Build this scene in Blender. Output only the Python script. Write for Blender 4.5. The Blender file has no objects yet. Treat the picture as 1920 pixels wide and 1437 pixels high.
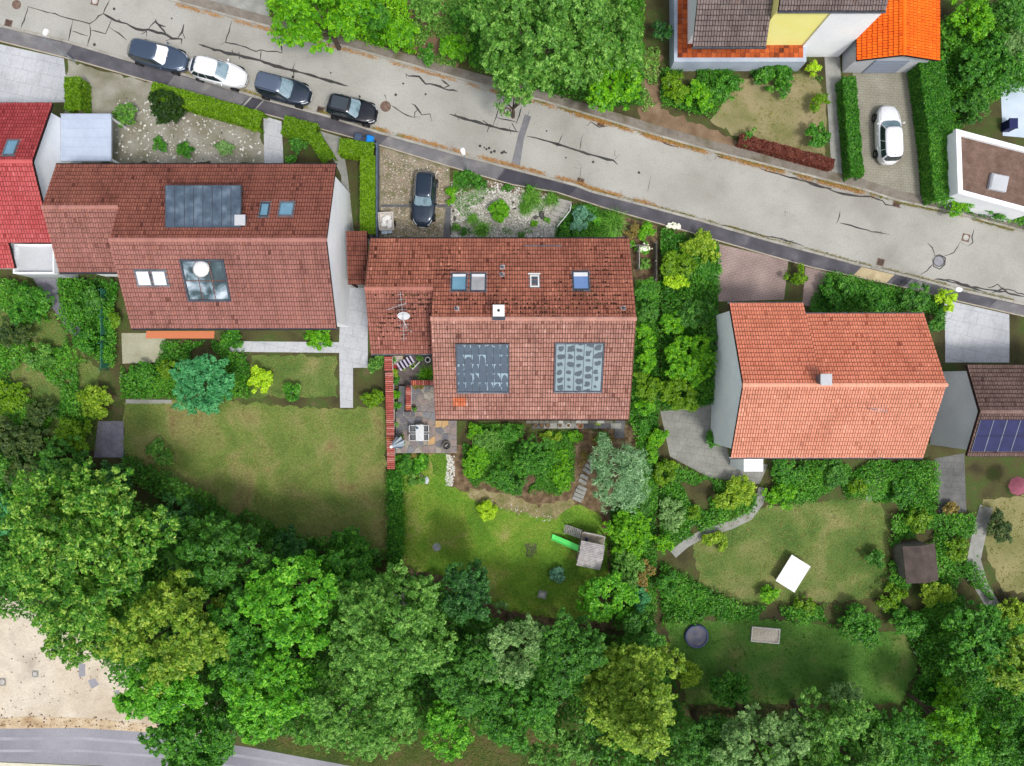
import bpy, bmesh, math, random
import numpy as np
from mathutils import Vector, Matrix
R = math.radians
SC = bpy.context.scene
COL = SC.collection

# ---------------------------------------------------------------- camera, sky, sun, exposure
CAM_H = 54.0
PXM = 24.0                                  # photo pixels per metre on level ground
cam_d = bpy.data.cameras.new('camera')
cam = bpy.data.objects.new('camera', cam_d); COL.objects.link(cam)
cam.location = (0, 0, CAM_H); cam.rotation_euler = (0, 0, 0)
cam_d.sensor_fit = 'HORIZONTAL'; cam_d.angle = 2 * math.atan(40.0 / CAM_H)
cam_d.clip_start = 0.5; cam_d.clip_end = 2000
SC.camera = cam

SUN_EL, SUN_AZ = 62, 144                    # compass degrees; +y is up in the picture
world = bpy.data.worlds.new('World'); SC.world = world; world.use_nodes = True
nt = world.node_tree; nt.nodes.clear()
sky = nt.nodes.new('ShaderNodeTexSky'); sky.sky_type = 'NISHITA'; sky.sun_disc = False
sky.sun_elevation = R(SUN_EL); sky.sun_rotation = R(SUN_AZ)
sky.air_density = 1.0; sky.dust_density = 3.0; sky.ozone_density = 1.0
hs = nt.nodes.new('ShaderNodeHueSaturation'); hs.inputs['Saturation'].default_value = 0.42
bg = nt.nodes.new('ShaderNodeBackground'); bg.inputs['Strength'].default_value = 0.15
wo = nt.nodes.new('ShaderNodeOutputWorld')
nt.links.new(sky.outputs[0], hs.inputs['Color']); nt.links.new(hs.outputs[0], bg.inputs['Color'])
nt.links.new(bg.outputs[0], wo.inputs['Surface'])
sun_d = bpy.data.lights.new('sun', 'SUN'); sun_d.energy = 1.5; sun_d.angle = R(10)
sun_d.color = (1.0, 0.965, 0.91)
sun = bpy.data.objects.new('sun', sun_d); COL.objects.link(sun)
_el, _az = R(SUN_EL), R(SUN_AZ)
_d = Vector((math.sin(_az) * math.cos(_el), math.cos(_az) * math.cos(_el), math.sin(_el)))
sun.rotation_euler = _d.to_track_quat('Z', 'Y').to_euler(); sun.location = _d * 80
SC.view_settings.view_transform = 'Standard'; SC.view_settings.look = 'None'
SC.view_settings.gamma = 1; SC.view_settings.use_curve_mapping = False
SC.view_settings.exposure = 0.48
SC.cycles.max_bounces = 6; SC.cycles.diffuse_bounces = 3; SC.cycles.transmission_bounces = 4
SC.cycles.use_denoising = True

# ---------------------------------------------------------------- terrain and picture helpers
def _g0(y):
    t = min(1, max(0, (5 - y) / 19)); return -1.6 * t * t * (3 - 2 * t)
def g(y):                                   # ground height, piecewise linear on 0.5 m knots
    k = math.floor(y / 0.5); f = y / 0.5 - k
    return _g0(k * 0.5) * (1 - f) + _g0(k * 0.5 + 0.5) * f
def Wz(px, py, z):
    k = (1 - z / CAM_H) / PXM
    return Vector(((px - 960) * k, (718.5 - py) * k, z))
def W(px, py, dz=0.0):
    z = dz
    for _ in range(6):
        p = Wz(px, py, z); z = g(p.y) + dz
    return Wz(px, py, z)
def G(x, y, dz=0.0): return Vector((x, y, g(y) + dz))

def lin(r, gg, b, k=0.80):
    f = lambda c: (c / 255 / 12.92 if c / 255 <= .04045 else ((c / 255 + .055) / 1.055) ** 2.4) * k
    return (f(r), f(gg), f(b), 1)

# ---------------------------------------------------------------- materials
MATS = {}
def mat(name, cols, scale=1.0, rough=0.85, bump=0.0, bscale=30.0, grain=0.0, gscale=60.0, metal=0.0,
        spec=0.3, attr=0.0, detail=6.0, coat=0.0, distort=0.0, stain=None, streak=None, joint=None):
    """cols: list of (pos, rgba) driven by noise; grain: fine value noise; attr: per-face 'tint' share;
    stain (amount, scale): weathered blotches; streak (amount,): run-off marks down a roof; joint (w, h, turn): paving joints"""
    if name in MATS: return MATS[name]
    m = bpy.data.materials.new(name); m.use_nodes = True; n = m.node_tree.nodes; l = m.node_tree.links
    b = n['Principled BSDF']; b.inputs['Roughness'].default_value = rough; b.inputs['Metallic'].default_value = metal
    b.inputs['Specular IOR Level'].default_value = spec; b.inputs['Coat Weight'].default_value = coat
    b.inputs['Coat Roughness'].default_value = 0.08
    geo = n.new('ShaderNodeNewGeometry')
    if not isinstance(cols, list): cols = [(0, cols), (1, cols)]
    flat = len({c for _, c in cols}) == 1
    out = None
    if flat and not attr and not grain and not stain and not joint:
        b.inputs['Base Color'].default_value = cols[0][1]
    else:
        nz = n.new('ShaderNodeTexNoise'); nz.inputs['Scale'].default_value = scale; nz.inputs['Detail'].default_value = detail
        nz.inputs['Distortion'].default_value = distort
        l.new(geo.outputs['Position'], nz.inputs['Vector']); fac = nz.outputs['Fac']
        mr = n.new('ShaderNodeMapRange'); mr.inputs[1].default_value = .28; mr.inputs[2].default_value = .72
        l.new(fac, mr.inputs[0]); fac = mr.outputs[0]
        if attr:
            at = n.new('ShaderNodeAttribute'); at.attribute_name = 'tint'
            mx = n.new('ShaderNodeMix'); mx.inputs[0].default_value = attr
            l.new(fac, mx.inputs[2]); l.new(at.outputs['Fac'], mx.inputs[3]); fac = mx.outputs[0]
        cr = n.new('ShaderNodeValToRGB'); e = cr.color_ramp.elements
        e[0].position, e[0].color = cols[0]; e[1].position, e[1].color = cols[-1]
        for p, c in cols[1:-1]:
            q = e.new(p); q.color = c
        l.new(fac, cr.inputs[0]); out = cr.outputs[0]
        if grain:
            n2 = n.new('ShaderNodeTexNoise'); n2.inputs['Scale'].default_value = gscale; n2.inputs['Detail'].default_value = 4
            l.new(geo.outputs['Position'], n2.inputs['Vector'])
            m2 = n.new('ShaderNodeMapRange'); m2.inputs[1].default_value = .3; m2.inputs[2].default_value = .7
            m2.inputs[3].default_value = 1 - grain; m2.inputs[4].default_value = 1 + grain
            l.new(n2.outputs['Fac'], m2.inputs[0])
            hv = n.new('ShaderNodeHueSaturation'); l.new(out, hv.inputs['Color']); l.new(m2.outputs[0], hv.inputs['Value'])
            out = hv.outputs[0]
        def darken(fac, amt):
            nonlocal out
            mm = n.new('ShaderNodeMapRange'); mm.inputs[3].default_value = 1; mm.inputs[4].default_value = 1 - amt; l.new(fac, mm.inputs[0])
            hv = n.new('ShaderNodeHueSaturation'); l.new(out, hv.inputs['Color']); l.new(mm.outputs[0], hv.inputs['Value']); out = hv.outputs[0]; return mm
        if stain:
            for sc, am, lo, hi in ((stain[1], stain[0], .5, .68), (stain[1] * 4.3, stain[0] * .7, .56, .66)):
                ns = n.new('ShaderNodeTexNoise'); ns.inputs['Scale'].default_value = sc; ns.inputs['Detail'].default_value = 9; ns.inputs['Roughness'].default_value = .68; ns.inputs['Distortion'].default_value = .7
                l.new(geo.outputs['Position'], ns.inputs['Vector']); mm = darken(ns.outputs['Fac'], am); mm.inputs[1].default_value = lo; mm.inputs[2].default_value = hi
        if streak:
            mp = n.new('ShaderNodeMapping'); mp.inputs['Scale'].default_value = (3.2, .22, .22); l.new(geo.outputs['Position'], mp.inputs[0])
            ns = n.new('ShaderNodeTexNoise'); ns.inputs['Scale'].default_value = 1; ns.inputs['Detail'].default_value = 5; l.new(mp.outputs[0], ns.inputs['Vector'])
            mm = darken(ns.outputs['Fac'], streak[0]); mm.inputs[1].default_value = .48; mm.inputs[2].default_value = .7
        if joint:
            mp = n.new('ShaderNodeMapping'); mp.inputs['Rotation'].default_value = (0, 0, R(joint[2])); l.new(geo.outputs['Position'], mp.inputs[0])
            bt_ = n.new('ShaderNodeTexBrick'); bt_.inputs['Scale'].default_value = 1; bt_.inputs['Brick Width'].default_value = joint[0]; bt_.inputs['Row Height'].default_value = joint[1]; bt_.inputs['Mortar Size'].default_value = .014; bt_.inputs['Mortar Smooth'].default_value = .3
            l.new(mp.outputs[0], bt_.inputs['Vector']); darken(bt_.outputs['Fac'], .38)
        l.new(out, b.inputs['Base Color'])
    if bump:
        nb = n.new('ShaderNodeTexNoise'); nb.inputs['Scale'].default_value = bscale; nb.inputs['Detail'].default_value = 5
        l.new(geo.outputs['Position'], nb.inputs['Vector'])
        bp = n.new('ShaderNodeBump'); bp.inputs['Strength'].default_value = 1; bp.inputs['Distance'].default_value = bump
        l.new(nb.outputs['Fac'], bp.inputs['Height']); l.new(bp.outputs[0], b.inputs['Normal'])
    MATS[name] = m
    return m

def leafmat(name, a, b_, c, trans=0.3, rough=0.5):
    """leaf colour from the per-leaf 'tint'; part of the light goes through the blade"""
    if name in MATS: return MATS[name]
    m = bpy.data.materials.new(name); m.use_nodes = True; n = m.node_tree.nodes; l = m.node_tree.links
    p = n['Principled BSDF']; p.inputs['Roughness'].default_value = rough; p.inputs['Specular IOR Level'].default_value = .35
    at = n.new('ShaderNodeAttribute'); at.attribute_name = 'tint'
    cr = n.new('ShaderNodeValToRGB'); e = cr.color_ramp.elements
    e[0].position, e[0].color = 0.05, a; e[1].position, e[1].color = 0.95, c
    q = e.new(0.5); q.color = b_
    l.new(at.outputs['Fac'], cr.inputs[0]); l.new(cr.outputs[0], p.inputs['Base Color'])
    t = n.new('ShaderNodeBsdfTranslucent'); l.new(cr.outputs[0], t.inputs['Color'])
    mx = n.new('ShaderNodeMixShader'); mx.inputs[0].default_value = trans
    l.new(p.outputs[0], mx.inputs[1]); l.new(t.outputs[0], mx.inputs[2])
    l.new(mx.outputs[0], n['Material Output'].inputs['Surface'])
    MATS[name] = m
    return m

# ---------------------------------------------------------------- mesh builder
LOC = {}
def put(o, parent=None):
    COL.objects.link(o)
    if parent is not None:
        o.parent = parent; LOC[o.name] = LOC.get(parent.name, Vector((0, 0, 0)))
    return o
def tag(o, label=None, cat=None, group=None, kind=None):
    if label: o['label'] = label
    if cat: o['category'] = cat
    if group: o['group'] = group
    if kind: o['kind'] = kind
    return o
def thing(name, label, cat, loc, rz=0.0, group=None):
    o = bpy.data.objects.new(name, None); o.empty_display_size = .2; COL.objects.link(o)
    o.location = loc; o.rotation_euler = (0, 0, rz); LOC[o.name] = Vector(loc)
    return tag(o, label, cat, group)

class MB:
    def __init__(s): s.v, s.f, s.t = [], [], []
    def add(s, vs, fs, tint=None):
        k = len(s.v); s.v += [tuple(p) for p in vs]
        s.f += [tuple(k + i for i in f) for f in fs]
        if tint is not None: s.t += [tint] * len(fs)
        return s
    def box(s, c, d, rz=0.0, rot=None, tint=None):
        m = rot if rot is not None else Matrix.Rotation(rz, 3, 'Z')
        c = Vector(c); hx, hy, hz = d[0] / 2, d[1] / 2, d[2] / 2
        vs = [c + m @ Vector((x, y, z)) for z in (-hz, hz) for x, y in ((-hx, -hy), (hx, -hy), (hx, hy), (-hx, hy))]
        return s.add(vs, [(3, 2, 1, 0), (4, 5, 6, 7), (0, 1, 5, 4), (1, 2, 6, 5), (2, 3, 7, 6), (3, 0, 4, 7)], tint)
    def bbox(s, c, d, b=0.01, rz=0.0, rot=None, tint=None):   # box with chamfered top edge
        m = rot if rot is not None else Matrix.Rotation(rz, 3, 'Z')
        c = Vector(c); hx, hy, hz = d[0] / 2, d[1] / 2, d[2] / 2; vs = []
        for z, i in ((-hz, 0), (hz - b, 0), (hz, b)):
            vs += [c + m @ Vector((x, y, z)) for x, y in ((-hx + i, -hy + i), (hx - i, -hy + i), (hx - i, hy - i), (-hx + i, hy - i))]
        fs = [(3, 2, 1, 0), (8, 9, 10, 11)]
        for k in (0, 4): fs += [(k + i, k + (i + 1) % 4, k + 4 + (i + 1) % 4, k + 4 + i) for i in range(4)]
        return s.add(vs, fs, tint)
    def prism(s, pts, z0, z1, tint=None, inset=0.0):          # pts ccw (x,y); z0/z1 numbers or functions of (x,y)
        f0 = z0 if callable(z0) else (lambda x, y: z0); f1 = z1 if callable(z1) else (lambda x, y: z1)
        n = len(pts); cx = sum(p[0] for p in pts) / n; cy = sum(p[1] for p in pts) / n
        top = []
        for x, y in [(p[0], p[1]) for p in pts]:
            if inset:
                L = math.hypot(cx - x, cy - y) or 1; x += (cx - x) / L * inset; y += (cy - y) / L * inset
            top.append((x, y, f1(x, y)))
        vs = [(p[0], p[1], f0(p[0], p[1])) for p in pts] + top
        fs = [tuple(range(n - 1, -1, -1)), tuple(range(n, 2 * n))] + [(i, (i + 1) % n, n + (i + 1) % n, n + i) for i in range(n)]
        return s.add(vs, fs, tint)
    def tube(s, pts, rad, n=6, cap=True, tint=None):
        pts = [Vector(p) for p in pts]
        rad = rad if isinstance(rad, (list, tuple)) else [rad] * len(pts)
        vs, fs = [], []
        for i, p in enumerate(pts):
            d = (pts[min(i + 1, len(pts) - 1)] - pts[max(i - 1, 0)]).normalized()
            a = Vector((0, 0, 1)) if abs(d.z) < .9 else Vector((1, 0, 0))
            u = d.cross(a).normalized(); w = d.cross(u)
            for k in range(n):
                t = 2 * math.pi * k / n; vs.append(p + (u * math.cos(t) + w * math.sin(t)) * rad[i])
        for i in range(len(pts) - 1):
            fs += [(i * n + k, i * n + (k + 1) % n, (i + 1) * n + (k + 1) % n, (i + 1) * n + k) for k in range(n)]
        if cap: fs += [tuple(range(n - 1, -1, -1)), tuple(range(len(vs) - n, len(vs)))]
        return s.add(vs, fs, tint)
    def lathe(s, c, prof, n=16, tint=None, cap0=True, cap1=True):   # prof: list of (radius, z)
        vs = [(c[0] + r * math.cos(2 * math.pi * k / n), c[1] + r * math.sin(2 * math.pi * k / n), c[2] + z) for r, z in prof for k in range(n)]
        fs = [(i * n + k, i * n + (k + 1) % n, (i + 1) * n + (k + 1) % n, (i + 1) * n + k) for i in range(len(prof) - 1) for k in range(n)]
        if cap0: fs.append(tuple(range(n - 1, -1, -1)))
        if cap1: fs.append(tuple(range(len(vs) - n, len(vs))))
        return s.add(vs, fs, tint)
    def blob(s, c, r, rng, sq=0.7, tint=None):                # rough stone
        ph = (1 + 5 ** .5) / 2
        base = [(-1, ph, 0), (1, ph, 0), (-1, -ph, 0), (1, -ph, 0), (0, -1, ph), (0, 1, ph), (0, -1, -ph), (0, 1, -ph), (ph, 0, -1), (ph, 0, 1), (-ph, 0, -1), (-ph, 0, 1)]
        fs = [(0, 11, 5), (0, 5, 1), (0, 1, 7), (0, 7, 10), (0, 10, 11), (1, 5, 9), (5, 11, 4), (11, 10, 2), (10, 7, 6), (7, 1, 8), (3, 9, 4), (3, 4, 2), (3, 2, 6), (3, 6, 8), (3, 8, 9), (4, 9, 5), (2, 4, 11), (6, 2, 10), (8, 6, 7), (9, 8, 1)]
        m = Matrix.Rotation(rng.uniform(0, 6.3), 3, 'Z') @ Matrix.Rotation(rng.uniform(-.4, .4), 3, 'X')
        sx = rng.uniform(.75, 1.25)
        vs = []
        for p in base:
            q = m @ (Vector(p).normalized() * rng.uniform(.8, 1.15)); vs.append((c[0] + q.x * r * sx, c[1] + q.y * r / sx, c[2] + q.z * r * sq))
        return s.add(vs, fs, tint)
    def build(s, name, material, parent=None, at=None, smooth=False, local=False, **tags):
        off = Vector((0, 0, 0))
        if parent is not None and not local: off = LOC.get(parent.name, off)
        elif at is not None: off = Vector(at)
        me = bpy.data.meshes.new(name)
        me.from_pydata([(a - off.x, b - off.y, c - off.z) for a, b, c in s.v], [], s.f)
        if s.t and len(s.t) == len(s.f):
            a = me.attributes.new('tint', 'FLOAT', 'FACE'); a.data.foreach_set('value', s.t)
        me.materials.append(material)
        if smooth: me.polygons.foreach_set('use_smooth', [True] * len(s.f))
        me.update()
        o = bpy.data.objects.new(name, me)
        if at is not None and parent is None: o.location = off
        put(o, parent)
        if parent is None: LOC[o.name] = off
        return tag(o, tags.get('label'), tags.get('cat'), tags.get('group'), tags.get('kind'))

def part(name, m, parent, fn, smooth=False, local=True, label=None):
    b = MB(); fn(b); return b.build(name, m, parent, smooth=smooth, local=local, label=label)

def sheet(name, pts, m, lift, parent=None, kind='structure', world_pts=False, label=None, cat=None, wob=0.0):
    """polygon draped over the terrain; pts in picture pixels or world metres"""
    P = [(p[0], p[1]) for p in pts] if world_pts else [tuple(W(*p).xy) for p in pts]
    if wob:                                 # soft, irregular edge for grown or worn ground
        rw = random.Random(int(abs(P[0][0] * 97 + P[0][1] * 31))); Q = []
        for a, b in zip(P, P[1:] + P[:1]):
            n = max(1, int(math.hypot(b[0] - a[0], b[1] - a[1]) / .35))
            for i in range(n):
                Q.append((a[0] + (b[0] - a[0]) * i / n + rw.gauss(0, wob), a[1] + (b[1] - a[1]) * i / n + rw.gauss(0, wob)))
        P = Q
    bm = bmesh.new(); vs = [bm.verts.new((x, y, 0)) for x, y in P]; bm.faces.new(vs)
    bmesh.ops.triangulate(bm, faces=bm.faces[:])
    y0, y1 = min(p[1] for p in P), max(p[1] for p in P)
    k = math.floor(max(y0, -16) / .5) * .5
    while k < min(y1, 6):
        geom = bm.verts[:] + bm.edges[:] + bm.faces[:]
        bmesh.ops.bisect_plane(bm, geom=geom, plane_co=(0, k, 0), plane_no=(0, 1, 0), dist=1e-5); k += .5
    for v in bm.verts: v.co.z = g(v.co.y) + lift
    bmesh.ops.recalc_face_normals(bm, faces=bm.faces)
    for f in bm.faces:
        if f.normal.z < 0: f.normal_flip()
    me = bpy.data.meshes.new(name); bm.to_mesh(me); bm.free(); me.materials.append(m)
    o = bpy.data.objects.new(name, me); put(o, parent)
    return tag(o, label, cat, None, kind if parent is None else None)

def inside(x, y, P):
    c = False; j = len(P) - 1
    for i in range(len(P)):
        if (P[i][1] > y) != (P[j][1] > y) and x < (P[j][0] - P[i][0]) * (y - P[i][1]) / (P[j][1] - P[i][1]) + P[i][0]: c = not c
        j = i
    return c
def inside_np(x, y, P):
    c = np.zeros(len(x), bool); j = len(P) - 1
    for i in range(len(P)):
        if P[i][1] != P[j][1]:
            c ^= ((P[i][1] > y) != (P[j][1] > y)) & (x < (P[j][0] - P[i][0]) * (y - P[i][1]) / (P[j][1] - P[i][1]) + P[i][0])
        j = i
    return c
def gnp(y):
    k = np.floor(y / .5); f = y / .5 - k
    def g0(v):
        t = np.clip((5 - v) / 19, 0, 1); return -1.6 * t * t * (3 - 2 * t)
    return g0(k * .5) * (1 - f) + g0(k * .5 + .5) * f
def wpts(pts): return [tuple(W(*p).xy) for p in pts]

# ---------------------------------------------------------------- numpy meshes for leaves and blades
def np_mesh(name, verts, nface, per, material, tint=None):
    me = bpy.data.meshes.new(name)
    me.vertices.add(len(verts)); me.vertices.foreach_set('co', verts.astype(np.float32).ravel())
    me.loops.add(nface * per); me.loops.foreach_set('vertex_index', np.arange(nface * per, dtype=np.int32))
    me.polygons.add(nface); me.polygons.foreach_set('loop_start', np.arange(0, nface * per, per, dtype=np.int32))
    if tint is not None:
        a = me.attributes.new('tint', 'FLOAT', 'FACE'); a.data.foreach_set('value', tint.astype(np.float32))
    me.materials.append(material); me.update(calc_edges=True)
    return me
def unit(a): return a / np.maximum(np.linalg.norm(a, axis=1, keepdims=True), 1e-6)
def leaf_verts(rng, pos, nrm, size, width=.6):
    """small pointed leaves, one triangle each"""
    n = len(pos); r = rng.normal(size=(n, 3)); u = unit(np.cross(nrm, r)); w = np.cross(nrm, u)
    L = size * rng.uniform(.65, 1.35, (n, 1)); Wd = L * width * .5
    return np.stack([pos + u * L * .55 - nrm * L * .05, pos - u * L * .45 + w * Wd, pos - u * L * .45 - w * Wd], 1).reshape(-1, 3)
# ---------------------------------------------------------------- plants
LM = {}
def lm(k): return LM[k]()
def _def(k, a, b, c, trans=.38, kk=1.2, rough=.45): LM[k] = lambda: leafmat('leaf_' + k, lin(*a, kk), lin(*b, kk), lin(*c, kk), trans, rough)
_def('big',    (30, 80, 14), (76, 138, 30), (176, 206, 88))
_def('bright', (36, 102, 12), (84, 160, 26), (150, 210, 62))
_def('fresh',  (40, 108, 12), (92, 158, 12), (142, 198, 28))
_def('yellow', (70, 108, 20), (118, 154, 36), (186, 208, 84))
_def('lime',   (112, 156, 16), (162, 200, 26), (206, 232, 60))
_def('gold',   (82, 118, 18), (122, 158, 26), (178, 200, 60))
_def('warm',   (66, 106, 22), (112, 152, 36), (176, 194, 72))
_def('olive',  (44, 90, 22), (84, 140, 44), (150, 194, 90))
_def('sage',   (66, 104, 46), (108, 150, 78), (164, 196, 122))
_def('silver', (80, 122, 76), (126, 168, 116), (184, 212, 166))
_def('dark',   (32, 82, 20), (64, 122, 34), (108, 164, 56))
_def('deep',   (22, 64, 22), (46, 100, 38), (84, 142, 62))
_def('teal',   (38, 108, 62), (70, 150, 88), (110, 188, 122))
_def('mid',    (26, 80, 12), (60, 126, 26), (112, 172, 52))
_def('hedge',  (62, 100, 6), (96, 138, 10), (134, 172, 26))
_def('ball',   (18, 44, 6), (36, 68, 10), (62, 96, 18))
_def('brownred', (70, 34, 24), (96, 46, 34), (124, 66, 48), .15)
_def('russet', (84, 78, 34), (120, 108, 46), (150, 128, 60), .2)
_def('ivy',    (34, 60, 26), (62, 88, 36), (96, 112, 48))
_def('grassy', (54, 104, 22), (92, 152, 40), (140, 192, 78))
_def('blue',   (60, 112, 86), (96, 150, 118), (150, 196, 166))
_def('petal',  (225, 225, 190), (240, 240, 225), (250, 250, 245), .2)
bark = lambda: mat('bark', [(0, lin(70, 58, 48)), (1, lin(110, 96, 82))], 6, .9, bump=.02, bscale=25)
bark_pale = lambda: mat('bark_pale', [(0, lin(130, 122, 112)), (1, lin(185, 178, 168))], 6, .9)

def clumps(rng, rx, ry, z0, z1, K, form='round', cr=.3):
    zc, rz = (z0 + z1) / 2, (z1 - z0) / 2
    ph = rng.uniform(0, 6.28, 4); am = rng.uniform(.04, .12, 4)
    C, Rr = [], []
    for i in range(K):
        r = cr * rng.uniform(.65, 1.25)
        if form == 'ball':
            d = rng.normal(size=3); d /= np.linalg.norm(d); f = (1 - r) * rng.uniform(.8, 1)
            C.append((rx * f * d[0], ry * f * d[1], zc + rz * f * d[2]))
        elif form == 'cone':
            t = rng.uniform(0, 1) ** 1.15; a = rng.uniform(0, 6.283); q = (1 - t) * rng.uniform(.08, 1) ** .5
            f = max(.05, q * (1 - r * .6)); r *= (1.1 - .35 * t)
            C.append((rx * f * math.cos(a), ry * f * math.sin(a), z0 + (z1 - z0) * (.12 + .82 * t)))
        else:
            d = rng.normal(size=3); d /= np.linalg.norm(d); d[2] = .62 * abs(d[2]) if rng.random() < .85 else d[2] * .4; d /= np.linalg.norm(d)
            a = math.atan2(d[1], d[0]); lob = 1 + sum(am[k] * math.cos((k + 2) * a + ph[k]) for k in range(4))
            f = rng.uniform(.2, 1) ** .5 * (1 - r * .62) * lob
            C.append((rx * f * d[0], ry * f * d[1], zc + rz * f * d[2]))
        Rr.append(r)
    s = (rx * ry) ** .5
    return np.array(C), np.array(Rr) * s

def cloud(rng, C, Rr, n, size, width=.6, up=.55, flat=.8, tone=.35):
    w = Rr ** 2 / (Rr ** 2).sum(); ix = rng.choice(len(C), n, p=w)
    # leaves sit in small tufts at the twig ends of each clump
    per = 26; m = max(len(C), n // per); w2 = rng.choice(len(C), m, p=w)
    d = unit(rng.normal(size=(m, 3))); lo = rng.random(m) < .8; d[lo, 2] = np.abs(d[lo, 2])
    rad = Rr[w2, None] * (.4 + .6 * rng.random((m, 1)) ** .4) * (1 + .14 * rng.normal(size=(m, 1)))
    tc = C[w2] + d * rad * np.array([1, 1, flat]); tr = size * rng.uniform(.7, 1.5, m)
    ix = rng.integers(0, m, n); e = unit(rng.normal(size=(n, 3))); e[:, 2] = np.abs(e[:, 2]) * .7 + e[:, 2] * .3
    pos = tc[ix] + e * tr[ix, None] * rng.random((n, 1)) ** .4
    nrm = unit(d[ix] * .35 + e * .45 + np.array([0, 0, up]) + rng.normal(size=(n, 3)) * .4)
    ct = rng.random(m)
    tint = np.clip(ct[ix] * tone + rng.random(n) * (1 - tone), 0, 1)
    return leaf_verts(rng, pos, nrm, size, width), tint

def limbs(mb, rng, C, h0, r0, count, base=(0, 0, 0)):
    b = Vector(base); fork = Vector((0, 0, h0 * .55)) + b
    mb.tube([b - Vector((0, 0, .3)), b + Vector((r0 * .2, 0, h0 * .3)), fork], [r0 * 1.15, r0, r0 * .8], 8)
    idx = rng.permutation(len(C))[:count]
    for i in idx:
        t = Vector(C[i]); m = fork.lerp(t, .5) + Vector((rng.normal() * .15, rng.normal() * .15, .2)) * r0 * 2
        mb.tube([fork - Vector((0, 0, r0 * .5)), m, t], [r0 * .55, r0 * .32, r0 * .1], 5)

SEED = [11]
def _mk(name, label, cat, px, py, rx, ry, h, key, size, lai, form, K, cr, group, trunkpart, crownpart, up, width, lift, base, z0, count, bkm):
    SEED[0] += 1; rng = np.random.default_rng(SEED[0])
    zc = lift + h * base
    p = W(px, py, zc); loc = G(p.x, p.y, lift)
    k = (1 - p.z / CAM_H) / PXM; RX, RY = rx * k, ry * k
    root = thing(name, label, cat, loc, 0, group)
    C, Rr = clumps(rng, RX, RY, h * z0, h, K, form, cr)
    n = int(lai * math.pi * RX * RY / (.5 * width * size * size)); n = max(60, min(n, 60000))
    v, t = cloud(rng, C, Rr, n, size, width, up)
    v[:, 2] = np.maximum(v[:, 2], .02)
    o = bpy.data.objects.new(crownpart, np_mesh(crownpart, v, n, 3, lm(key), t)); put(o, root)
    mb = MB(); limbs(mb, rng, C, max(.2, h * z0 + h * .25), max(.02, h * .024), count)
    mb.build(trunkpart, bkm(), root, local=True)
    return root
def tree(name, label, px, py, r, h, key, ry=None, size=.30, lai=7, form='round', K=None, cr=.26, group=None, up=.8, width=.62, z0=.28, pale=False, cat='tree', base=.62):
    return _mk(name, label, cat, px, py, r, ry or r, h, key, size, lai, form, K or int(14 + r * .38), cr, group, 'trunk', 'crown', up, width, 0, base, z0, 9, bark_pale if pale else bark)
def shrub(name, label, px, py, r, h, key, ry=None, size=.15, lai=5, K=None, cr=.36, group=None, up=.85, width=.6, form='round', cat='shrub', lift=0.0):
    return _mk(name, label, cat, px, py, r, ry or r, h, key, size, lai, form, K or int(7 + r * .3), cr, group, 'stems', 'foliage', up, width, lift, .55, .12, 5, bark)

def hedge(name, label, pts, wpx, h, key, size=.14, lai=6, group=None, cat='hedge', loose=0.0):
    """clipped hedge along a pixel polyline, wpx wide"""
    SEED[0] += 1; rng = np.random.default_rng(SEED[0])
    P = [W(x, y, h * .8) for x, y in pts]; wd = wpx / PXM
    root = thing(name, label, cat, G(P[0].x, P[0].y), 0, group); o0 = LOC[root.name]
    V, T, st = [], [], MB()
    for a, b in zip(P[:-1], P[1:]):
        d = (b - a); d.z = 0; L = d.length; d.normalize(); nn = Vector((-d.y, d.x, 0))
        n = int(lai * (L * (wd + 2 * h * .6)) / (.3 * size * size)); n = min(n, 40000)
        s = rng.uniform(-.05, 1.05, n) * L; q = rng.random(n); side = rng.uniform(-1, 1, n); zz = rng.random(n)
        topm = q < .6
        off = np.where(topm, side * wd / 2, np.sign(side) * wd / 2 * rng.uniform(.8, 1.04, n))
        off = off + rng.normal(size=n) * loose; s = s + rng.normal(size=n) * loose
        z = np.where(topm, h * (.9 + .12 * zz), h * zz) + loose * 1.2 * np.sin(s * 2.3) * np.sin(s * .9 + 1) + loose * rng.normal(size=n) + .05 * np.sin(s * 3.1) + .04 * np.sin(s * 7.3 + off * 5)
        x = a.x + d.x * s + nn.x * off; y = a.y + d.y * s + nn.y * off
        pos = np.stack([x, y, gnp(y) + z], 1) - np.array(o0)
        nr = np.zeros((n, 3)); nr[:, 2] = np.where(topm, 1, .3); nr[:, 0] += np.where(topm, 0, np.sign(side) * nn.x); nr[:, 1] += np.where(topm, 0, np.sign(side) * nn.y)
        V.append(leaf_verts(rng, pos, unit(nr + rng.normal(size=(n, 3)) * .5), size)); T.append(rng.random(n) * .8 + .2 * rng.random())
        k = int(L / .6) + 1
        for i in range(k):
            c = a + d * (L * (i + .5) / k); gz = g(c.y); st.tube([(c.x, c.y, gz - .1), (c.x + rng.normal() * .05, c.y, gz + h * .75)], [.03, .012], 4)
    v = np.concatenate(V); t = np.concatenate(T)
    o = bpy.data.objects.new('foliage', np_mesh('foliage', v, len(t), 3, lm(key), t)); put(o, root)
    st.build('stems', bark(), root)
    return root

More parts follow.
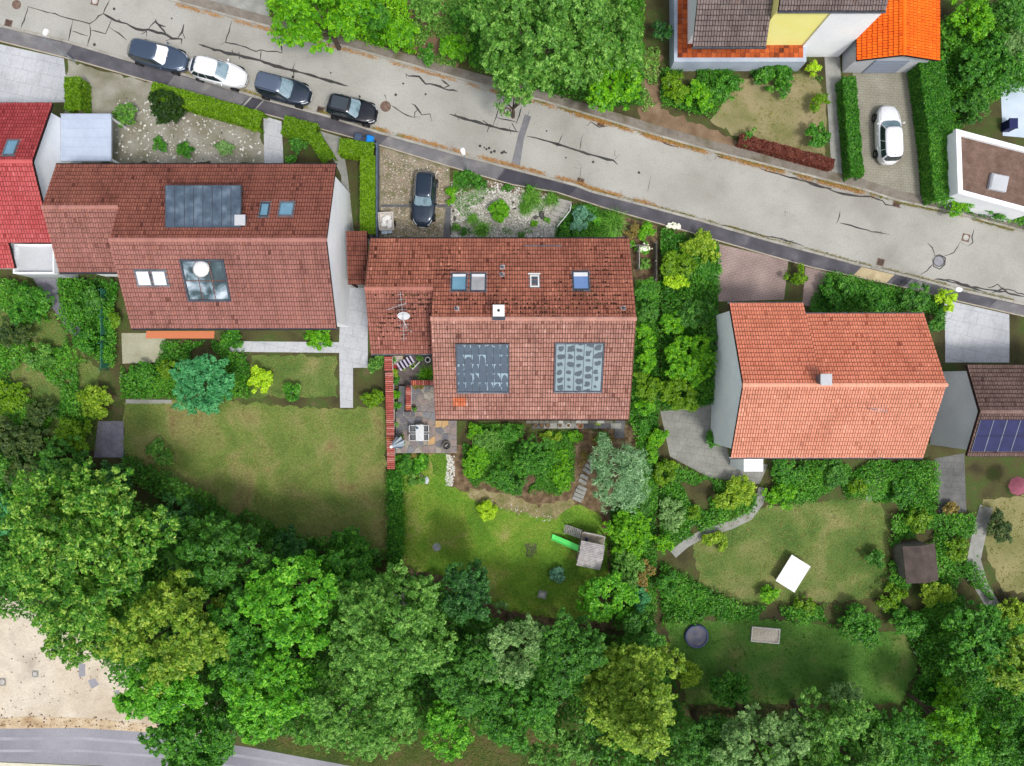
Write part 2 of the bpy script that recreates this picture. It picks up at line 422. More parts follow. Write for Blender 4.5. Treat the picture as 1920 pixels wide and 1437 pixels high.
def blades(rng, x, y, z, length, lean, width, droop=.5):
    """bent grass blades, two triangles-quads each: returns quads"""
    n = len(x); a = rng.uniform(0, 6.283, n); L = length * rng.uniform(.6, 1.3, n)
    dx, dy = np.cos(a), np.sin(a); le = lean * rng.uniform(.4, 1.2, n)
    p0 = np.stack([x, y, z], 1)
    pm = p0 + np.stack([dx * L * le * .45, dy * L * le * .45, L * .55], 1)
    p1 = p0 + np.stack([dx * L * le, dy * L * le, L * (.8 - droop * le * .6)], 1)
    w = np.stack([-dy, dx, 0 * dx], 1) * width
    return np.stack([p0 - w, p0 + w, pm + w * .9, pm - w * .9], 1), np.stack([pm - w * .9, pm + w * .9, p1 + w * .12, p1 - w * .12], 1)
def tussock(name, label, px, py, r, h, key='grassy', n=500, group=None, ry=None):
    SEED[0] += 1; rng = np.random.default_rng(SEED[0]); p = W(px, py, h * .4); loc = G(p.x, p.y)
    R0 = r / PXM; q = rng.normal(size=(n, 2)) * R0 * .22
    a, b = blades(rng, q[:, 0], q[:, 1] * ((ry or r) / r), np.zeros(n), max(h, R0 * 1.1), .95, .012, .75)
    t = rng.random(n)
    root = thing(name, label, 'ornamental grass', loc, 0, group)
    put(bpy.data.objects.new('blades', np_mesh('blades', np.concatenate([a, b]).reshape(-1, 3), 2 * n, 4, lm(key), np.concatenate([t, t]))), root)
    k = n // 3; q = rng.normal(size=(k, 2)) * R0 * .12
    a, b = blades(rng, q[:, 0], q[:, 1], np.zeros(k), h * .5, .3, .014, .2); t = rng.random(k) * .5
    put(bpy.data.objects.new('base_leaves', np_mesh('base_leaves', np.concatenate([a, b]).reshape(-1, 3), 2 * k, 4, lm(key), np.concatenate([t, t]))), root)
    return root
def turf(name, pts, dens, length, key, lift=0.01, label=None, cat='grass', holes=(), width=.013, cap=90000, lean=1.6):
    """short grass over a polygon: stuff"""
    SEED[0] += 1; rng = np.random.default_rng(SEED[0]); P = wpts(pts); X = np.array(P)
    x0, y0 = X.min(0); x1, y1 = X.max(0); n = int(dens * (x1 - x0) * (y1 - y0)); n = min(n, cap * 2)
    x = rng.uniform(x0, x1, n); y = rng.uniform(y0, y1, n); k = inside_np(x + rng.normal(size=n) * .12, y + rng.normal(size=n) * .12, P)
    for hpoly in holes: k &= ~inside_np(x, y, wpts(hpoly))
    k &= (np.sin(x * .9 + 1.3 * np.sin(y * .7)) + np.sin(y * 1.1 + np.sin(x * .5) * 2) + rng.normal(size=n) * .8) > -1.6
    x, y = x[k], y[k]; n = len(x); tuft = rng.integers(0, n, n // 3); q = rng.choice(tuft[:max(1, n // 40)], n // 3)   # a third of the blades stand in tufts
    x[tuft] = x[q] + rng.normal(size=n // 3) * .06; y[tuft] = y[q] + rng.normal(size=n // 3) * .06
    a, b = blades(rng, x, y, gnp(y) + lift, length, lean, width, .6); t = rng.random(n) * .8 + .2 * (np.sin(x * .8) * np.sin(y * .9) * .5 + .5)
    o = bpy.data.objects.new(name, np_mesh(name, np.concatenate([a, b]).reshape(-1, 3), 2 * n, 4, lm(key), np.concatenate([t, t])))
    put(o); return tag(o, label, cat, None, 'stuff')
def pebbles(name, pts, dens, r, m, label, seed, lift=.0, cat='gravel', holes=()):
    """loose stones over a polygon: stuff"""
    rng = np.random.default_rng(seed); P = wpts(pts); X = np.array(P); x0, y0 = X.min(0); x1, y1 = X.max(0)
    n = int(dens * (x1 - x0) * (y1 - y0)); x = rng.uniform(x0, x1, n); y = rng.uniform(y0, y1, n); k = inside_np(x, y, P)
    for hp in holes: k &= ~inside_np(x, y, wpts(hp))
    x, y = x[k], y[k]; n = len(x); rr = r * rng.uniform(.45, 1.5, n); z = gnp(y) + lift + rr * .25
    a = rng.uniform(0, 6.283, n); ca, sa = np.cos(a), np.sin(a); e = rng.uniform(.6, 1.3, n)
    c = np.stack([x, y, z], 1)
    dirs = []
    for k6, zz in ((0, 0), (1, 0), (2, 0), (3, 0), (4, 0)):
        th = k6 * 2 * math.pi / 5; u = np.cos(th) * rr * e * rng.uniform(.8, 1.2, n); v = np.sin(th) * rr / e * rng.uniform(.8, 1.2, n)
        dirs.append(c + np.stack([u * ca - v * sa, u * sa + v * ca, -rr * .2], 1))
    top = c + np.stack([rr * .2 * ca, rr * .2 * sa, rr * .55], 1)
    tri = np.concatenate([np.stack([dirs[i], dirs[(i + 1) % 5], top], 1) for i in range(5)])
    t = np.tile(rng.random(n), 5)
    o = bpy.data.objects.new(name, np_mesh(name, tri.reshape(-1, 3), 5 * n, 3, m, t)); put(o)
    return tag(o, label, cat, None, 'stuff')

def undergrowth(name, pts, key, h0, h1, size, lai, label, holes=(), fill=0.0):
    """low tangled leaves over a polygon: stuff; fill > 0 leaves bare patches"""
    SEED[0] += 1; rng = np.random.default_rng(SEED[0]); P = wpts(pts); X = np.array(P); x0, y0 = X.min(0); x1, y1 = X.max(0)
    n = int(lai * (x1 - x0) * (y1 - y0) / (.3 * size * size)); x = rng.uniform(x0, x1, n); y = rng.uniform(y0, y1, n)
    k = inside_np(x + rng.normal(size=n) * .15, y + rng.normal(size=n) * .15, P)
    for hp in holes: k &= ~inside_np(x, y, wpts(hp))
    ph = rng.uniform(0, 6.28, 6)
    f = (np.sin(x * 1.3 + ph[0] + np.sin(y * .8 + ph[1])) + np.sin(y * 1.5 + ph[2] + np.sin(x * .9 + ph[3])) + .6 * np.sin(x * 3.1 + ph[4]) * np.sin(y * 2.7 + ph[5])) / 5.2 + .5
    k &= f > fill
    x, y, f = x[k], y[k], f[k]; n = len(x)
    z = gnp(y) + h0 + (h1 - h0) * np.clip(f + rng.normal(size=n) * .12, 0, 1)
    v = leaf_verts(rng, np.stack([x, y, z], 1), unit(np.array([0, 0, .9]) + rng.normal(size=(n, 3)) * .5), size)
    o = bpy.data.objects.new(name, np_mesh(name, v, n, 3, lm(key), np.clip(f * .5 + rng.random(n) * .6, 0, 1))); put(o)
    return tag(o, label, 'undergrowth', None, 'stuff')
# ---------------------------------------------------------------- ground, roads, pavements
M_soil = mat('soil', [(0, lin(62, 58, 38)), (.45, lin(84, 82, 48)), (.7, lin(74, 92, 40)), (1, lin(110, 96, 70))], .55, .95, bump=.05, bscale=7, grain=.18, gscale=14)
M_mulch = mat('mulch', [(0, lin(84, 66, 48)), (.5, lin(114, 94, 70)), (1, lin(146, 124, 98))], 2.2, .95, bump=.04, bscale=16, grain=.25, gscale=22)
M_lawn = mat('lawn', [(0, lin(78, 120, 36)), (.42, lin(106, 148, 44)), (.7, lin(130, 154, 58)), (1, lin(164, 156, 96))], .42, .95, bump=.05, bscale=12, grain=.36, gscale=11, distort=.6)
M_lawn_dry = mat('lawn_dry', [(0, lin(84, 110, 44)), (.4, lin(114, 132, 62)), (.7, lin(138, 138, 82)), (1, lin(126, 102, 70))], .33, .95, bump=.05, bscale=12, grain=.32, gscale=10, distort=.6)
M_lawn_olive = mat('lawn_olive', [(0, lin(68, 102, 38)), (.5, lin(104, 124, 60)), (1, lin(144, 140, 90))], .38, .95, bump=.05, bscale=12, grain=.32, gscale=10, distort=.6)
M_bank = mat('bank', [(0, lin(48, 66, 24)), (.5, lin(74, 88, 36)), (1, lin(108, 88, 62))], .5, .95, bump=.05, bscale=10, grain=.25, gscale=14)
M_road = mat('road_concrete', [(0, lin(152, 148, 139)), (.5, lin(175, 173, 165)), (1, lin(189, 188, 181))], .16, .9, bump=.004, bscale=60, grain=.09, gscale=9, detail=8, stain=(.12, .22))
M_walk = mat('walk_asphalt', [(0, lin(78, 76, 82)), (.6, lin(94, 92, 98)), (1, lin(114, 112, 116))], .8, .9, bump=.004, bscale=80, grain=.1, gscale=10, stain=(.14, .5))
M_walk_new = mat('walk_asphalt_new', [(0, lin(62, 60, 68)), (1, lin(80, 78, 86))], .8, .9, bump=.004, bscale=80, grain=.08, gscale=12)
M_walk_old = mat('walk_asphalt_old', [(0, lin(112, 110, 112)), (.6, lin(126, 124, 126)), (1, lin(146, 143, 140))], .9, .9, bump=.004, bscale=80, grain=.12, gscale=9, stain=(.14, .6))
M_tar = mat('tar', [(0, lin(54, 52, 51)), (1, lin(76, 74, 72))], 2, .7)
M_kerb = mat('kerb_stone', [(0, lin(146, 142, 132)), (1, lin(188, 184, 174))], 1.2, .9, bump=.006, bscale=40, grain=.1, gscale=12, attr=.4)
M_conc = mat('concrete', [(0, lin(150, 148, 140)), (1, lin(186, 184, 176))], .7, .9, bump=.006, bscale=30, grain=.08, gscale=9)
M_conc_white = mat('concrete_white', [(0, lin(186, 188, 192)), (1, lin(212, 214, 218))], .3, .9, grain=.05, gscale=6)
M_pave_white = mat('paving_white', [(0, lin(180, 183, 187)), (1, lin(206, 208, 212))], .3, .9, grain=.08, gscale=6, stain=(.16, .5), joint=(1.0, 1.0, 12))
M_path = mat('path_grey', [(0, lin(138, 138, 132)), (1, lin(172, 172, 166))], .9, .9, bump=.01, bscale=20, grain=.1, gscale=8, stain=(.14, .6))
M_pink = mat('paving_pink', [(0, lin(152, 132, 126)), (1, lin(182, 160, 152))], .6, .9, grain=.09, gscale=7, stain=(.14, .5), joint=(.4, .2, -14))
M_sand = mat('sand', [(0, lin(186, 166, 140)), (.35, lin(207, 192, 170)), (.7, lin(221, 209, 190)), (1, lin(190, 178, 162))], .22, .95, bump=.05, bscale=5, grain=.08, gscale=6, detail=9, distort=.8, stain=(.1, .35))
M_road2 = mat('road_asphalt', [(0, lin(132, 131, 139)), (1, lin(162, 161, 168))], .18, .9, bump=.004, bscale=60, grain=.08, gscale=9, stain=(.1, .3))
M_gravel = mat('gravel_bed', [(0, lin(140, 136, 122)), (.5, lin(170, 166, 152)), (1, lin(196, 192, 180))], 1.5, .95, bump=.04, bscale=22, grain=.3, gscale=16)
M_drive = mat('drive_bed', [(0, lin(110, 112, 72)), (.4, lin(140, 132, 108)), (.75, lin(158, 148, 128)), (1, lin(128, 130, 78))], 1.1, .95, bump=.03, bscale=22, grain=.25, gscale=16)
M_stone_mix = mat('stone_mix', [(0, lin(120, 112, 100)), (.3, lin(172, 162, 146)), (.6, lin(200, 188, 172)), (.8, lin(184, 148, 122)), (1, lin(236, 232, 224))], 1, .9, attr=1.0)
M_stone_pale = mat('stone_pale', [(0, lin(112, 110, 100)), (.25, lin(176, 172, 160)), (.6, lin(214, 211, 202)), (1, lin(248, 246, 240))], 1, .9, attr=1.0)
M_stone_dark = mat('stone_dark', [(0, lin(70, 68, 66)), (1, lin(120, 116, 110))], 3, .9, bump=.02, bscale=12)
M_pebble_white = mat('pebble_white', [(0, lin(205, 202, 192)), (1, lin(246, 244, 238))], 1, .9, attr=1.0)

# one terrain sheet to the horizon
bm = bmesh.new(); ys = [-400, -60] + [i * .5 for i in range(-34, 14)] + [60, 400]
rows = [[bm.verts.new((x, y, g(y))) for x in (-400, -45, 45, 400)] for y in ys]
for a, b in zip(rows[:-1], rows[1:]):
    for i in range(3): bm.faces.new((a[i], a[i + 1], b[i + 1], b[i]))
me = bpy.data.meshes.new('ground'); bm.to_mesh(me); bm.free(); me.materials.append(M_soil)
tag(put(bpy.data.objects.new('ground', me)), kind='structure')

TOP = [(100, -62), (312, 0), (479, 46), (655, 92), (798, 132), (905, 162), (1022, 193), (1135, 227), (1240, 259), (1340, 287), (1440, 312), (1560, 343), (1615, 357), (1685, 379), (1790, 401), (1860, 420), (1920, 436), (2050, 470)]
KLOW = [(-130, 12), (0, 47), (120, 75), (233, 109), (350, 140), (479, 180), (620, 218), (710, 247), (865, 290), (960, 315), (1080, 346), (1110, 358), (1210, 384), (1310, 411), (1440, 449), (1545, 477), (1610, 495), (1700, 516), (1790, 540), (1920, 569), (2050, 602)]
WLOW = [(-130, 42), (0, 78), (150, 116), (275, 152), (479, 210), (595, 241), (705, 271), (843, 313), (960, 347), (1043, 361), (1135, 391), (1232, 419), (1290, 435), (1360, 456), (1440, 479), (1522, 502), (1602, 519), (1697, 540), (1790, 564), (1920, 594), (2050, 628)]
road = sheet('road', TOP + KLOW[::-1], M_road, .012)
KO = [(x - 1.2, y + 5) for x, y in KLOW]
walk = sheet('sidewalk', KO + WLOW[::-1], M_walk, .11)
def at_x(line, x):
    for a, b in zip(line[:-1], line[1:]):
        if a[0] <= x <= b[0]: return a[1] + (b[1] - a[1]) * (x - a[0]) / (b[0] - a[0])
def strip_patch(name, x0, x1, m, lift=.114, skew=8):
    up = [(x, at_x(KO, x) + .3) for x in (x0 + skew, x1 + skew)]; lo = [(x, at_x(WLOW, x) - .3) for x in (x1 - skew, x0 - skew)]
    return sheet(name, up + lo, m, lift, parent=walk)
for x0, x1, m in ((-100, 130, M_walk_old), (322, 458, M_walk_old), (466, 484, M_walk_new), (488, 600, M_walk), (720, 938, M_walk_old), (941, 1074, M_walk_new), (1077, 1210, M_walk), (1430, 1600, M_walk), (1677, 1692, M_walk_new), (1700, 1765, M_walk_old), (1860, 2000, M_walk_old)):
    strip_patch('asphalt_patch', x0, x1, m)
strip_patch('sand_patch', 1606, 1668, mat('sand_patch', [(0, lin(176, 158, 122)), (1, lin(206, 190, 152))], 1.5, .95, grain=.1, gscale=10), .118)
strip_patch('concrete_joint', 462, 465, M_conc, .12, 9); strip_patch('concrete_joint', 485, 487, M_conc, .12, 9)
sheet('verge_path', TOP[1:] + [(x + 4, y - 20) for x, y in TOP[1:]][::-1], mat('verge', [(0, lin(112, 104, 94)), (.5, lin(140, 132, 122)), (1, lin(104, 96, 74))], .6, .95, bump=.02, bscale=15, grain=.15, gscale=10), .05)

# kerb stones, each its own piece
def kerb(line, w_px, parent, side, z0, z1, seed, step=1.0):
    rng = random.Random(seed); P = [W(*p) for p in line]; mesh = {}
    for a, b in zip(P[:-1], P[1:]):
        d = b - a; L = d.length; n = max(1, round(L / step)); rz = math.atan2(d.y, d.x)
        for i in range(n):
            c = a.lerp(b, (i + .5) / n); off = Vector((-math.sin(rz), math.cos(rz), 0)) * side * w_px / PXM / 2
            if not -42 < c.x < 42: continue
            ln = L / n; key = (round(ln, 3), rng.randint(0, 3))
            if key not in mesh:
                mb = MB(); mb.bbox((0, 0, 0), (ln - .012, w_px / PXM, z1 - z0), .012, tint=rng.random()); o = mb.build('kerb_stone', M_kerb, parent, local=True); mesh[key] = o.data
            else: o = put(bpy.data.objects.new('kerb_stone', mesh[key]), parent)
            o.location = (c.x + off.x, c.y + off.y, g(c.y) + (z0 + z1) / 2 + rng.uniform(-.006, .006)); o.rotation_euler = (0, 0, rz + rng.uniform(-.006, .006))
kerb(KLOW, 4.6, walk, -1, -.1, .128, 3)
kerb(TOP, 4.0, bpy.data.objects['verge_path'], 1, -.1, .1, 4, 1.2)
M_edge = mat('edging', [(0, lin(170, 158, 140)), (1, lin(200, 190, 174))], 2, .9)
mb = MB()
for a, b in zip(WLOW[:-1], WLOW[1:]):
    A, B = W(*a), W(*b); d = B - A; mb.box(((A.x + B.x) / 2, (A.y + B.y) / 2, g((A.y + B.y) / 2) + .055), (d.length + .02, .075, .12), math.atan2(d.y, d.x))
mb.build('edging_strip', M_edge, walk)

# tar sealed cracks, seams and the dark repair band: parts of the road
def ribbon(mb, pts, w, z, rng, jit=.05):
    P = [W(*p).xy for p in pts]; Q = []
    for a, b in zip(P[:-1], P[1:]):
        n = max(1, int((b - a).length / .35))
        for i in range(n): Q.append(a.lerp(b, i / n) + (Vector((rng.gauss(0, jit), rng.gauss(0, jit))) if i else Vector((0, 0))))
    Q.append(P[-1]); V, F = [], []
    for i, q in enumerate(Q):
        d = (Q[min(i + 1, len(Q) - 1)] - Q[max(i - 1, 0)]).normalized(); nn = Vector((-d.y, d.x))
        e = min(1, .25 + min(i, len(Q) - 1 - i) * .5); ww = w * e * rng.uniform(.55, 1.45) / 2
        for s in (-1, 1): p = q + nn * s * ww; V.append((p.x, p.y, g(p.y) + z))
    F = [(2 * i, 2 * i + 1, 2 * i + 3, 2 * i + 2) for i in range(len(Q) - 1)]
    F = [f[::-1] for f in F]
    mb.add(V, F)
CR = [
 (.11, [(40, 53), (53, 13), (137, 37), (168, 45), (194, 26), (206, 0)], [(137, 37), (128, 78)], [(133, 58), (165, 68)], [(168, 45), (170, 57), (164, 87)], [(170, 57), (198, 64), (209, 38)], [(205, 51), (238, 76)]),
 (.22, [(194, 26), (216, 39), (238, 45), (256, 55), (278, 56), (313, 66), (323, 73), (341, 74), (340, 84)], [(278, 56), (292, 40), (313, 66)], [(292, 36), (293, 44), (311, 51)], [(323, 73), (311, 77)], [(334, 71), (342, 60), (345, 46)], [(342, 60), (347, 73)], [(265, 65), (275, 59), (275, 70)], [(222, 36), (228, 43)]),
 (.26, [(372, 83), (393, 90), (421, 99), (448, 104), (480, 112), (505, 120), (533, 129), (588, 143), (620, 153), (653, 162)], [(435, 94), (437, 101)], [(448, 98), (449, 111)]),
 (.12, [(435, 40), (423, 80), (451, 86), (480, 97), (490, 94), (529, 100), (526, 70)], [(488, 114), (490, 94)], [(553, 118), (549, 130), (551, 150)], [(412, 85), (423, 80)]),
 (.2, [(761, 139), (766, 143), (786, 144), (798, 158), (816, 160), (833, 167), (858, 172)], [(828, 150), (842, 161), (831, 166)], [(761, 137), (762, 146)]),
 (.15, [(723, 177), (724, 190)], [(720, 178), (724, 184)], [(733, 198), (756, 213), (773, 220), (789, 220)], [(772, 195), (778, 198), (784, 206), (791, 216), (806, 214), (810, 228)], [(784, 206), (778, 211), (777, 222)]),
 (.27, [(842, 214), (861, 220), (891, 228), (918, 236), (946, 243), (960, 246), (972, 248)], [(853, 213), (861, 226)], [(905, 226), (918, 236), (913, 248)], [(955, 238), (958, 252)], [(960, 232), (968, 246)]),
 (.12, [(939, 185), (931, 218), (924, 237)], [(931, 220), (950, 225), (970, 230)], [(936, 222), (931, 237)], [(978, 200), (968, 233)], [(944, 185), (945, 196)]),
 (.22, [(988, 256), (1018, 263), (1045, 271), (1068, 278), (1110, 291), (1150, 301), (1158, 309)]),
 (.1, [(1055, 251), (1048, 268), (1043, 278)], [(1094, 251), (1087, 282)], [(1153, 282), (1152, 291), (1156, 294)], [(1162, 289), (1153, 299)], [(1040, 263), (1047, 270)]),
 (.13, [(1100, 237), (1108, 229), (1123, 239), (1143, 236)], [(1231, 259), (1246, 269), (1272, 276)], [(1238, 262), (1250, 269)], [(1340, 301), (1343, 293), (1380, 302)]),
 (.2, [(1425, 316), (1440, 322), (1470, 330), (1500, 338), (1540, 350), (1563, 359), (1600, 367), (1633, 369), (1655, 377), (1660, 384), (1674, 386)], [(1500, 334), (1530, 349), (1560, 354)], [(1680, 388), (1690, 390)]),
 (.12, [(1575, 395), (1571, 414), (1567, 421)], [(1573, 418), (1595, 423), (1635, 435), (1669, 441)], [(1472, 397), (1472, 406)], [(1470, 397), (1477, 399)], [(1651, 433), (1653, 441)]),
 (.13, [(1739, 456), (1748, 465), (1753, 480)], [(1768, 481), (1788, 474), (1800, 454)], [(1750, 495), (1738, 508), (1726, 515)], [(1826, 431), (1822, 445), (1824, 455), (1815, 462)], [(1748, 485), (1750, 500), (1762, 505), (1771, 496), (1772, 484), (1762, 478), (1750, 481)], [(1800, 455), (1815, 462)]),
 (.16, [(1752, 524), (1778, 525), (1803, 533), (1830, 539), (1865, 545), (1903, 553), (1930, 560)], [(1765, 523), (1810, 537), (1850, 549)], [(1852, 540), (1870, 533), (1880, 543), (1900, 545), (1925, 556)], [(1860, 549), (1880, 541), (1895, 553)]),
 (.13, [(1290, 408), (1340, 420), (1380, 428), (1440, 444), (1468, 448), (1490, 456), (1508, 463)], [(1450, 444), (1475, 453), (1488, 452)]),
 (.05, [(962, 312), (993, 207)], [(1081, 300), (1090, 312), (1085, 345)], [(1220, 330), (1214, 362)], [(1073, 314), (1090, 317)]),
]
rng = random.Random(5)
for w, *ls in CR:
    mb = MB()
    for k, l_ in enumerate(ls): ribbon(mb, l_, w * .74, .0155 + .0012 * k, rng, .03 if w > .06 else .01)
    mb.build('crack_seal', M_tar, road)
sheet('repair_band', [(958, 311), (972, 252), (984, 215), (996, 219), (982, 262), (974, 316)], mat('repair', [(0, lin(112, 112, 116)), (1, lin(142, 142, 146))], 1, .9, grain=.1, gscale=10, stain=(.12, .6)), .022, parent=road)
mb = MB(); rngp = np.random.default_rng(9)
for px, py in [(900, 274), (908, 277), (912, 280), (917, 278), (921, 286), (927, 284), (941, 287), (945, 285), (949, 287), (756, 157), (798, 177), (620, 137), (322, 35), (214, 17), (177, 84), (742, 178), (1025, 246), (1112, 304), (1061, 296), (1198, 324)]:
    p = W(px, py, .013); mb.lathe((p.x, p.y, p.z), [(.10 * rngp.uniform(.5, 1.3), 0), (.07, .008)], 7)
mb.build('tar_spots', M_tar, road)

# manhole covers and drains
M_iron = mat('cast_iron', [(0, lin(96, 76, 66)), (1, lin(140, 116, 102))], 4, .7, bump=.01, bscale=30)
M_iron_dark = mat('cast_iron_dark', [(0, lin(66, 62, 64)), (1, lin(100, 96, 98))], 4, .7)
M_lid = mat('lid_concrete', [(0, lin(176, 172, 166)), (1, lin(206, 202, 196))], 3, .9)
def manhole(label, px, py, r, ring, inner, square=None, rz=R(-14), z=.016):
    p = W(px, py, z); t = thing('manhole_cover', label, 'manhole', p, rz, 'manhole covers in the roads')
    if square: part('frame', square, t, lambda b: b.bbox((0, 0, .006), (r * 2.3, r * 2.3, .014), .004))
    part('rim', ring, t, lambda b: b.lathe((0, 0, .0135 if square else 0), [(r, 0), (r, .012), (r * .86, .014), (r * .84, .008)], 28, cap1=False))
    part('lid', inner, t, lambda b: b.lathe((0, 0, .014 if square else .001), [(r * .85, 0), (r * .83, .010), (r * .6, .011), (r * .58, .008), (r * .3, .008), (r * .28, .011)], 28))
manhole('rusty brown round manhole cover near the top-left road corner', 31, 9, .36, M_iron, M_iron)
manhole('pale manhole lid in a brown square at the top-left road edge', 178, 3, .26, M_iron, M_lid, M_iron)
manhole('rusty brown round manhole cover just ahead of the black parked car', 723, 200, .42, M_iron, M_iron)
manhole('pale round manhole lid in a brown square beside the dark repair band', 951, 209, .24, M_iron, M_lid, M_iron)
manhole('pale round manhole lid in a brown square near the right road end', 1811, 446, .26, M_iron, M_lid, M_iron)
manhole('grey round manhole cover ringed with black tar near the right road end', 1760, 490, .44, M_iron_dark, mat('lid_grey', [(0, lin(138, 138, 144)), (1, lin(160, 160, 166))], 3, .8))
def drain(label, px, py, rz=R(-14), s=.56, z=.016):
    p = W(px, py, z); t = thing('street_drain', label, 'drain', p, rz, 'drain grates along the kerbs')
    def fr(b):
        for sx, sy, dx, dy in ((0, 1, s, .05), (0, -1, s, .05), (1, 0, .05, s - .1), (-1, 0, .05, s - .1)): b.box((sx * (s / 2 - .025), sy * (s / 2 - .025), .01), (dx, dy, .03))
    part('frame', M_iron, t, fr)
    part('pit', mat('pit', lin(30, 28, 28)), t, lambda b: b.box((0, 0, .0), (s - .1, s - .1, .012)))
    for i in range(6): part('bar', M_iron, t, lambda b: b.box((-(s - .16) / 2 + i * (s - .16) / 5, 0, .014), (.035, s - .1, .016)))
drain('rusty drain grate by the kerb at the left picture edge', 16, 44)
drain('rusty drain grate between the two rightmost parked street cars', 601, 207)
drain('drain grate under the far kerb, upper middle of the street', 1127, 231)
drain('drain grate at the near kerb above the garden steps', 1088, 341)
drain('drain grate under the far kerb on the right of the street', 1681, 382)
drain('drain grate at the near kerb above the sandy pavement patch', 1651, 492)

# weeds and dead leaves in the gutters
_def('weed_orange', (146, 98, 48), (176, 128, 68), (198, 156, 94), .2); _def('weed_green', (70, 92, 26), (120, 124, 44), (176, 136, 70), .2)
def gutter(name, line, x0, x1, dy, dens, key, label, w=.22, ln=.14, clump=1.0):
    SEED[0] += 1; rg = np.random.default_rng(SEED[0]); A, B = x0, x1
    n = int(dens * (B - A)); px = rg.uniform(A, B, n); k = (np.sin(px * .13 + SEED[0]) + np.sin(px * .041) + rg.normal(size=n) * .7) > -.6 * clump
    px = px[k]; n = len(px); py = np.array([at_x(line, v) for v in px]) + dy + rg.normal(size=n) * w * 8
    pts = np.array([W(a, b) for a, b in zip(px, py)])
    a, b = blades(rg, pts[:, 0], pts[:, 1], gnp(pts[:, 1]) + .012, ln, .9, .014, .5); t = rg.random(n)
    o = bpy.data.objects.new(name, np_mesh(name, np.concatenate([a, b]).reshape(-1, 3), 2 * n, 4, lm(key), np.concatenate([t, t])))
    put(o); tag(o, label, 'weeds', None, 'stuff')
gutter('gutter_weeds', TOP, 330, 1250, 4, 5, 'weed_orange', 'orange dead leaves in the gutter under the far kerb, left half', .22)
gutter('gutter_weeds', TOP, 1080, 1640, 4, 9, 'weed_orange', 'orange dry weeds thick along the far kerb, right half', .3)
gutter('gutter_weeds', TOP, 1000, 1900, 1, 7, 'weed_green', 'green and tan weeds growing at the foot of the far kerb', .18)
gutter('gutter_weeds', KLOW, 700, 1230, -4, 8, 'weed_orange', 'orange dry weeds along the near kerb beside the black-car end', .25)
gutter('gutter_weeds', KLOW, 250, 760, -3, 7, 'weed_green', 'mixed weeds in the near gutter beside the parked cars', .2)
gutter('gutter_weeds', KLOW, 1080, 1900, -2, 4, 'weed_green', 'sparse green weeds in the near gutter toward the right', .15, .1)

# lower-left building site and road
sheet('sand_yard', [(-60, 1090), (0, 1112), (90, 1150), (420, 1330), (420, 1400), (270, 1375), (150, 1366), (-60, 1368)], M_sand, .006, wob=.1)
road_low = sheet('lower_road', [(-60, 1368), (0, 1366), (150, 1364), (270, 1373), (470, 1402), (660, 1437), (760, 1470), (700, 1520), (190, 1436), (-60, 1426)], M_road2, .012)
for k, (a, b) in enumerate((([(-60, 1383), (150, 1381), (300, 1392), (620, 1441)], [(620, 1446), (300, 1398), (150, 1387), (-60, 1389)]), ([(-60, 1406), (150, 1405), (300, 1416), (560, 1452)], [(560, 1456), (300, 1421), (150, 1410), (-60, 1411)]))):
    sheet('worn_wheel_track', a + b, mat('track', [(0, lin(150, 149, 156)), (1, lin(176, 175, 182))], .4, .9, grain=.06, gscale=8), .0165, parent=road_low)
sheet('lower_kerb', [(-60, 1427), (190, 1437), (240, 1446), (-60, 1446)], mat('cream', [(0, lin(200, 196, 170)), (1, lin(226, 222, 200))], 1, .9, grain=.08, gscale=8), .03)
sheet('sand_bank', [(-60, 1352), (0, 1348), (60, 1343), (160, 1347), (300, 1360), (290, 1374), (150, 1365), (-60, 1367)], mat('sand_bank', [(0, lin(170, 140, 104)), (.5, lin(206, 184, 152)), (1, lin(222, 206, 182))], .9, .95, bump=.06, bscale=9, grain=.18, gscale=9), .0175)
pebbles('clods', [(0, 1340), (60, 1338), (300, 1352), (295, 1370), (0, 1362)], 10, .06, mat('clod', [(0, lin(96, 80, 62)), (1, lin(170, 146, 116))], 1, .95, attr=1.), 'brown clods of earth along the sandy roadside bank', 21, .02, 'earth')
pebbles('clods', [(0, 1140), (60, 1160), (190, 1260), (200, 1300), (0, 1340)], 1.6, .05, MATS['clod'], 'loose dark clods scattered over the pale sand yard', 22, .01, 'earth')
manhole('round ring drain in a dusty square in the sand yard', 66, 1264, .24, M_iron_dark, M_lid, M_conc, 0, .012)
manhole('rusty ring manhole on a grey slab at the left picture edge', 4, 1279, .28, M_iron, M_lid, M_conc, 0, .012)
for pts in ([(148, 1244), (160, 1246), (160, 1268), (148, 1270)], [(165, 1276), (178, 1272), (186, 1284), (172, 1292)], [(212, 1296), (224, 1294), (222, 1306)]): sheet('grey_slab', pts, M_road2, .011)
# ---------------------------------------------------------------- houses
from mathutils import noise as mnoise
CAMP = Vector((0, 0, CAM_H))
M_deck = mat('roof_deck', lin(44, 26, 22)); M_metal = mat('zinc', [(0, lin(112, 120, 128)), (1, lin(150, 158, 166))], 2, .45, metal=.6)
M_zinc_dark = mat('zinc_dark', [(0, lin(66, 72, 82)), (1, lin(92, 98, 108))], 2, .5, metal=.4)
M_white = mat('render_white', [(0, lin(244, 246, 250, .9)), (1, lin(255, 255, 255, .92))], .6, .9, grain=.03, gscale=5)
M_paint = mat('white_paint', [(0, lin(232, 232, 230)), (1, lin(246, 246, 244))], 2, .5)
M_yellow = mat('render_yellow', [(0, lin(250, 240, 140, .92)), (1, lin(255, 250, 165, .92))], .6, .9)
M_glass = mat('glass_dark', [(0, lin(60, 74, 86)), (1, lin(86, 102, 116))], .8, .06, spec=1.0)
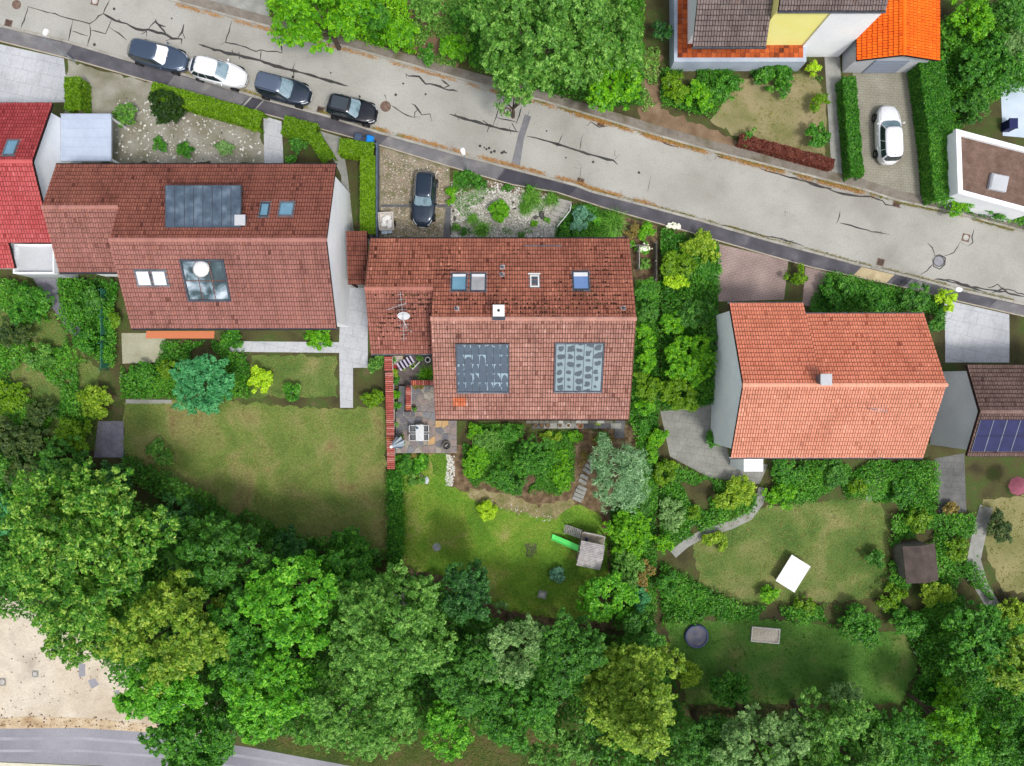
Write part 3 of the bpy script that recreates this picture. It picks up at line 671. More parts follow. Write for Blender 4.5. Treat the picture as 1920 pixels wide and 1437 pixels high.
M_glass_blue = mat('glass_blue', [(0, lin(92, 138, 162)), (1, lin(120, 166, 190))], .9, .05, spec=.9)
M_glass_sky = mat('glass_sky', [(0, lin(98, 134, 190)), (1, lin(120, 152, 204))], .9, .05, spec=.9)  # blue of the reflected sky set as the pane colour
M_blind = mat('blind_grey', [(0, lin(160, 158, 162)), (1, lin(186, 184, 188))], 1.5, .35, spec=.6)
M_blind_white = mat('blind_white', lin(238, 240, 242)); M_black = mat('black', lin(24, 24, 26), rough=.6)
def tile_mat(name, a, b, c, d, attr=.72, dark_end=.62, stain=.24): return mat(name, [(0, lin(*[v * dark_end for v in a])), (.14, lin(*a, .9)), (.45, lin(*b, .93)), (.75, lin(*c, .95)), (1, lin(*d, .95))], .7, .85, attr=attr, grain=.10, gscale=9, bump=.004, bscale=40, stain=(stain, .55), streak=(stain * .7,))
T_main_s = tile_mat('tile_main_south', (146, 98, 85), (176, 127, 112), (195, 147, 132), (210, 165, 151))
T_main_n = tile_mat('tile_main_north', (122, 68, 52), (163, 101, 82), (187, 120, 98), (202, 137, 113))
T_new = tile_mat('tile_new', (206, 112, 76), (214, 122, 84), (222, 132, 92), (226, 142, 104))
T_wing = tile_mat('tile_wing', (122, 72, 60), (162, 104, 90), (182, 122, 106), (196, 137, 121))
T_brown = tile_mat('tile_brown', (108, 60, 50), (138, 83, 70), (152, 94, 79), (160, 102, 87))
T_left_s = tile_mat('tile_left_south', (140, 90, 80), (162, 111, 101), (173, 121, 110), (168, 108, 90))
T_red = tile_mat('tile_red', (166, 66, 66), (186, 84, 84), (198, 100, 100), (206, 112, 110), dark_end=.8, stain=.1)
T_salmon = tile_mat('tile_salmon', (206, 134, 106), (224, 154, 127), (234, 164, 137), (240, 174, 148), dark_end=.8, stain=.1)
T_orange = tile_mat('tile_orange', (236, 92, 10), (248, 106, 14), (252, 116, 18), (250, 126, 34), dark_end=.8, stain=.1)
T_grey = tile_mat('tile_grey', (104, 90, 86), (126, 112, 108), (142, 128, 124), (132, 110, 102))
T_rust = tile_mat('tile_rust', (150, 66, 28), (176, 82, 34), (190, 94, 44), (182, 100, 58))
T_dkbrown = tile_mat('tile_dkbrown', (96, 74, 68), (122, 98, 90), (136, 112, 104), (144, 118, 108))

class Slope:
    def __init__(s, o, ridge, width, u):
        s.o = Vector(o); s.u = Vector(u).normalized(); v = Vector(ridge) - s.o; s.len = v.length; s.v = v.normalized(); s.w = width
        s.n = s.u.cross(s.v).normalized(); s.rot = Matrix((s.u, s.v, s.n)).transposed()
    def p(s, a, b, h=0): return s.o + s.u * a + s.v * b + s.n * h
    def ab(s, px, py, h=0):
        d = Wz(px, py, 0) - CAMP; o = s.o + s.n * h; t = (o - CAMP).dot(s.n) / d.dot(s.n); q = CAMP + d * t - s.o
        return q.dot(s.u), q.dot(s.v)
    def rect(s, x0, y0, x1, y1, h=0):
        q = [s.ab(*p, h) for p in ((x0, y0), (x1, y0), (x1, y1), (x0, y1))]
        A = sorted(a for a, _ in q); B = sorted(b for _, b in q)
        return (A[0] + A[1]) / 2, (A[2] + A[3]) / 2, (B[0] + B[1]) / 2, (B[2] + B[3]) / 2
PROF = ((.02, .004), (.14, .036), (.34, .036), (.46, .002), (.58, .030), (.76, .030), (.86, .002))
def lay_tiles(s, roof, m, seed, tw=.18, ex=.335, new=None, mnew=None, thick=.03, slips=True, lift=.03):
    rng = random.Random(seed); nc = max(1, round(s.w / tw)); tw = s.w / nc; nr = max(1, round(s.len / ex)); ex = s.len / nr
    mb = MB(); mn = MB(); k = len(PROF)
    for j in range(nr):
        for i in range(nc):
            a0 = i * tw; b0 = j * ex - .03 + rng.gauss(0, .008); c = s.p(a0, b0)
            t = .5 + .5 * mnoise.noise(Vector((c.x * .35, c.y * .35, seed))) ; t = min(1, max(0, .15 + .45 * t + .4 * rng.random())); q_ = rng.random(); t = .02 if q_ < .018 else 1.1 if q_ > .985 else t
            dh = rng.gauss(0, .004); ln = ex + .05; vs = []
            for bb, hh in ((0, .05 - thick), (0, .05), (.045, .044), (ln, -.004)):      # lip, darker lower edge, tile
                vs += [s.p(a0 + f * tw, b0 + bb, lift + dh + h + hh) for f, h in PROF]
            tgt = mn if new and new(a0, b0) else mb
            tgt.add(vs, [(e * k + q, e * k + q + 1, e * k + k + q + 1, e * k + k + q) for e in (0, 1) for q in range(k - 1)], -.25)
            tgt.add(vs[2 * k:], [(q, q + 1, k + q + 1, k + q) for q in range(k - 1)], t)
    o = mb.build('roof_tiles', m, roof); o['kind'] = 'stuff'
    if mn.v: o = mn.build('new_roof_tiles', mnew, roof, label='newer bright orange roof tiles'); o['kind'] = 'stuff'
def deck(root, slopes, name='roof', th=.16):
    mb = MB()
    for s in slopes:
        v = [s.p(a, b, h) for h in (-th, -.01) for a, b in ((0, -.02), (s.w, -.02), (s.w, s.len), (0, s.len))]
        mb.add(v, [(3, 2, 1, 0), (4, 5, 6, 7), (0, 1, 5, 4), (1, 2, 6, 5), (2, 3, 7, 6), (3, 0, 4, 7)])
    return mb.build(name, M_deck, root)
def ridge_tiles(a, b, roof, m, step=.38, r=.13, seed=1):
    a, b = Vector(a), Vector(b); d = b - a; n = max(1, round(d.length / step)); d /= n; rng = random.Random(seed); me = None
    q = d.to_track_quat('X', 'Z')
    for i in range(n):
        if me is None:
            mb = MB(); L = d.length; V = []
            for e, rr in ((0, r * 1.08), (L * .12, r * 1.08), (L * .13, r), (L * 1.05, r * .94)):
                for k in range(7):
                    t = math.pi * k / 6; V.append((e, math.cos(t) * rr * 1.15, math.sin(t) * rr * .7))
            F = [(e * 7 + k, e * 7 + k + 1, e * 7 + 8 + k, e * 7 + 7 + k) for e in range(3) for k in range(6)]
            mb.add(V, [f[::-1] for f in F], .6); o = mb.build('ridge_tile', m, roof, local=True); me = o.data
        else: o = put(bpy.data.objects.new('ridge_tile', me), roof)
        o.location = a + d * i - LOC[roof.name] + Vector((0, 0, rng.gauss(0, .006))); o.rotation_euler = q.to_euler()
def gutter_run(root, s, m, r=.075, name='gutter', off=.07):
    mb = MB(); V = []; n = 8
    for a in (-.05, s.w + .05):
        for k in range(n + 1):
            t = math.pi + math.pi * k / n; c = s.p(a, -.02 - off / 2, -.02); hv = Vector((s.v.x, s.v.y, 0)).normalized()
            V.append(c - hv * (.04 + r * math.cos(t)) + Vector((0, 0, r * math.sin(t))))
    F = [(k, k + 1, n + 2 + k, n + 1 + k) for k in range(n)]
    mb.add(V, F); mb.add([v - Vector((0, 0, .006)) for v in V], [f[::-1] for f in F]); mb.build(name, m, root)
def bars(mb, s, a0, a1, b0, b1, w, h0, h1):
    for ca, cb, da, db in (((a0 + a1) / 2, b0 + w / 2, a1 - a0, w), ((a0 + a1) / 2, b1 - w / 2, a1 - a0, w), (a0 + w / 2, (b0 + b1) / 2, w, b1 - b0 - 2 * w), (a1 - w / 2, (b0 + b1) / 2, w, b1 - b0 - 2 * w)):
        mb.box(s.p(ca, cb, (h0 + h1) / 2), (da, db, h1 - h0), rot=s.rot)
def skylight(root, s, x0, y0, x1, y1, glass, frame=None, blind=0, label=None, w=.07, h=.16):
    a0, a1, b0, b1 = s.rect(x0, y0, x1, y1, h)
    mb = MB(); bars(mb, s, a0, a1, b0, b1, w, .0, h); o = mb.build('skylight', frame or M_metal, root, label=label)
    mb = MB(); mb.box(s.p((a0 + a1) / 2, (b0 + b1) / 2, h - .05), (a1 - a0 - 2 * w, b1 - b0 - 2 * w, .02), rot=s.rot); mb.build('pane', glass, o)
    mb = MB(); bars(mb, s, a0 - .09, a1 + .09, b0 - .16, b1 + .09, .09, .06, .085); mb.build('flashing', M_metal, o)
    if blind:
        mb = MB(); d = (b1 - b0 - 2 * w) * blind;
        mb.box(s.p((a0 + a1) / 2, b0 + w + abs(d) / 2, h - .034), (a1 - a0 - 2 * w - .02, abs(d), .006), rot=s.rot); mb.build('blind', M_blind_white, o)
    return o
def shell(root, x0, x1, prof, m, name='wall'):
    """wall body: y-z outline (ccw seen from +x) pushed along x"""
    n = len(prof); mb = MB(); mb.add([(x, y, z) for x in (x0, x1) for y, z in prof], [tuple(range(n))[::-1], tuple(range(n, 2 * n))] + [(i, (i + 1) % n, n + (i + 1) % n, n + i) for i in range(n)])
    return mb.build(name, m, root)
def wall_window(root, c, w, h, axis, sgn, name='window'):
    """window on a wall: c centre on the wall face; axis 'x' or 'y' is the wall normal"""
    def bx(b, u, z, du, dz, t0, t1):
        d = (t1 - t0, du, dz) if axis == 'x' else (du, t1 - t0, dz); o = sgn * (t0 + t1) / 2
        b.box((c[0] + (o if axis == 'x' else u), c[1] + (o if axis == 'y' else u), c[2] + z), d)
    b = MB(); t = .07
    for u, z, du, dz in ((0, h / 2 - t / 2, w, t), (0, -h / 2 + t / 2, w, t), (w / 2 - t / 2, 0, t, h - 2 * t), (-w / 2 + t / 2, 0, t, h - 2 * t), (0, 0, t * .8, h - 2 * t)): bx(b, u, z, du, dz, .002, .05)
    o = b.build(name, M_paint, root)
    b = MB(); bx(b, 0, 0, w - 2 * t, h - 2 * t, .003, .02); b.build('pane', M_glass, o)
    b = MB(); bx(b, 0, -h / 2 - .03, w + .16, .05, .002, .14); b.build('sill', M_metal, o)
    return o

# ---- the main house in the middle
zr = 8.0; yr = 120.5 / 24 * (1 - zr / 54); zn = 5.25; yn = 269.5 / 24 * (1 - zn / 54); zs = 5.2; ys = -66.5 / 24 * (1 - zs / 54)
XR = 197.4 / 24; XM = -5.375; XL = -9.97
sN = (zr - zn) / (yn - yr)
zw, yw = 6.99, 6.44
yw = yn - (zw - zn) / sN
zws, yws = 4.95, 2.10
house = thing('house', 'red-tiled house with two square glass collectors on its roof, sharp in the centre', 'house', G(0, 3))
S_main = Slope((XM, ys, zs), (XM, yr, zr), XR - XM, (1, 0, 0))
S_north = Slope((XR, yn, zn), (XR, yr, zr), XR - XM, (-1, 0, 0))
S_north2 = Slope((XM, yn, zn), (XM, yw, zw), XM - XL, (-1, 0, 0))
S_wing = Slope((XL, yws, zws), (XL, yw, zw), XM - XL, (1, 0, 0))
roof = deck(house, [S_main, S_north, S_north2, S_wing])
_n0 = S_main.rect(846, 747, 869, 763)
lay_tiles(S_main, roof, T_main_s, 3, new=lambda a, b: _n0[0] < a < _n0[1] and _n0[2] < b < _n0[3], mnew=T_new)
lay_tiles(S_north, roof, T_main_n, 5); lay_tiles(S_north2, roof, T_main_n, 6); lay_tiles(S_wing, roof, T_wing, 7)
ridge_tiles((XM - .05, yr, zr + .03), (XR + .05, yr, zr + .03), roof, T_main_s); ridge_tiles((XL - .05, yw, zw + .03), (XM, yw, zw + .03), roof, T_wing)
gutter_run(house, S_north, M_zinc_dark); gutter_run(house, S_north2, M_zinc_dark); gutter_run(house, S_main, mat('copper_gutter', lin(96, 66, 58), rough=.5)); gutter_run(house, S_wing, M_metal)
shell(house, XM + .25, XR - .25, [(ys + .5, g(ys) - .4), (yn - .5, -.6), (yn - .5, zn - .05), (yr, zr - .25), (ys + .5, zs - .05)], M_white)
shell(house, XL + .25, XM + .26, [(yws + .45, g(yws) - .4), (yn - .52, -.6), (yn - .52, zn - .06), (yw, zw - .25), (yws + .45, zws - .05)], M_white, 'wing_wall')
M_vb = mat('verge_board', [(0, lin(120, 78, 66)), (1, lin(150, 100, 86))], 2, .8)   # verge boards along the gable ends
for s, e in ((S_main, S_main.w + .02), (S_main, -.02), (S_north, -.02), (S_north2, S_north2.w + .02), (S_wing, -.02)):
    mb = MB(); mb.box(s.p(e, s.len / 2, -.03), (.035, s.len, .2), rot=s.rot); mb.build('verge_board', M_vb, house)
for x in (-3.6, -.6, 3.0, 6.4): wall_window(house, (x, ys + .5, g(ys) + 1.5), 1.4, 1.3, 'y', -1); wall_window(house, (x, ys + .5, g(ys) + 4.2), 1.2, 1.2, 'y', -1)
skylight(house, S_north, 846, 512, 875, 545, M_glass_blue, M_zinc_dark, .16, 'roof window with blue-green glass')
skylight(house, S_north, 882, 512, 911, 546, M_blind, M_zinc_dark, .16, 'roof window with a grey blind')
skylight(house, S_north, 1074, 509, 1105, 543, M_glass_sky, M_zinc_dark, .24, 'roof window reflecting blue sky below a white blind')
skylight(house, S_north, 994, 516, 1011, 538, M_glass, M_paint, 0, 'small white framed roof hatch', .09, .14)
a0, a1, b0, b1 = S_north.rect(990, 514, 1013, 517); mb = MB(); mb.box(S_north.p((a0 + a1) / 2, (b0 + b1) / 2, .12), (a1 - a0, .09, .07), rot=S_north.rot); mb.build('hatch_bar', M_paint, house)
def glassmat(name, dark, pale, kind):
    """misted collector glass: condensation marks laid out pane by pane"""
    m = bpy.data.materials.new(name); m.use_nodes = True; n = m.node_tree.nodes; l = m.node_tree.links; b = n['Principled BSDF']
    b.inputs['Roughness'].default_value = .35; b.inputs['Specular IOR Level'].default_value = .25
    tc = n.new('ShaderNodeTexCoord'); sx = n.new('ShaderNodeSeparateXYZ'); l.new(tc.outputs['Generated'], sx.inputs[0])
    geo = n.new('ShaderNodeNewGeometry'); ns = n.new('ShaderNodeTexNoise'); ns.inputs['Scale'].default_value = 2.3; ns.inputs['Detail'].default_value = 3; l.new(geo.outputs['Position'], ns.inputs[0])
    oi = n.new('ShaderNodeObjectInfo')
    def ma(op, a, b_=None, c=None):
        q = n.new('ShaderNodeMath'); q.operation = op
        for i, v in enumerate((a, b_, c)):
            if v is None: continue
            if isinstance(v, (int, float)): q.inputs[i].default_value = v
            else: l.new(v, q.inputs[i])
        return q.outputs[0]
    jit = ma('MULTIPLY', ma('SUBTRACT', ns.outputs['Fac'], .5), .9)
    u = ma('ADD', ma('SUBTRACT', sx.outputs[0], .5), jit)
    rnd = oi.outputs['Random']
    if kind == 'oval':
        vv = ma('ADD', ma('MULTIPLY', sx.outputs[1], 6.0), ma('MULTIPLY', rnd, 3.7)); fl = ma('FLOOR', vv)
        wn = n.new('ShaderNodeTexWhiteNoise'); wn.noise_dimensions = '2D'; cb = n.new('ShaderNodeCombineXYZ'); l.new(fl, cb.inputs[0]); l.new(rnd, cb.inputs[1]); l.new(cb.outputs[0], wn.inputs['Vector'])
        f = ma('ADD', ma('SUBTRACT', ma('FRACT', vv), .5), ma('MULTIPLY', jit, .8))
        du = ma('ADD', u, ma('MULTIPLY', ma('SUBTRACT', wn.outputs['Value'], .5), .25))
        d = ma('ADD', ma('POWER', ma('ABSOLUTE', ma('MULTIPLY', du, 2.2)), 3.0), ma('POWER', ma('ABSOLUTE', ma('MULTIPLY', f, 2.5)), 3.0))
        d = ma('ADD', d, ma('MULTIPLY', wn.outputs['Value'], .8)); lo, hi = .82, .98
    else:
        f = ma('SUBTRACT', sx.outputs[1], ma('ADD', ma('MULTIPLY', jit, 1.2), ma('MULTIPLY', rnd, .25))); d0 = ma('ADD', ma('POWER', ma('ABSOLUTE', ma('MULTIPLY', u, 1.9)), 2.0), ma('POWER', ma('ABSOLUTE', ma('MULTIPLY', f, 1.22)), 2.0))
        d = ma('SUBTRACT', d0, ma('MULTIPLY', ma('GREATER_THAN', ma('FRACT', ma('MULTIPLY', rnd, 7.0)), .42), .6)); lo, hi = .93, 1.0
    cr = n.new('ShaderNodeValToRGB'); e = cr.color_ramp.elements; l.new(d, cr.inputs[0]) ; e[0].position, e[0].color = lo, dark; e[1].position, e[1].color = hi, pale
    hv = n.new('ShaderNodeHueSaturation'); l.new(cr.outputs[0], hv.inputs['Color']); l.new(ma('ADD', ma('MULTIPLY', ns.outputs['Fac'], .5), .75), hv.inputs['Value'])
    l.new(hv.outputs[0], b.inputs['Base Color']); return m
def collector(x0, y0, x1, y1, cols, rows, m, label):
    s = S_main; a0, a1, b0, b1 = s.rect(x0, y0, x1, y1, .14)
    mb = MB(); mb.box(s.p((a0 + a1) / 2, (b0 + b1) / 2, .09), (a1 - a0, b1 - b0, .11), rot=s.rot); o = mb.build('solar_collector', M_zinc_dark, house, label=label)
    mb = MB(); bars(mb, s, a0 - .03, a1 + .03, b0 - .05, b1 + .05, .07, .04, .20); mb.build('collector_frame', M_zinc_dark, o)
    mb = MB(); mb.tube([s.p(a0, b0 - .09, .12), s.p(a1, b0 - .09, .12)], .05, 8); mb.build('header_pipe', M_metal, o)
    w = (a1 - a0 - .12) / cols; h = (b1 - b0 - .1) / rows
    for i in range(cols):
        for j in range(rows):
            mb = MB(); c = s.p(a0 + .06 + w * (i + .5), b0 + .05 + h * (j + .5), .17)
            mb.box(c, (w - .045, h + (.02 if rows > 1 else -.02), .014), rot=s.rot @ Matrix.Rotation(-.012 if rows > 1 else 0, 3, 'X')); mb.build('glass_pane', m, o)
collector(856, 646, 954, 735, 7, 5, glassmat('collector_dark', lin(80, 94, 108), lin(150, 172, 184), 'arc'), 'dark grey-blue solar collector')
collector(1040, 644, 1130, 734, 5, 1, glassmat('collector_pale', lin(78, 90, 98), lin(138, 156, 162), 'oval'), 'pale misted solar collector with dark oval patches')
ch = Wz(935, 583, 9.0)
mb = MB(); mb.box((ch.x, ch.y, 8.25), (.64, .64, 1.7)); cho = mb.build('chimney', mat('chimney_sheet', lin(74, 84, 92), rough=.5), roof)
mb = MB(); mb.bbox((ch.x, ch.y, 9.12), (.76, .76, .09), .02); mb.build('chimney_cap', M_paint, cho)
mb = MB(); mb.box((ch.x, ch.y - .42, 8.22), (.86, .26, .06)); mb.build('chimney_flashing', M_zinc_dark, cho)
mb = MB(); mb.lathe((ch.x, ch.y, 9.15), [(.09, 0), (.09, .06), (.06, .065)], 12); mb.build('flue', M_black, cho)
def vent(px, py, s=S_north, h=.3, r=.07):
    a, b = s.ab(px, py, .15); c = s.p(a, b, 0)
    mb = MB(); mb.box(s.p(a, b, .075), (.34, .36, .02), rot=s.rot); o = mb.build('roof_vent', mat('vent_flashing', lin(188, 192, 196), rough=.5), roof)
    mb = MB(); mb.lathe((c.x, c.y, c.z), [(r * 1.2, 0), (r, .08), (r, h), (r * 1.35, h + .01), (r * 1.3, h + .08), (r * .5, h + .1)], 12); mb.build('vent_pipe', M_zinc_dark, o)
for q in ((941, 514), (942, 500), (856, 578), (1169, 577)): vent(*q)
mb = MB(); s = S_north
a0, b0 = s.ab(1053, 461, .15); a1, _ = s.ab(983, 461, .15)
for h in (.1, .2): mb.tube([s.p(a0, b0, h), s.p(a1, b0, h)], .018, 6)
for i in range(9): mb.box(s.p(a0 + (a1 - a0) * (i + .5) / 9, b0, .12), (.03, .04, .2), rot=s.rot)
mb.build('snow_guard', M_metal, roof)
mb = MB()   # roof ladder hooks on the south slope
for px in (993, 1046, 1107, 1169, 838, 902): a, b = S_main.ab(px, 615, .1); mb.box(S_main.p(a, b, .1), (.05, .3, .03), rot=S_main.rot); mb.box(S_main.p(a, b - .14, .13), (.05, .03, .09), rot=S_main.rot)
mb.build('roof_hooks', mat('hook', lin(120, 66, 56), rough=.6), roof)
# moss cushions on the north side
rng = random.Random(77); mb = MB(); cnt = 0
while cnt < 700:
    s = S_north if rng.random() < .86 else S_wing; a, b = rng.uniform(.2, s.w - .2), rng.uniform(.3, s.len - .1)
    d = mnoise.noise(Vector((a * .35, b * .5, 4.2))) + (b / s.len - .45) * .9
    if rng.random() > max(.02, d * 1.5): continue
    c = s.p(round(a / .145) * .145 + .1, round(b / .335) * .335 - .02, .055); mb.blob(c, rng.uniform(.035, .105), rng, .55, rng.random()); cnt += 1
o = mb.build('moss', mat('moss', [(0, lin(40, 24, 18)), (.7, lin(66, 38, 27)), (1, lin(88, 78, 40))], 4, .95, attr=1.0), roof); o['kind'] = 'stuff'
# antenna on the wing roof
a, b = S_wing.ab(771, 621); fb = S_wing.p(a, b, 0)
ant = thing('roof_antenna', 'roof aerial mast with combs and a small white dish on the lower roof wing', 'antenna', fb)
M_alu = mat('aluminium', lin(196, 198, 200), rough=.4, metal=.5)
zt = fb.z + 2.6; tp = Vector((fb.x, fb.y, zt))
mb = MB(); mb.tube([fb - Vector((0, 0, .2)), tp], .028, 8); mb.tube([fb + Vector((0, 0, .0)), fb + Vector((0, 0, .18))], [.09, .05], 10); mb.build('mast', M_alu, ant)
def yagi(x0, y0, x1, y1, z, n, ln):
    A, B = Wz(x0, y0, z), Wz(x1, y1, z); d = (B - A).normalized(); q = Vector((-d.y, d.x, 0)); mb = MB(); mb.tube([A, B], .016, 6); bo = mb.build('boom', M_alu, ant)
    for i in range(n):
        c = A.lerp(B, (i + .3) / n); L = ln * (1 - .35 * i / n); mb = MB(); mb.tube([c - q * L, c + q * L], .009, 5); mb.build('element', M_alu, bo)
yagi(758, 612, 750, 546, zt - .35, 7, .36); yagi(762, 569, 726, 581, zt - .1, 6, .14); yagi(757, 611, 757, 640, zt - .6, 4, .32)
A = Wz(749, 584, zt - .5); mb = MB(); mb.tube([A, Vector((fb.x, fb.y, zt - .9))], .02, 6); mb.build('arm', M_alu, ant)
c = Wz(757, 591, zt - .55); mb = MB(); V, F = [], []
nrm = Vector((.05, -.75, .5)).normalized(); u = nrm.cross(Vector((0, 0, 1))).normalized(); w = nrm.cross(u)
for i in range(5):
    for k in range(18):
        rr = .42 * i / 4; t = 2 * math.pi * k / 18; V.append(c + u * rr * math.cos(t) + w * rr * math.sin(t) + nrm * (rr * rr * .45))
F = [(i * 18 + k, i * 18 + (k + 1) % 18, i * 18 + 18 + (k + 1) % 18, i * 18 + 18 + k) for i in range(4) for k in range(18)]
mb.add(V, F); di = mb.build('dish', mat('dish_white', lin(224, 226, 230), rough=.5), ant, smooth=True)
mb = MB(); mb.tube([c - w * .3, c + nrm * .45], .014, 5); mb.box(c + nrm * .46, (.08, .08, .1)); mb.build('receiver', M_alu, di)

# ---- neighbour on the left, with a stepped wing
lzr = 8.0; lx1 = -12.35; lyr = 268.5 / 24 * (1 - lzr / 54); lzn = 5.48; lyn = 408.5 / 24 * (1 - lzn / 54); lzs = 5.3; lys = 103.5 / 24 * (1 - lzs / 54); lxm = -26.8; lx0 = -32.0
lsl = (lzr - lzn) / (lyn - lyr); lyw = 11.98; lzw = lzn + lsl * (lyn - lyw); lyws, lzws = 7.86, 5.13
hl = thing('house', 'brown-red tiled neighbour house with a white gable facing the centre house', 'house', G(-20, 9))
A1 = Slope((lxm, lys, lzs), (lxm, lyr, lzr), lx1 - lxm, (1, 0, 0)); A2 = Slope((lx1, lyn, lzn), (lx1, lyr, lzr), lx1 - lxm, (-1, 0, 0))
A3 = Slope((lxm, lyn, lzn), (lxm, lyw, lzw), lxm - lx0, (-1, 0, 0)); A4 = Slope((lx0, lyws, lzws), (lx0, lyw, lzw), lxm - lx0, (1, 0, 0))
rl = deck(hl, [A1, A2, A3, A4])
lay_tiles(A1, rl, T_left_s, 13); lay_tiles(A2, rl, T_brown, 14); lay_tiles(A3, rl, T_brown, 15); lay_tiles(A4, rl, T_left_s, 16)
ridge_tiles((lxm, lyr, lzr + .03), (lx1 + .05, lyr, lzr + .03), rl, T_left_s); ridge_tiles((lx0, lyw, lzw + .03), (lxm, lyw, lzw + .03), rl, T_left_s)
for s in (A1, A2, A3, A4): gutter_run(hl, s, M_zinc_dark)
shell(hl, lxm + .2, lx1 - .3, [(lys + .5, g(lys) - .4), (lyn - .5, -.6), (lyn - .5, lzn - .05), (lyr, lzr - .25), (lys + .5, lzs - .05)], M_white)
shell(hl, lx0 + .25, lxm + .21, [(lyws + .45, -.6), (lyn - .52, -.6), (lyn - .52, lzn - .06), (lyw, lzw - .25), (lyws + .45, lzws - .05)], M_white, 'wing_wall')
skylight(hl, A1, 255, 508, 282, 537, M_blind_white, M_metal); skylight(hl, A1, 285, 508, 312, 537, M_blind_white, M_metal)
skylight(hl, A2, 487, 380, 504, 405, M_glass_blue, M_zinc_dark); skylight(hl, A2, 523, 379, 550, 404, M_glass_blue, M_metal)
zc_ = 7.75; ca, cb_ = Wz(309, 427, zc_), Wz(452, 347, zc_)
mb = MB(); mb.box(((ca.x + cb_.x) / 2, (ca.y + cb_.y) / 2, zc_ - .1), (cb_.x - ca.x, cb_.y - ca.y, .16)); co = mb.build('solar_collector', M_zinc_dark, hl)
mc = mat('collector_blue', [(0, lin(60, 72, 88)), (.5, lin(80, 96, 112)), (1, lin(112, 128, 144))], 1.4, .2, spec=.6)
for i in range(8):
    w = (cb_.x - ca.x - .1) / 8; mb = MB(); mb.box((ca.x + .05 + w * (i + .5), (ca.y + cb_.y) / 2, zc_ - .01), (w - .05, cb_.y - ca.y - .12, .02)); mb.build('glass_pane', mc, co)
for x in (ca.x + .3, (ca.x + cb_.x) / 2, cb_.x - .3): mb = MB(); mb.box((x, cb_.y - .15, zc_ - .9), (.08, .08, 1.5)); mb.build('stand_leg', M_metal, co)
c = Wz(450, 413, 7.9); mb = MB(); mb.box((c.x, c.y, 7.3), (.6, .6, 1.2)); o = mb.build('chimney', mat('chimney_sheet', lin(74, 84, 92)), rl); mb = MB(); mb.bbox((c.x, c.y, 7.92), (.72, .72, .08), .02); mb.build('chimney_cap', M_conc_white, o)
# big roof glazing and white dome; pale reflections are mottled into the pane colour
a0, a1, b0, b1 = A1.rect(344, 487, 426, 566, .2)
mb = MB(); bars(mb, A1, a0, a1, b0, b1, .12, .0, .2); gz = mb.build('roof_glazing', M_zinc_dark, hl, label='large dark roof window with pale reflections')
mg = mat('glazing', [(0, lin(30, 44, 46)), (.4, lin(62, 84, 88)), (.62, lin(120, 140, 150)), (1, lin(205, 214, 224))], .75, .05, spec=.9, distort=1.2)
for i in range(3):
    for j in range(2):
        w = (a1 - a0 - .24) / 3; h = (b1 - b0 - .24) / 2; mb = MB(); mb.box(A1.p(a0 + .12 + w * (i + .5), b0 + .12 + h * (j + .5), .15), (w - .06, h - .06, .02), rot=A1.rot); mb.build('pane', mg, gz)
a, b = A1.ab(377, 504, .3); c = A1.p(a, b, .3); mb = MB(); mb.lathe((c.x, c.y, c.z - .12), [(.2, 0), (.5, .05), (.58, .14), (.42, .24), (.15, .29)], 18); mb.build('roof_dome', M_paint, gz, smooth=True)
aw = A1.rect(276, 623, 402, 633); mb = MB(); mb.box((Wz(338, 628, 3.2)), (5.0, .55, .05), rot=Matrix.Rotation(-.15, 3, 'X')); mb.build('awning', mat('awning', lin(214, 130, 90)), hl)
porch = thing('porch_roof', 'small brown-tiled link roof between the left neighbour and the centre house', 'porch', W(671, 485))
pz = 2.7; pa, pb = Wz(652, 533, pz), Wz(691, 437, pz); P1 = Slope((pa.x, pa.y, pz - .1), (pa.x, pb.y, pz + .5), pb.x - pa.x, (1, 0, 0))
pr = deck(porch, [P1], 'roof'); lay_tiles(P1, pr, T_brown, 18)
mb = MB(); [mb.box(((pa.x + .1 if i % 2 else pb.x - .1), (pa.y + .15 if i < 2 else pb.y - .2), 1.2), (.14, .14, 2.9)) for i in range(4)]; mb.build('posts', M_deck, porch)

# ---- far left red house, carport and white terrace
rx = -33.3; ryr, rzr, ryn, rzn, rys = 15.39, 6.0, 20.24, 3.9, 10.19
hr = thing('house', 'bright red-roofed house cut off by the left picture edge', 'house', G(-38, 15))
B1 = Slope((-52, rys, rzn), (-52, ryr, rzr), rx + 52, (1, 0, 0)); B2 = Slope((rx, ryn, rzn), (rx, ryr, rzr), rx + 52, (-1, 0, 0))
wz = 2.9; q = Wz(29, 503, wz); B3 = Slope((-52, q.y, wz), (-52, q.y + 3.2, wz + 1.2), q.x + 52, (1, 0, 0))
rr_ = deck(hr, [B1, B2, B3]); lay_tiles(B1, rr_, T_red, 23, tw=.2); lay_tiles(B2, rr_, tile_mat('tile_red_dark', (138, 48, 50), (156, 60, 62), (170, 72, 74), (180, 84, 84), dark_end=.8, stain=.1), 24, tw=.2); lay_tiles(B3, rr_, T_red, 25, tw=.2)
ridge_tiles((-46, ryr, rzr + .03), (rx + .05, ryr, rzr + .03), rr_, T_red)
shell(hr, -51.5, rx - .35, [(rys + .5, -.5), (ryn - .5, -.5), (ryn - .5, rzn - .05), (ryr, rzr - .25), (rys + .5, rzn - .05)], M_white)
shell(hr, -51.5, q.x - .3, [(q.y + .4, -.5), (rys + .6, -.5), (rys + .6, wz + .2), (q.y + .4, wz - .15)], M_white, 'wing_wall')
skylight(hr, B2, 8, 262, 30, 290, M_glass_blue, M_metal)
a, b = Wz(32, 515, 2.4), Wz(109, 460, 2.4)
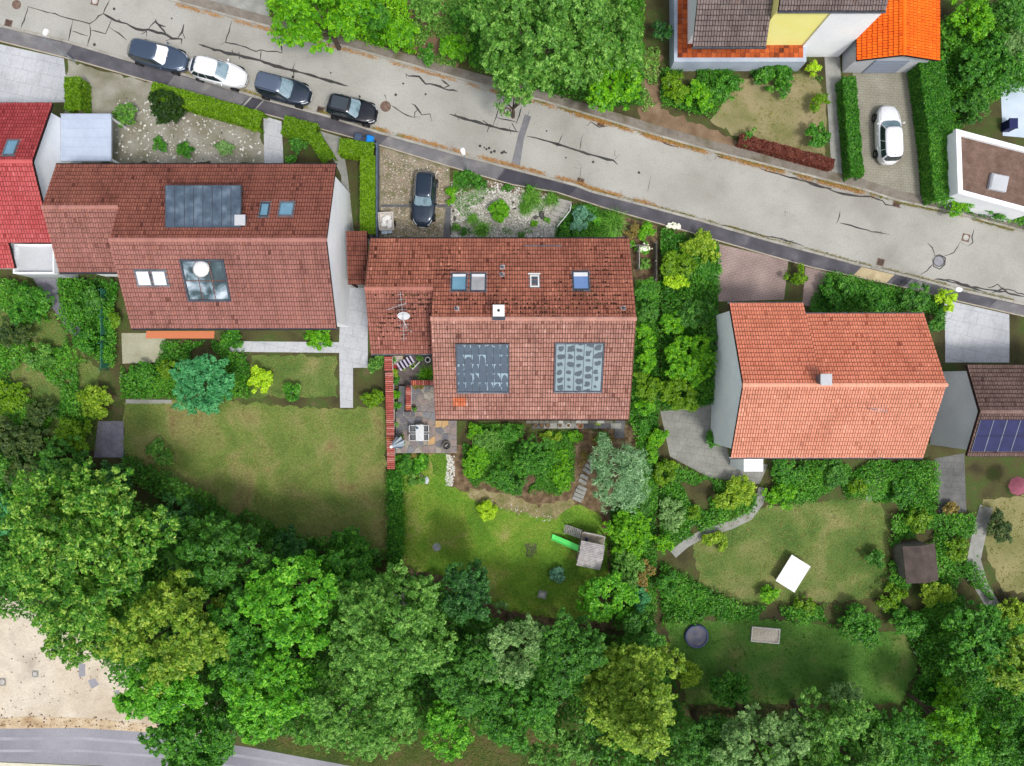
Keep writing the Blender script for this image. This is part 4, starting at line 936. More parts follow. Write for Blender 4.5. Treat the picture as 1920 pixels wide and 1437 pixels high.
mb = MB(); mb.box(((a.x + b.x) / 2, (a.y + b.y) / 2, .9), (b.x - a.x, b.y - a.y, 3.0)); tr = mb.build('balcony', M_conc_white, hr)
mb = MB(); bx, by = (a.x + b.x) / 2, (a.y + b.y) / 2
for dx, dy, sx, sy in ((0, 1, 1, 0), (0, -1, 1, 0), (1, 0, 0, 1), (-1, 0, 0, 1)): mb.box((bx + dx * (b.x - a.x - .12) / 2, by + dy * (b.y - a.y - .12) / 2, 2.62), ((b.x - a.x) * sx + .1 * sy, (b.y - a.y - .26) * sy + .1 * sx, .44))
mb.build('parapet', M_white, tr)
a, b = Wz(114, 302, 2.5), Wz(208, 214, 2.5); cp = thing('carport', 'flat pale blue-grey carport roof beside the red house', 'carport', G((a.x + b.x) / 2, (a.y + b.y) / 2))
mb = MB(); mb.box(((a.x + b.x) / 2, (a.y + b.y) / 2, 2.42), (b.x - a.x, b.y - a.y, .16)); cr_ = mb.build('roof', mat('carport_roof', [(0, lin(176, 188, 208)), (1, lin(200, 212, 230))], .5, .7, grain=.04, gscale=5), cp)
mb = MB()
for i in range(5): mb.box(((a.x + b.x) / 2, a.y + (b.y - a.y) * (i + .5) / 5, 2.515), (b.x - a.x - .2, .05, .03))
for y in (a.y + .04, b.y - .04): mb.box(((a.x + b.x) / 2, y, 2.53), (b.x - a.x, .08, .06))
mb.build('roof_ribs', MATS['carport_roof'], cr_)
for x in (a.x + .15, b.x - .15):
    for y in (a.y + .2, b.y - .2): mb = MB(); mb.box((x, y, 1.15), (.14, .14, 2.4)); mb.build('post', M_paint, cp)

# ---- neighbour on the right
kx0, kx1 = 15.37, 28.9; kyr, kzr = -.12, 8.0; kyn, kzn = 5.61, 5.05; kys, kzs = -5.2, 5.4; kxm = 20.6
hk = thing('house', 'salmon-tiled house with a white gable, right of the centre house', 'house', G(22, 0))
ksl = (kzr - kzn) / (kyn - kyr); kyn2 = 4.82; kzn2 = kzr - ksl * (kyn2 - kyr)
K1 = Slope((kx0, kys, kzs), (kx0, kyr, kzr), kx1 - kx0, (1, 0, 0)); K2 = Slope((kxm, kyn, kzn), (kxm, kyr, kzr), kxm - kx0, (-1, 0, 0)); K3 = Slope((kx1, kyn2, kzn2), (kx1, kyr, kzr), kx1 - kxm, (-1, 0, 0))
rk = deck(hk, [K1, K2, K3]); T_salmon_n = tile_mat('tile_salmon_n', (206, 118, 90), (228, 142, 112), (236, 152, 122), (242, 160, 131), dark_end=.8, stain=.1)
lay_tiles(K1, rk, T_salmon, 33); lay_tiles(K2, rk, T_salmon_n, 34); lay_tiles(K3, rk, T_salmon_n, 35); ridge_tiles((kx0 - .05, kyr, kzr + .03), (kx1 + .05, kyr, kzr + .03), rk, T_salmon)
for s in (K1, K2, K3): gutter_run(hk, s, M_metal)
shell(hk, kx0 + .35, kx1 - .3, [(kys + .5, g(kys) - .5), (kyn2 - .5, -.6), (kyn2 - .5, kzn2 - .05), (kyr, kzr - .25), (kys + .5, kzs - .05)], M_white)
shell(hk, kx0 + .34, kxm - .2, [(kyn2 - .6, -.6), (kyn - .4, -.6), (kyn - .4, kzn - .05), (kyn2 - .6, kzn2 + .1)], M_white, 'bay_wall')
c = Wz(1549, 712, 8.7); mb = MB(); mb.box((c.x, c.y, 7.9), (.6, .6, 1.5)); o = mb.build('chimney', M_metal, rk); mb = MB(); mb.bbox((c.x, c.y, 8.7), (.76, .76, .1), .02); mb.build('chimney_cap', M_conc_white, o)
a, b = K1.ab(1626, 767); fb = K1.p(a, b); an2 = thing('roof_antenna', 'small aerial on the pale salmon roof slope', 'antenna', fb)
mb = MB(); mb.tube([fb - Vector((0, 0, .1)), fb + Vector((0, 0, 1.5))], .025, 6); mb.build('mast', M_alu, an2); mb = MB(); mb.tube([fb + Vector((-.5, .1, 1.4)), fb + Vector((.6, -.1, 1.4))], .014, 5); bo = mb.build('boom', M_alu, an2)
for i in range(6): mb = MB(); x = -.4 + i * .19; mb.tube([fb + Vector((x, .3, 1.4)), fb + Vector((x, -.3, 1.4))], .008, 4); mb.build('element', M_alu, bo)
a, b = Wz(1394, 884, 2.2), Wz(1430, 855, 2.2); mb = MB(); mb.box(((a.x + b.x) / 2, (a.y + b.y) / 2, .5), (b.x - a.x, b.y - a.y, 3.6)); mb.build('oriel', M_white, hk)

# ---- white-gabled house at the right edge with solar modules
ex = 32.87; eyr, ezr, eyn, ezn, eys = -2.0, 5.4, 1.28, 4.0, -5.27
he = thing('house', 'brown-roofed house with dark blue solar modules at the right edge', 'house', G(37, -2))
E1 = Slope((ex, eys, ezn), (ex, eyr, ezr), 12, (1, 0, 0)); E2 = Slope((ex + 12, eyn, ezn), (ex + 12, eyr, ezr), 12, (-1, 0, 0))
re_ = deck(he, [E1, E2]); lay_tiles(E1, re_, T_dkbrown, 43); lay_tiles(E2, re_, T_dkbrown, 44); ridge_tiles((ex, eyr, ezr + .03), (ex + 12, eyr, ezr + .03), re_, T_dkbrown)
shell(he, ex + .3, ex + 11.8, [(eys + .4, g(eys) - .5), (eyn - .4, -.6), (eyn - .4, ezn - .05), (eyr, ezr - .25), (eys + .4, ezn - .05)], M_conc_white)
mp_ = mat('solar_module', [(0, lin(28, 32, 74)), (1, lin(42, 46, 96))], 1.5, .3, spec=.25)
a0, a1, b0, b1 = E1.rect(1829, 787, 1990, 847, .12)
for j in range(2):
    for i in range(int((a1 - a0) / .95)):
        w, h = .95, (b1 - b0) / 2; c = E1.p(a0 + w * (i + .5), b0 + h * (j + .5), .13); mb = MB(); mb.box(c, (w - .03, h - .03, .035), rot=E1.rot); o = mb.build('solar_module', mp_, he)
        mb = MB(); [mb.box(E1.p(a0 + w * (i + .5) + d * w / 2.05, b0 + h * (j + .5), .14), (.02, h - .03, .04), rot=E1.rot) for d in (-1, 1)]; mb.build('rail', M_metal, o)

# ---- house at the top right with terrace, and orange garage
ht = thing('house', 'grey-brown roofed house with yellow and white walls, cut by the top edge', 'house', G(20, 28))
yw_ = 25.6
U1 = Slope((12.95, 24.1, 4.5), (12.95, 31.0, 7.8), 18.2 - 12.95, (1, 0, 0)); U2 = Slope((18.22, 25.45, 6.75), (18.22, 32.5, 9.95), 7.35, (1, 0, 0))
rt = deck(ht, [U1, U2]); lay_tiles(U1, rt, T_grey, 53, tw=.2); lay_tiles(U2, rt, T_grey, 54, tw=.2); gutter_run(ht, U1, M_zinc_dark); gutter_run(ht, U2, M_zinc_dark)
shell(ht, 13.3, 18.2, [(25.7, -.5), (38, -.5), (38, 7.5), (31, 7.6), (25.7, 5.0)], M_white)
shell(ht, 18.23, 22.0, [(yw_, -.5), (38, -.5), (38, 9), (32.5, 9.6), (yw_, 6.6)], M_yellow, 'yellow_wall')
shell(ht, 22.01, 25.5, [(yw_ - .12, -.5), (38, -.5), (38, 9), (32.5, 9.6), (yw_ - .12, 6.5)], M_white, 'white_wall')
a, b = Wz(1264, 116, 1.6), Wz(1512, 116, 1.6)
tt = MB(); tt.box(((a.x + b.x) / 2, a.y + 4, .55), (b.x - a.x, 8, 2.1)); to = tt.build('terrace', mat('terrace_wall', [(0, lin(166, 178, 196)), (1, lin(196, 206, 220))], .8, .9), ht)
for i in range(26):
    for j in range(8):
        w = (b.x - a.x - .5) / 26; x = a.x + .25 + w * (i + .5); y = a.y + .3 + .36 * (j + .5)
        mb = MB(); mb.bbox((x, y, 1.62), (w - .02, .34, .05), .008, tint=((i * 7 + j * 13) % 10) / 10); mb.build('terrace_tile', T_rust, to)
for j in range(14):
    for i in range(3): mb = MB(); mb.bbox((a.x + .25 + .38 * (i + .5), a.y + 3.2 + .38 * (j + .5), 1.62), (.36, .36, .05), .008, tint=((i * 5 + j * 3) % 10) / 10); mb.build('terrace_tile', T_rust, to)
ga = thing('garage', 'garage with a vivid orange tiled roof at the top right', 'garage', G(28.5, 27))
xa, xb, xm = 25.55, 31.65, 28.6; yf = 23.9
O1 = Slope((xa, 40, 2.75), (xm, 40, 3.6), 40 - yf, (0, -1, 0)); O2 = Slope((xb, yf, 2.75), (xm, yf, 3.6), 40 - yf, (0, 1, 0))
rg_ = deck(ga, [O1, O2]); lay_tiles(O1, rg_, T_orange, 63, tw=.2); lay_tiles(O2, rg_, T_orange, 64, tw=.2); ridge_tiles((xm, yf - .05, 3.63), (xm, 40, 3.63), rg_, T_orange)
mb = MB(); mb.add([(x, y, z) for y in (yf + .35, 39) for x, z in ((xa + .25, -.4), (xb - .25, -.4), (xb - .25, 2.7), (xm, 3.4), (xa + .25, 2.7))], [(0, 1, 2, 3, 4), (9, 8, 7, 6, 5)] + [(i, i + 5, (i + 1) % 5 + 5, (i + 1) % 5) for i in range(5)]); mb.build('wall', M_conc_white, ga)
mb = MB(); mb.box((xm, yf + .33, 1.05), (2.6, .06, 2.1)); gd = mb.build('garage_door', mat('door_grey', lin(150, 160, 176), rough=.6), ga)
for i in range(5): mb = MB(); mb.box((xm, yf + .285, .25 + i * .42), (2.5, .02, .36)); mb.build('door_panel', MATS['door_grey'], gd)

# ---- flat building at the right edge, top
fz = 2.8; fl = thing('annex', 'low flat brown roof with a white rim at the upper right edge', 'annex', W(1870, 310))
A, B, C_, D = [Wz(*q, fz) for q in ((1797, 362), (1793, 245), (1935, 283), (1935, 400))]
mb = MB(); mb.prism([(p.x, p.y) for p in (A, D, C_, B)], -.4, fz - .25); mb.build('wall', M_white, fl)
mb = MB(); c = (A + B + C_ + D) / 4; mb.prism([((p.x - c.x) * .9 + c.x, (p.y - c.y) * .88 + c.y) for p in (A, D, C_, B)], fz - .26, fz - .16); mb.build('roof', mat('roof_gravel', [(0, lin(104, 82, 70)), (1, lin(134, 110, 98))], 1.2, .95, grain=.2, gscale=10), fl)
def shrink(k, e): return [((p.x - c.x) * k + c.x, (p.y - c.y) * e + c.y) for p in (A, D, C_, B)]
o_, i_ = shrink(1.03, 1.03), shrink(.9, .88)
for k in range(4):
    a_, b_ = o_[k], o_[(k + 1) % 4]; c2, d2 = i_[(k + 1) % 4], i_[k]; mb = MB(); mb.prism([a_, b_, c2, d2], fz - .24, fz + .1); mb.build('parapet', M_white, fl)
q = Wz(1872, 343, fz); mb = MB(); mb.bbox((q.x, q.y, fz - .0), (1.3, 1.2, .35), .1, rz=-.2); mb.build('roof_dome', M_conc_white, fl)
# ---------------------------------------------------------------- cars
M_tyre = mat('tyre', lin(36, 36, 38), rough=.9); M_rim = mat('rim', lin(150, 152, 156), rough=.3, metal=.8)
M_cglass = mat('car_glass', [(0, lin(34, 44, 52)), (1, lin(48, 60, 68))], .5, .03, spec=1.0, coat=1.0)
M_screen = mat('windscreen_glass', [(0, lin(112, 138, 150)), (.5, lin(140, 166, 178)), (1, lin(86, 108, 118))], 1.6, .04, spec=1.0, coat=.6)  # pale tones put the sky reflection into the glass colour
M_shade = mat('sunshade', lin(250, 250, 250), rough=.5); M_lamp = mat('headlamp', lin(206, 212, 220), rough=.15, spec=.8); M_tail = mat('tail_lamp', lin(120, 16, 18), rough=.2)
M_trim = mat('black_trim', lin(26, 28, 32), rough=.4); M_chrome = mat('chrome', lin(200, 204, 210), rough=.2, metal=.9); M_plate = mat('plate_white', lin(235, 235, 232), rough=.5)
def paint(name, c, metal=.5, rough=.28): return mat('paint_' + name, lin(*c), rough=rough, metal=metal, spec=.5, coat=.8)
def lerp(a, b, t): return a + (b - a) * t
def interp(P, x):
    for (a, u), (b, v) in zip(P[:-1], P[1:]):
        if x <= b: return lerp(u, v, max(0, (x - a) / (b - a)))
    return P[-1][1]
def car(label, px, py, head, L, Wd, Ht, pm, xf=(.38, .10), xr=(-.96, -.72), rails=None, screen=None, hood=.92, roof=None, pillars=None, rooflight=False):
    p = W(px, py, .75); t = thing('car', label, 'car', G(p.x, p.y, .013), R(head), 'parked cars'); a, w = L / 2, Wd / 2
    HB = [(-1, .80), (-.86, .98), (xf[0], hood + .06), (.72, hood - .06), (.93, hood - .2), (1, .58)]
    hb = lambda x: interp(HB, x / a)
    n = 3.4
    sg = lambda v, e: math.copysign(abs(v) ** e, v)
    def plan(th, ins):
        c, s = math.cos(th), math.sin(th); x = (a - ins) * sg(c, 2 / n); y = (w - ins) * sg(s, 2 / n)
        if x > 0: y *= 1 - .10 * (x / a) ** 3
        else: y *= 1 - .05 * abs(x / a) ** 3
        return x, y
    zt = lambda x, y: hb(x) + .055 * (1 - min(1, (y / w) ** 2))
    RG = [(.12, lambda x: .20), (.03, lambda x: .27), (.0, lambda x: .45), (.0, lambda x: lerp(.45, hb(x), .55)), (.025, lambda x: lerp(.45, hb(x), .86)), (.07, lambda x: hb(x) * .975)]
    def hull(th, q):
        i = min(int(q), len(RG) - 2); f = q - i; x0, y0 = plan(th, lerp(RG[i][0], RG[i + 1][0], f)); return Vector((x0, y0, lerp(RG[i][1](x0), RG[i + 1][1](x0), f)))
    N = 56; V, F = [], []
    for q in range(6): V += [hull(2 * math.pi * k / N, q) for k in range(N)]
    for ins in (.12, .25, .42, .62, w - .04):
        for k in range(N):
            x, y = plan(2 * math.pi * k / N, ins); V.append(Vector((x, y, zt(x, y) + (-.008 if ins < .2 else 0))))
    nr = 11
    F = [(i * N + k, i * N + (k + 1) % N, (i + 1) * N + (k + 1) % N, (i + 1) * N + k) for i in range(nr - 1) for k in range(N)] + [tuple(range((nr - 1) * N, nr * N)), tuple(range(N - 1, -1, -1))]
    mb = MB(); mb.add(V, F); body = mb.build('body', pm, t, smooth=True, local=True)
    # greenhouse
    zr_ = Ht - .06; wb, wr = w * .90, w * .70; m_ = 5.0
    def ring(T):
        e = max(0, T); x1, x0 = lerp(xf[0], xf[1], e) * a, lerp(xr[0], xr[1], e) * a
        return (x0 + x1) / 2, (x1 - x0) / 2, lerp(wb, wr, e ** 1.15), lerp(.0, 1, T)
    def surf(side, f, T, off=0.0):
        cx, ha, hw, tt = ring(T); o = (1 - min(.999, abs(f)) ** m_) ** (1 / m_)
        x, y = ((ha * o, hw * f) if side == 'f' else (-ha * o, hw * f) if side == 'r' else (ha * f, hw * o) if side == 'l' else (ha * f, -hw * o))
        zb = hb(cx + x) - .02; z = zb + (zr_ - zb) * tt
        d = {'f': Vector((1, 0, .75)), 'r': Vector((-1, 0, .6)), 'l': Vector((0, 1, .35)), 's': Vector((0, -1, .35))}[side].normalized() * off
        return Vector((cx + x, y, z)) + d
    def loop(T, ins=0, dz=0):
        fr = [-.87 + .87 * 2 * i / 8 for i in range(8)]; cx, ha, hw, tt = ring(T); out = []
        for sd, seq in (('s', fr), ('f', fr), ('l', [-v for v in fr]), ('r', [-v for v in fr])):
            for f in seq:
                q = surf(sd, f, T); q.x = cx + (q.x - cx) * (ha - ins) / ha; q.y *= (hw - ins) / hw; q.z += dz; out.append(q)
        return out
    V = []; M = 32
    for T in (-.02, .25, .5, .75, .95): V += loop(T)
    for ins, dz in ((.05, .03), (.14, .05), (.3, .066), (wr - .06, .075)): V += loop(1, ins, dz)
    F = [(i * M + k, i * M + (k + 1) % M, (i + 1) * M + (k + 1) % M, (i + 1) * M + k) for i in range(8) for k in range(M)] + [tuple(range(8 * M, 9 * M))]
    mb = MB(); mb.add(V, F[:4 * M]); mb.build('pillars', pillars or pm, t, smooth=True, local=True)
    mb = MB(); mb.add(V[4 * M:], [tuple(i - 4 * M for i in f) for f in F[4 * M:]]); mb.build('roof', roof or pm, t, smooth=True, local=True)
    def pane(nm, side, f0, f1, t0, t1, m, off=.012, lab=None):
        K, J = 10, 4; V = [surf(side, lerp(f0, f1, i / K), lerp(t0, t1, j / J), off) for j in range(J + 1) for i in range(K + 1)]
        fs = [(j * (K + 1) + i, j * (K + 1) + i + 1, (j + 1) * (K + 1) + i + 1, (j + 1) * (K + 1) + i) for j in range(J) for i in range(K)]
        if side in 'lr': fs = [f[::-1] for f in fs]
        mb = MB(); mb.add(V, fs); return mb.build(nm, m, t, smooth=True, local=True, label=lab)
    pane('windscreen', 'f', -.86, .86, .10, .95, screen or M_screen, lab='windscreen covered by a white sunshade' if screen is M_shade else None)
    pane('cowl', 'f', -.86, .86, .0, .085, M_trim, .014)
    for y0 in (-.45, .1):
        q0, q1 = surf('f', y0, .06, .03), surf('f', y0 + .42, .2, .03); mb = MB(); mb.tube([q0, q1], .009, 4); mb.build('wiper', M_trim, t, local=True)
    pane('rear_window', 'r', -.82, .82, .22, .95, M_cglass)
    for sd in 'ls':
        for f0, f1 in ((.06, .84), (-.44, .02), (-.84, -.48)): pane('side_window', sd, f0, f1, .10, .86, M_cglass)
    def patch(nm, th0, th1, q0, q1, m, off=.012):
        K = 6; V = []
        for j in range(3):
            for i in range(K + 1):
                th = lerp(th0, th1, i / K); v = hull(th, lerp(q0, q1, j / 2)); d = Vector((v.x * w / a, v.y, .4)).normalized(); V.append(v + d * off)
        fs = [(j * (K + 1) + i, j * (K + 1) + i + 1, (j + 1) * (K + 1) + i + 1, (j + 1) * (K + 1) + i) for j in range(2) for i in range(K)]
        mb = MB(); mb.add(V, fs); mb.build(nm, m, t, smooth=True, local=True)
    for s in (1, -1):
        patch('headlight', s * R(20), s * R(50), 3.9, 5.0, M_lamp); patch('tail_light', math.pi - s * R(22), math.pi - s * R(52), 3.7, 4.9, M_tail)
    patch('grille', R(-15), R(15), 2.6, 3.9, M_trim)
    mb = MB(); mb.box((a + .012, 0, .47), (.02, .52, .11)); mb.build('number_plate', M_plate, t, local=True)
    mb = MB(); mb.box((-a - .012, 0, .62), (.02, .52, .11)); mb.build('number_plate', M_plate, t, local=True)
    for s in (1, -1):
        mb = MB(); x = xf[0] * a - .28; mb.lathe((0, 0, 0), [(.02, -.10), (.075, -.08), (.085, 0), (.07, .07), (.02, .09)], 10); mb.tube([(-.01, 0, 0), (0, -.22 * s, -.02)], .025, 5)
        o = mb.build('mirror', pm if not rails else M_trim, t, smooth=True, local=True); o.location = (x, s * (w + .09), hb(x) + .06); o.scale = (.8, 1, .9)
        mb = MB(); mb.tube([(lerp(xf[0] * a, a * .9, i / 5), s * lerp(w * .80, w * .62, i / 5), zt(lerp(xf[0] * a, a * .9, i / 5), w * .7) - .004) for i in range(6)], .010, 4); mb.build('bonnet_seam', M_trim, t, local=True)
        mb = MB(); mb.tube([(lerp(xf[0] * a + .1, a * .84, i / 5), s * lerp(w * .5, w * .36, i / 5), zt(lerp(xf[0] * a + .1, a * .84, i / 5), w * .42) - .012) for i in range(6)], .022, 6); mb.build('bonnet_crease', pm, t, smooth=True, local=True)
        for f in (.02, -.46):
            mb = MB(); mb.tube([(f * a, s * (w + .002), .4), (f * a, s * (w - .012), .78), (f * a - .03, s * (w - .05), hb(f * a) * .97)], .008, 4); mb.build('door_seam', M_trim, t, local=True)
            mb = MB(); mb.tube([(f * a - .12, s * (w + .016), .76), (f * a + .1, s * (w + .018), .77)], .018, 5); mb.build('door_handle', M_chrome if rails else pm, t, local=True)
        if rails:
            mb = MB(); mb.tube([(lerp(xr[1], xf[1], i / 6) * a * .96, s * wr * .93, Ht - .01 + (.05 if 0 < i < 6 else 0)) for i in range(7)], .02, 6); mb.build('roof_rail', rails, t, local=True)
        for x in (.62 * a, -.60 * a):
            mb = MB(); mb.lathe((0, 0, 0), [(.2, -.1), (.31, -.1), (.325, -.06), (.325, .06), (.31, .1), (.2, .1)], 24); o = mb.build('wheel', M_tyre, t, local=True, smooth=False); o.location = (x, s * (w - .085), .32); o.rotation_euler = (R(90), 0, 0)
            mb = MB(); mb.lathe((0, 0, 0), [(.2, -.085), (.2, .085)], 20)
            for k in range(5): an = k * 2 * math.pi / 5; mb.box((.1 * math.cos(an), .1 * math.sin(an), -s * .092), (.2, .05, .02), an)
            mb.build('rim', M_rim, o, local=True)
    if rooflight:
        mb = MB(); x0, x1 = lerp(xr[1], xf[1], .12) * a, lerp(xr[1], xf[1], .93) * a; mb.bbox(((lerp(xr[1], xf[1], .52) * a), 0, Ht + .012), (abs(xf[1] - xr[1]) * a * .78, wr * 1.5, .014), .006); mb.build('glass_roof', M_cglass, t, local=True)
    mb = MB(); mb.tube([(lerp(xr[1], xf[1], .06) * a, 0, Ht), (lerp(xr[1], xf[1], .06) * a - .06, 0, Ht + .06)], [.03, .012], 6); mb.build('aerial_fin', M_trim if not rails else pm, t, local=True)
    return t
car('dark blue-grey estate car with a white sunshade behind its windscreen', 295, 104, -14.5, 4.75, 1.86, 1.46, paint('bluegrey', (74, 92, 116)), xf=(.42, .08), xr=(-.93, -.74), screen=M_shade)
car('white hatchback parked between the blue-grey estate and the dark grey car', 408, 135, -15, 4.55, 1.82, 1.50, paint('white', (242, 244, 246), 0, .3), xf=(.44, .06), xr=(-.90, -.66))
car('dark grey people carrier with a large pale grey roof', 531, 168, -14.5, 4.35, 1.86, 1.64, paint('graphite', (50, 62, 80)), xf=(.40, .02), xr=(-.97, -.86), roof=paint('roofgrey', (104, 118, 140)), rails=M_trim)
car('glossy black hatchback nearest the rusty round manhole', 659, 205, -13.5, 4.05, 1.80, 1.55, paint('black', (20, 24, 34)), xf=(.38, .02), xr=(-.96, -.78), rooflight=True)
car('dark navy estate car with silver roof rails parked on the gravel drive', 795, 372, -94, 4.35, 1.82, 1.52, paint('navy', (26, 46, 66)), xf=(.34, .02), xr=(-.96, -.80), rails=M_chrome)
car('white estate car on the paved drive below the orange garage', 1667, 252, 92, 4.6, 1.84, 1.55, paint('white', (242, 244, 246), 0, .3), xf=(.44, .12), xr=(-.95, -.85))

# ---------------------------------------------------------------- street lamps, bins
M_pole = mat('lamp_pole', lin(168, 180, 186), rough=.5, metal=.3)
def lamp(label, hx, hy, bx, by, h=3.75):
    base = W(bx, by); hd = Wz(hx, hy, h); t = thing('street_lamp', label, 'street lamp', base, 0, 'street lamps along the near pavement')
    top = Vector((base.x, base.y, h - .25))
    mb = MB(); mb.tube([base - Vector((0, 0, .2)), base + Vector((0, 0, .9)), base + Vector((0, 0, .95)), top], [.075, .07, .055, .04], 10); mb.build('pole', M_pole, t)
    mb = MB(); e = hd.copy(); mb.tube([top - Vector((0, 0, .05)), top.lerp(e, .4) + Vector((0, 0, .12)), e], [.035, .03, .03], 8); mb.build('arm', M_pole, t)
    d = (hd - top); rz = math.atan2(d.y, d.x); m = Matrix.Translation(hd) @ Matrix.Rotation(rz, 4, 'Z'); V = []
    for sx, z, w in ((0, 0, 1), (0, .09, .85)):
        for x, y in ((-.05, .1), (.1, .17), (.36, .19), (.5, .1), (.5, -.1), (.36, -.19), (.1, -.17), (-.05, -.1)): V.append(m @ Vector(((x - .22) * (w if z else 1) + .22, y * w, z)))
    mb = MB(); mb.add(V, [tuple(range(8)), tuple(range(15, 7, -1))] + [(i, 8 + i, 8 + (i + 1) % 8, (i + 1) % 8) for i in range(8)]); mb.build('lamp_head', M_paint, t)
lamp('street lamp with a white head at the far left of the street', 83, 66, 141, 116)
lamp('street lamp with a white head above the gravel drive, mid street', 870, 290, 877, 322)
lamp('street lamp with a white head beside the lime green bush at the right', 1803, 544, 1752, 557)
def bin_(label, px, py, m, rz, w=.5):
    t = thing('wheelie_bin', label, 'bin', W(px, py, .9) - Vector((0, 0, .9)), rz, 'bins at the driveway entrance')
    part('body', m, t, lambda b: b.add([(sx * w / 2 * k, sy * w / 2 * k, z) for z, k in ((.06, .8), (.92, 1)) for sx, sy in ((-1, -1), (1, -1), (1, 1), (-1, 1))], [(3, 2, 1, 0), (4, 5, 6, 7), (0, 1, 5, 4), (1, 2, 6, 5), (2, 3, 7, 6), (3, 0, 4, 7)]))
    part('lid', m, t, lambda b: (b.bbox((0, .02, .955), (w + .06, w + .1, .06), .03), b.bbox((0, 0, .99), (w - .12, w - .12, .05), .03)))
    part('handle', m, t, lambda b: b.tube([(-w / 2 + .03, w / 2 + .1, .9), (w / 2 - .03, w / 2 + .1, .9)], .018, 6))
    for s in (-1, 1): o = part('wheel', M_tyre, t, lambda b: b.lathe((0, 0, 0), [(.1, -.025), (.1, .025)], 14)); o.location = (s * w / 2, w / 2 + .02, .1); o.rotation_euler = (0, R(90), 0)
M_bing = mat('bin_grey', lin(72, 86, 110), rough=.5); M_binb = mat('bin_blue', lin(20, 140, 226), rough=.45)
bin_('grey-blue wheelie bin left of the bright blue one', 671, 259, M_bing, R(-14)); bin_('low dark grey wheelie bin squeezed between two bins', 682, 264, mat('bin_dark', lin(58, 66, 84), rough=.5), R(-12), .42); bin_('bright blue wheelie bin at the pavement edge', 693, 263, M_binb, R(-16))

# ---------------------------------------------------------------- front yard of the centre house
DRV = [(708, 274), (843, 314), (846, 448), (708, 448)]
sheet('driveway', DRV, M_drive, .006)
CARH = [(772, 318), (820, 318), (820, 424), (772, 424)]
pebbles('drive_gravel', [(714, 280), (840, 318), (842, 447), (714, 447)], 75, .05, M_stone_mix, 'mixed grey and rust gravel of the drive', 31, .008)
turf('drive_grass', [(714, 400), (835, 395), (838, 447), (714, 447)], 60, .07, 'weed_green', .01, 'patchy grass growing through the lower drive', 'grass', holes=[CARH])
turf('drive_grass', [(714, 280), (840, 318), (842, 400), (714, 400)], 16, .06, 'weed_green', .01, 'thin grass tufts between the drive gravel', 'grass', holes=[CARH])
M_slab = mat('dark_slab', [(0, lin(88, 90, 94)), (1, lin(116, 116, 118))], 2, .9, grain=.1, gscale=12)
sheet('paving_strip', [(714, 384), (846, 384), (846, 389), (714, 389)], M_slab, .05); sheet('paving_strip', [(836, 390), (846, 390), (843, 448), (831, 448)], M_slab, .05)
GRV = [(846, 340), (920, 340), (1032, 366), (1062, 400), (1040, 448), (844, 448)]
sheet('gravel_garden', GRV, M_gravel, .006)
pebbles('gravel_stones', GRV, 110, .05, M_stone_pale, 'pale stone gravel in the front garden', 32, .008)
sheet('planting_soil', [(845, 316), (960, 350), (1030, 364), (1025, 376), (960, 362), (905, 352), (848, 372)], M_mulch, .010)
sheet('planting_soil', [(1075, 380), (1232, 424), (1232, 530), (1190, 530), (1180, 448), (1038, 448), (1050, 420)], M_mulch, .010)
rng = random.Random(8)
STL = ['dark stone left of the white stone group on the front gravel', 'white flat stone, upper of the pair in the front gravel', 'white flat stone, lower of the pair in the front gravel', 'white chip left of the ring of dark stone in the front gravel', 'dark stone nearest the corner of the paving strip', 'dark stone between grass mat and round evergreen', 'dark stone low on the left of the front gravel', 'larger dark stone beside the brownish low shrub', 'white stone right of the grass tuft at the house wall', 'big dark boulder beside the steps', 'second dark boulder left of the big one at the steps', 'pale stone on the entrance landing edge', 'small dark stone right of the round evergreen', 'white stone below the round evergreen', 'small dark stone above right of the round evergreen', 'white stone left of the entrance landing']
for i, (px, py, r, pale) in enumerate([(873, 386, .12, 0), (881, 382, .16, 1), (885, 386, .13, 1), (866, 388, .1, 1), (848, 376, .14, 0), (906, 372, .14, 0), (850, 396, .13, 0), (853, 410, .17, 0), (929, 428, .13, 1), (1016, 404, .3, 0), (1004, 408, .2, 0), (1008, 440, .16, 1), (965, 392, .12, 0), (975, 418, .12, 1), (962, 380, .11, 0), (993, 432, .12, 1)]):
    mb = MB(); p = W(px, py); mb.blob((p.x, p.y, p.z + r * .3), r, rng); mb.build('boulder', M_pebble_white if pale else M_stone_dark, at=p, label=STL[i], cat='stone', group='single stones on the front gravel')
# boundary fence on the drive's left side
fe = thing('boundary_fence', 'low blue-grey panel fence along the left of the drive', 'fence', W(711, 360))
M_fence = mat('fence_bluegrey', [(0, lin(70, 84, 104)), (1, lin(104, 118, 136))], 2, .7)
fa, fb_ = W(711, 276), W(711, 448); nseg = 9
for i in range(nseg + 1): p = fa.lerp(fb_, i / nseg); mb = MB(); mb.box((p.x, p.y, .45), (.09, .09, 1.0)); mb.build('post', M_fence, fe)
for i in range(nseg):
    p = fa.lerp(fb_, (i + .5) / nseg); mb = MB(); mb.box((p.x, p.y, .43), (.05, (fa - fb_).length / nseg - .1, .8)); mb.build('fence_panel', M_fence, fe)
mb = MB(); p = fa.lerp(fb_, .5); mb.box((p.x, p.y, .98), (.13, (fa - fb_).length, .05)); mb.build('cap_rail', M_fence, fe)
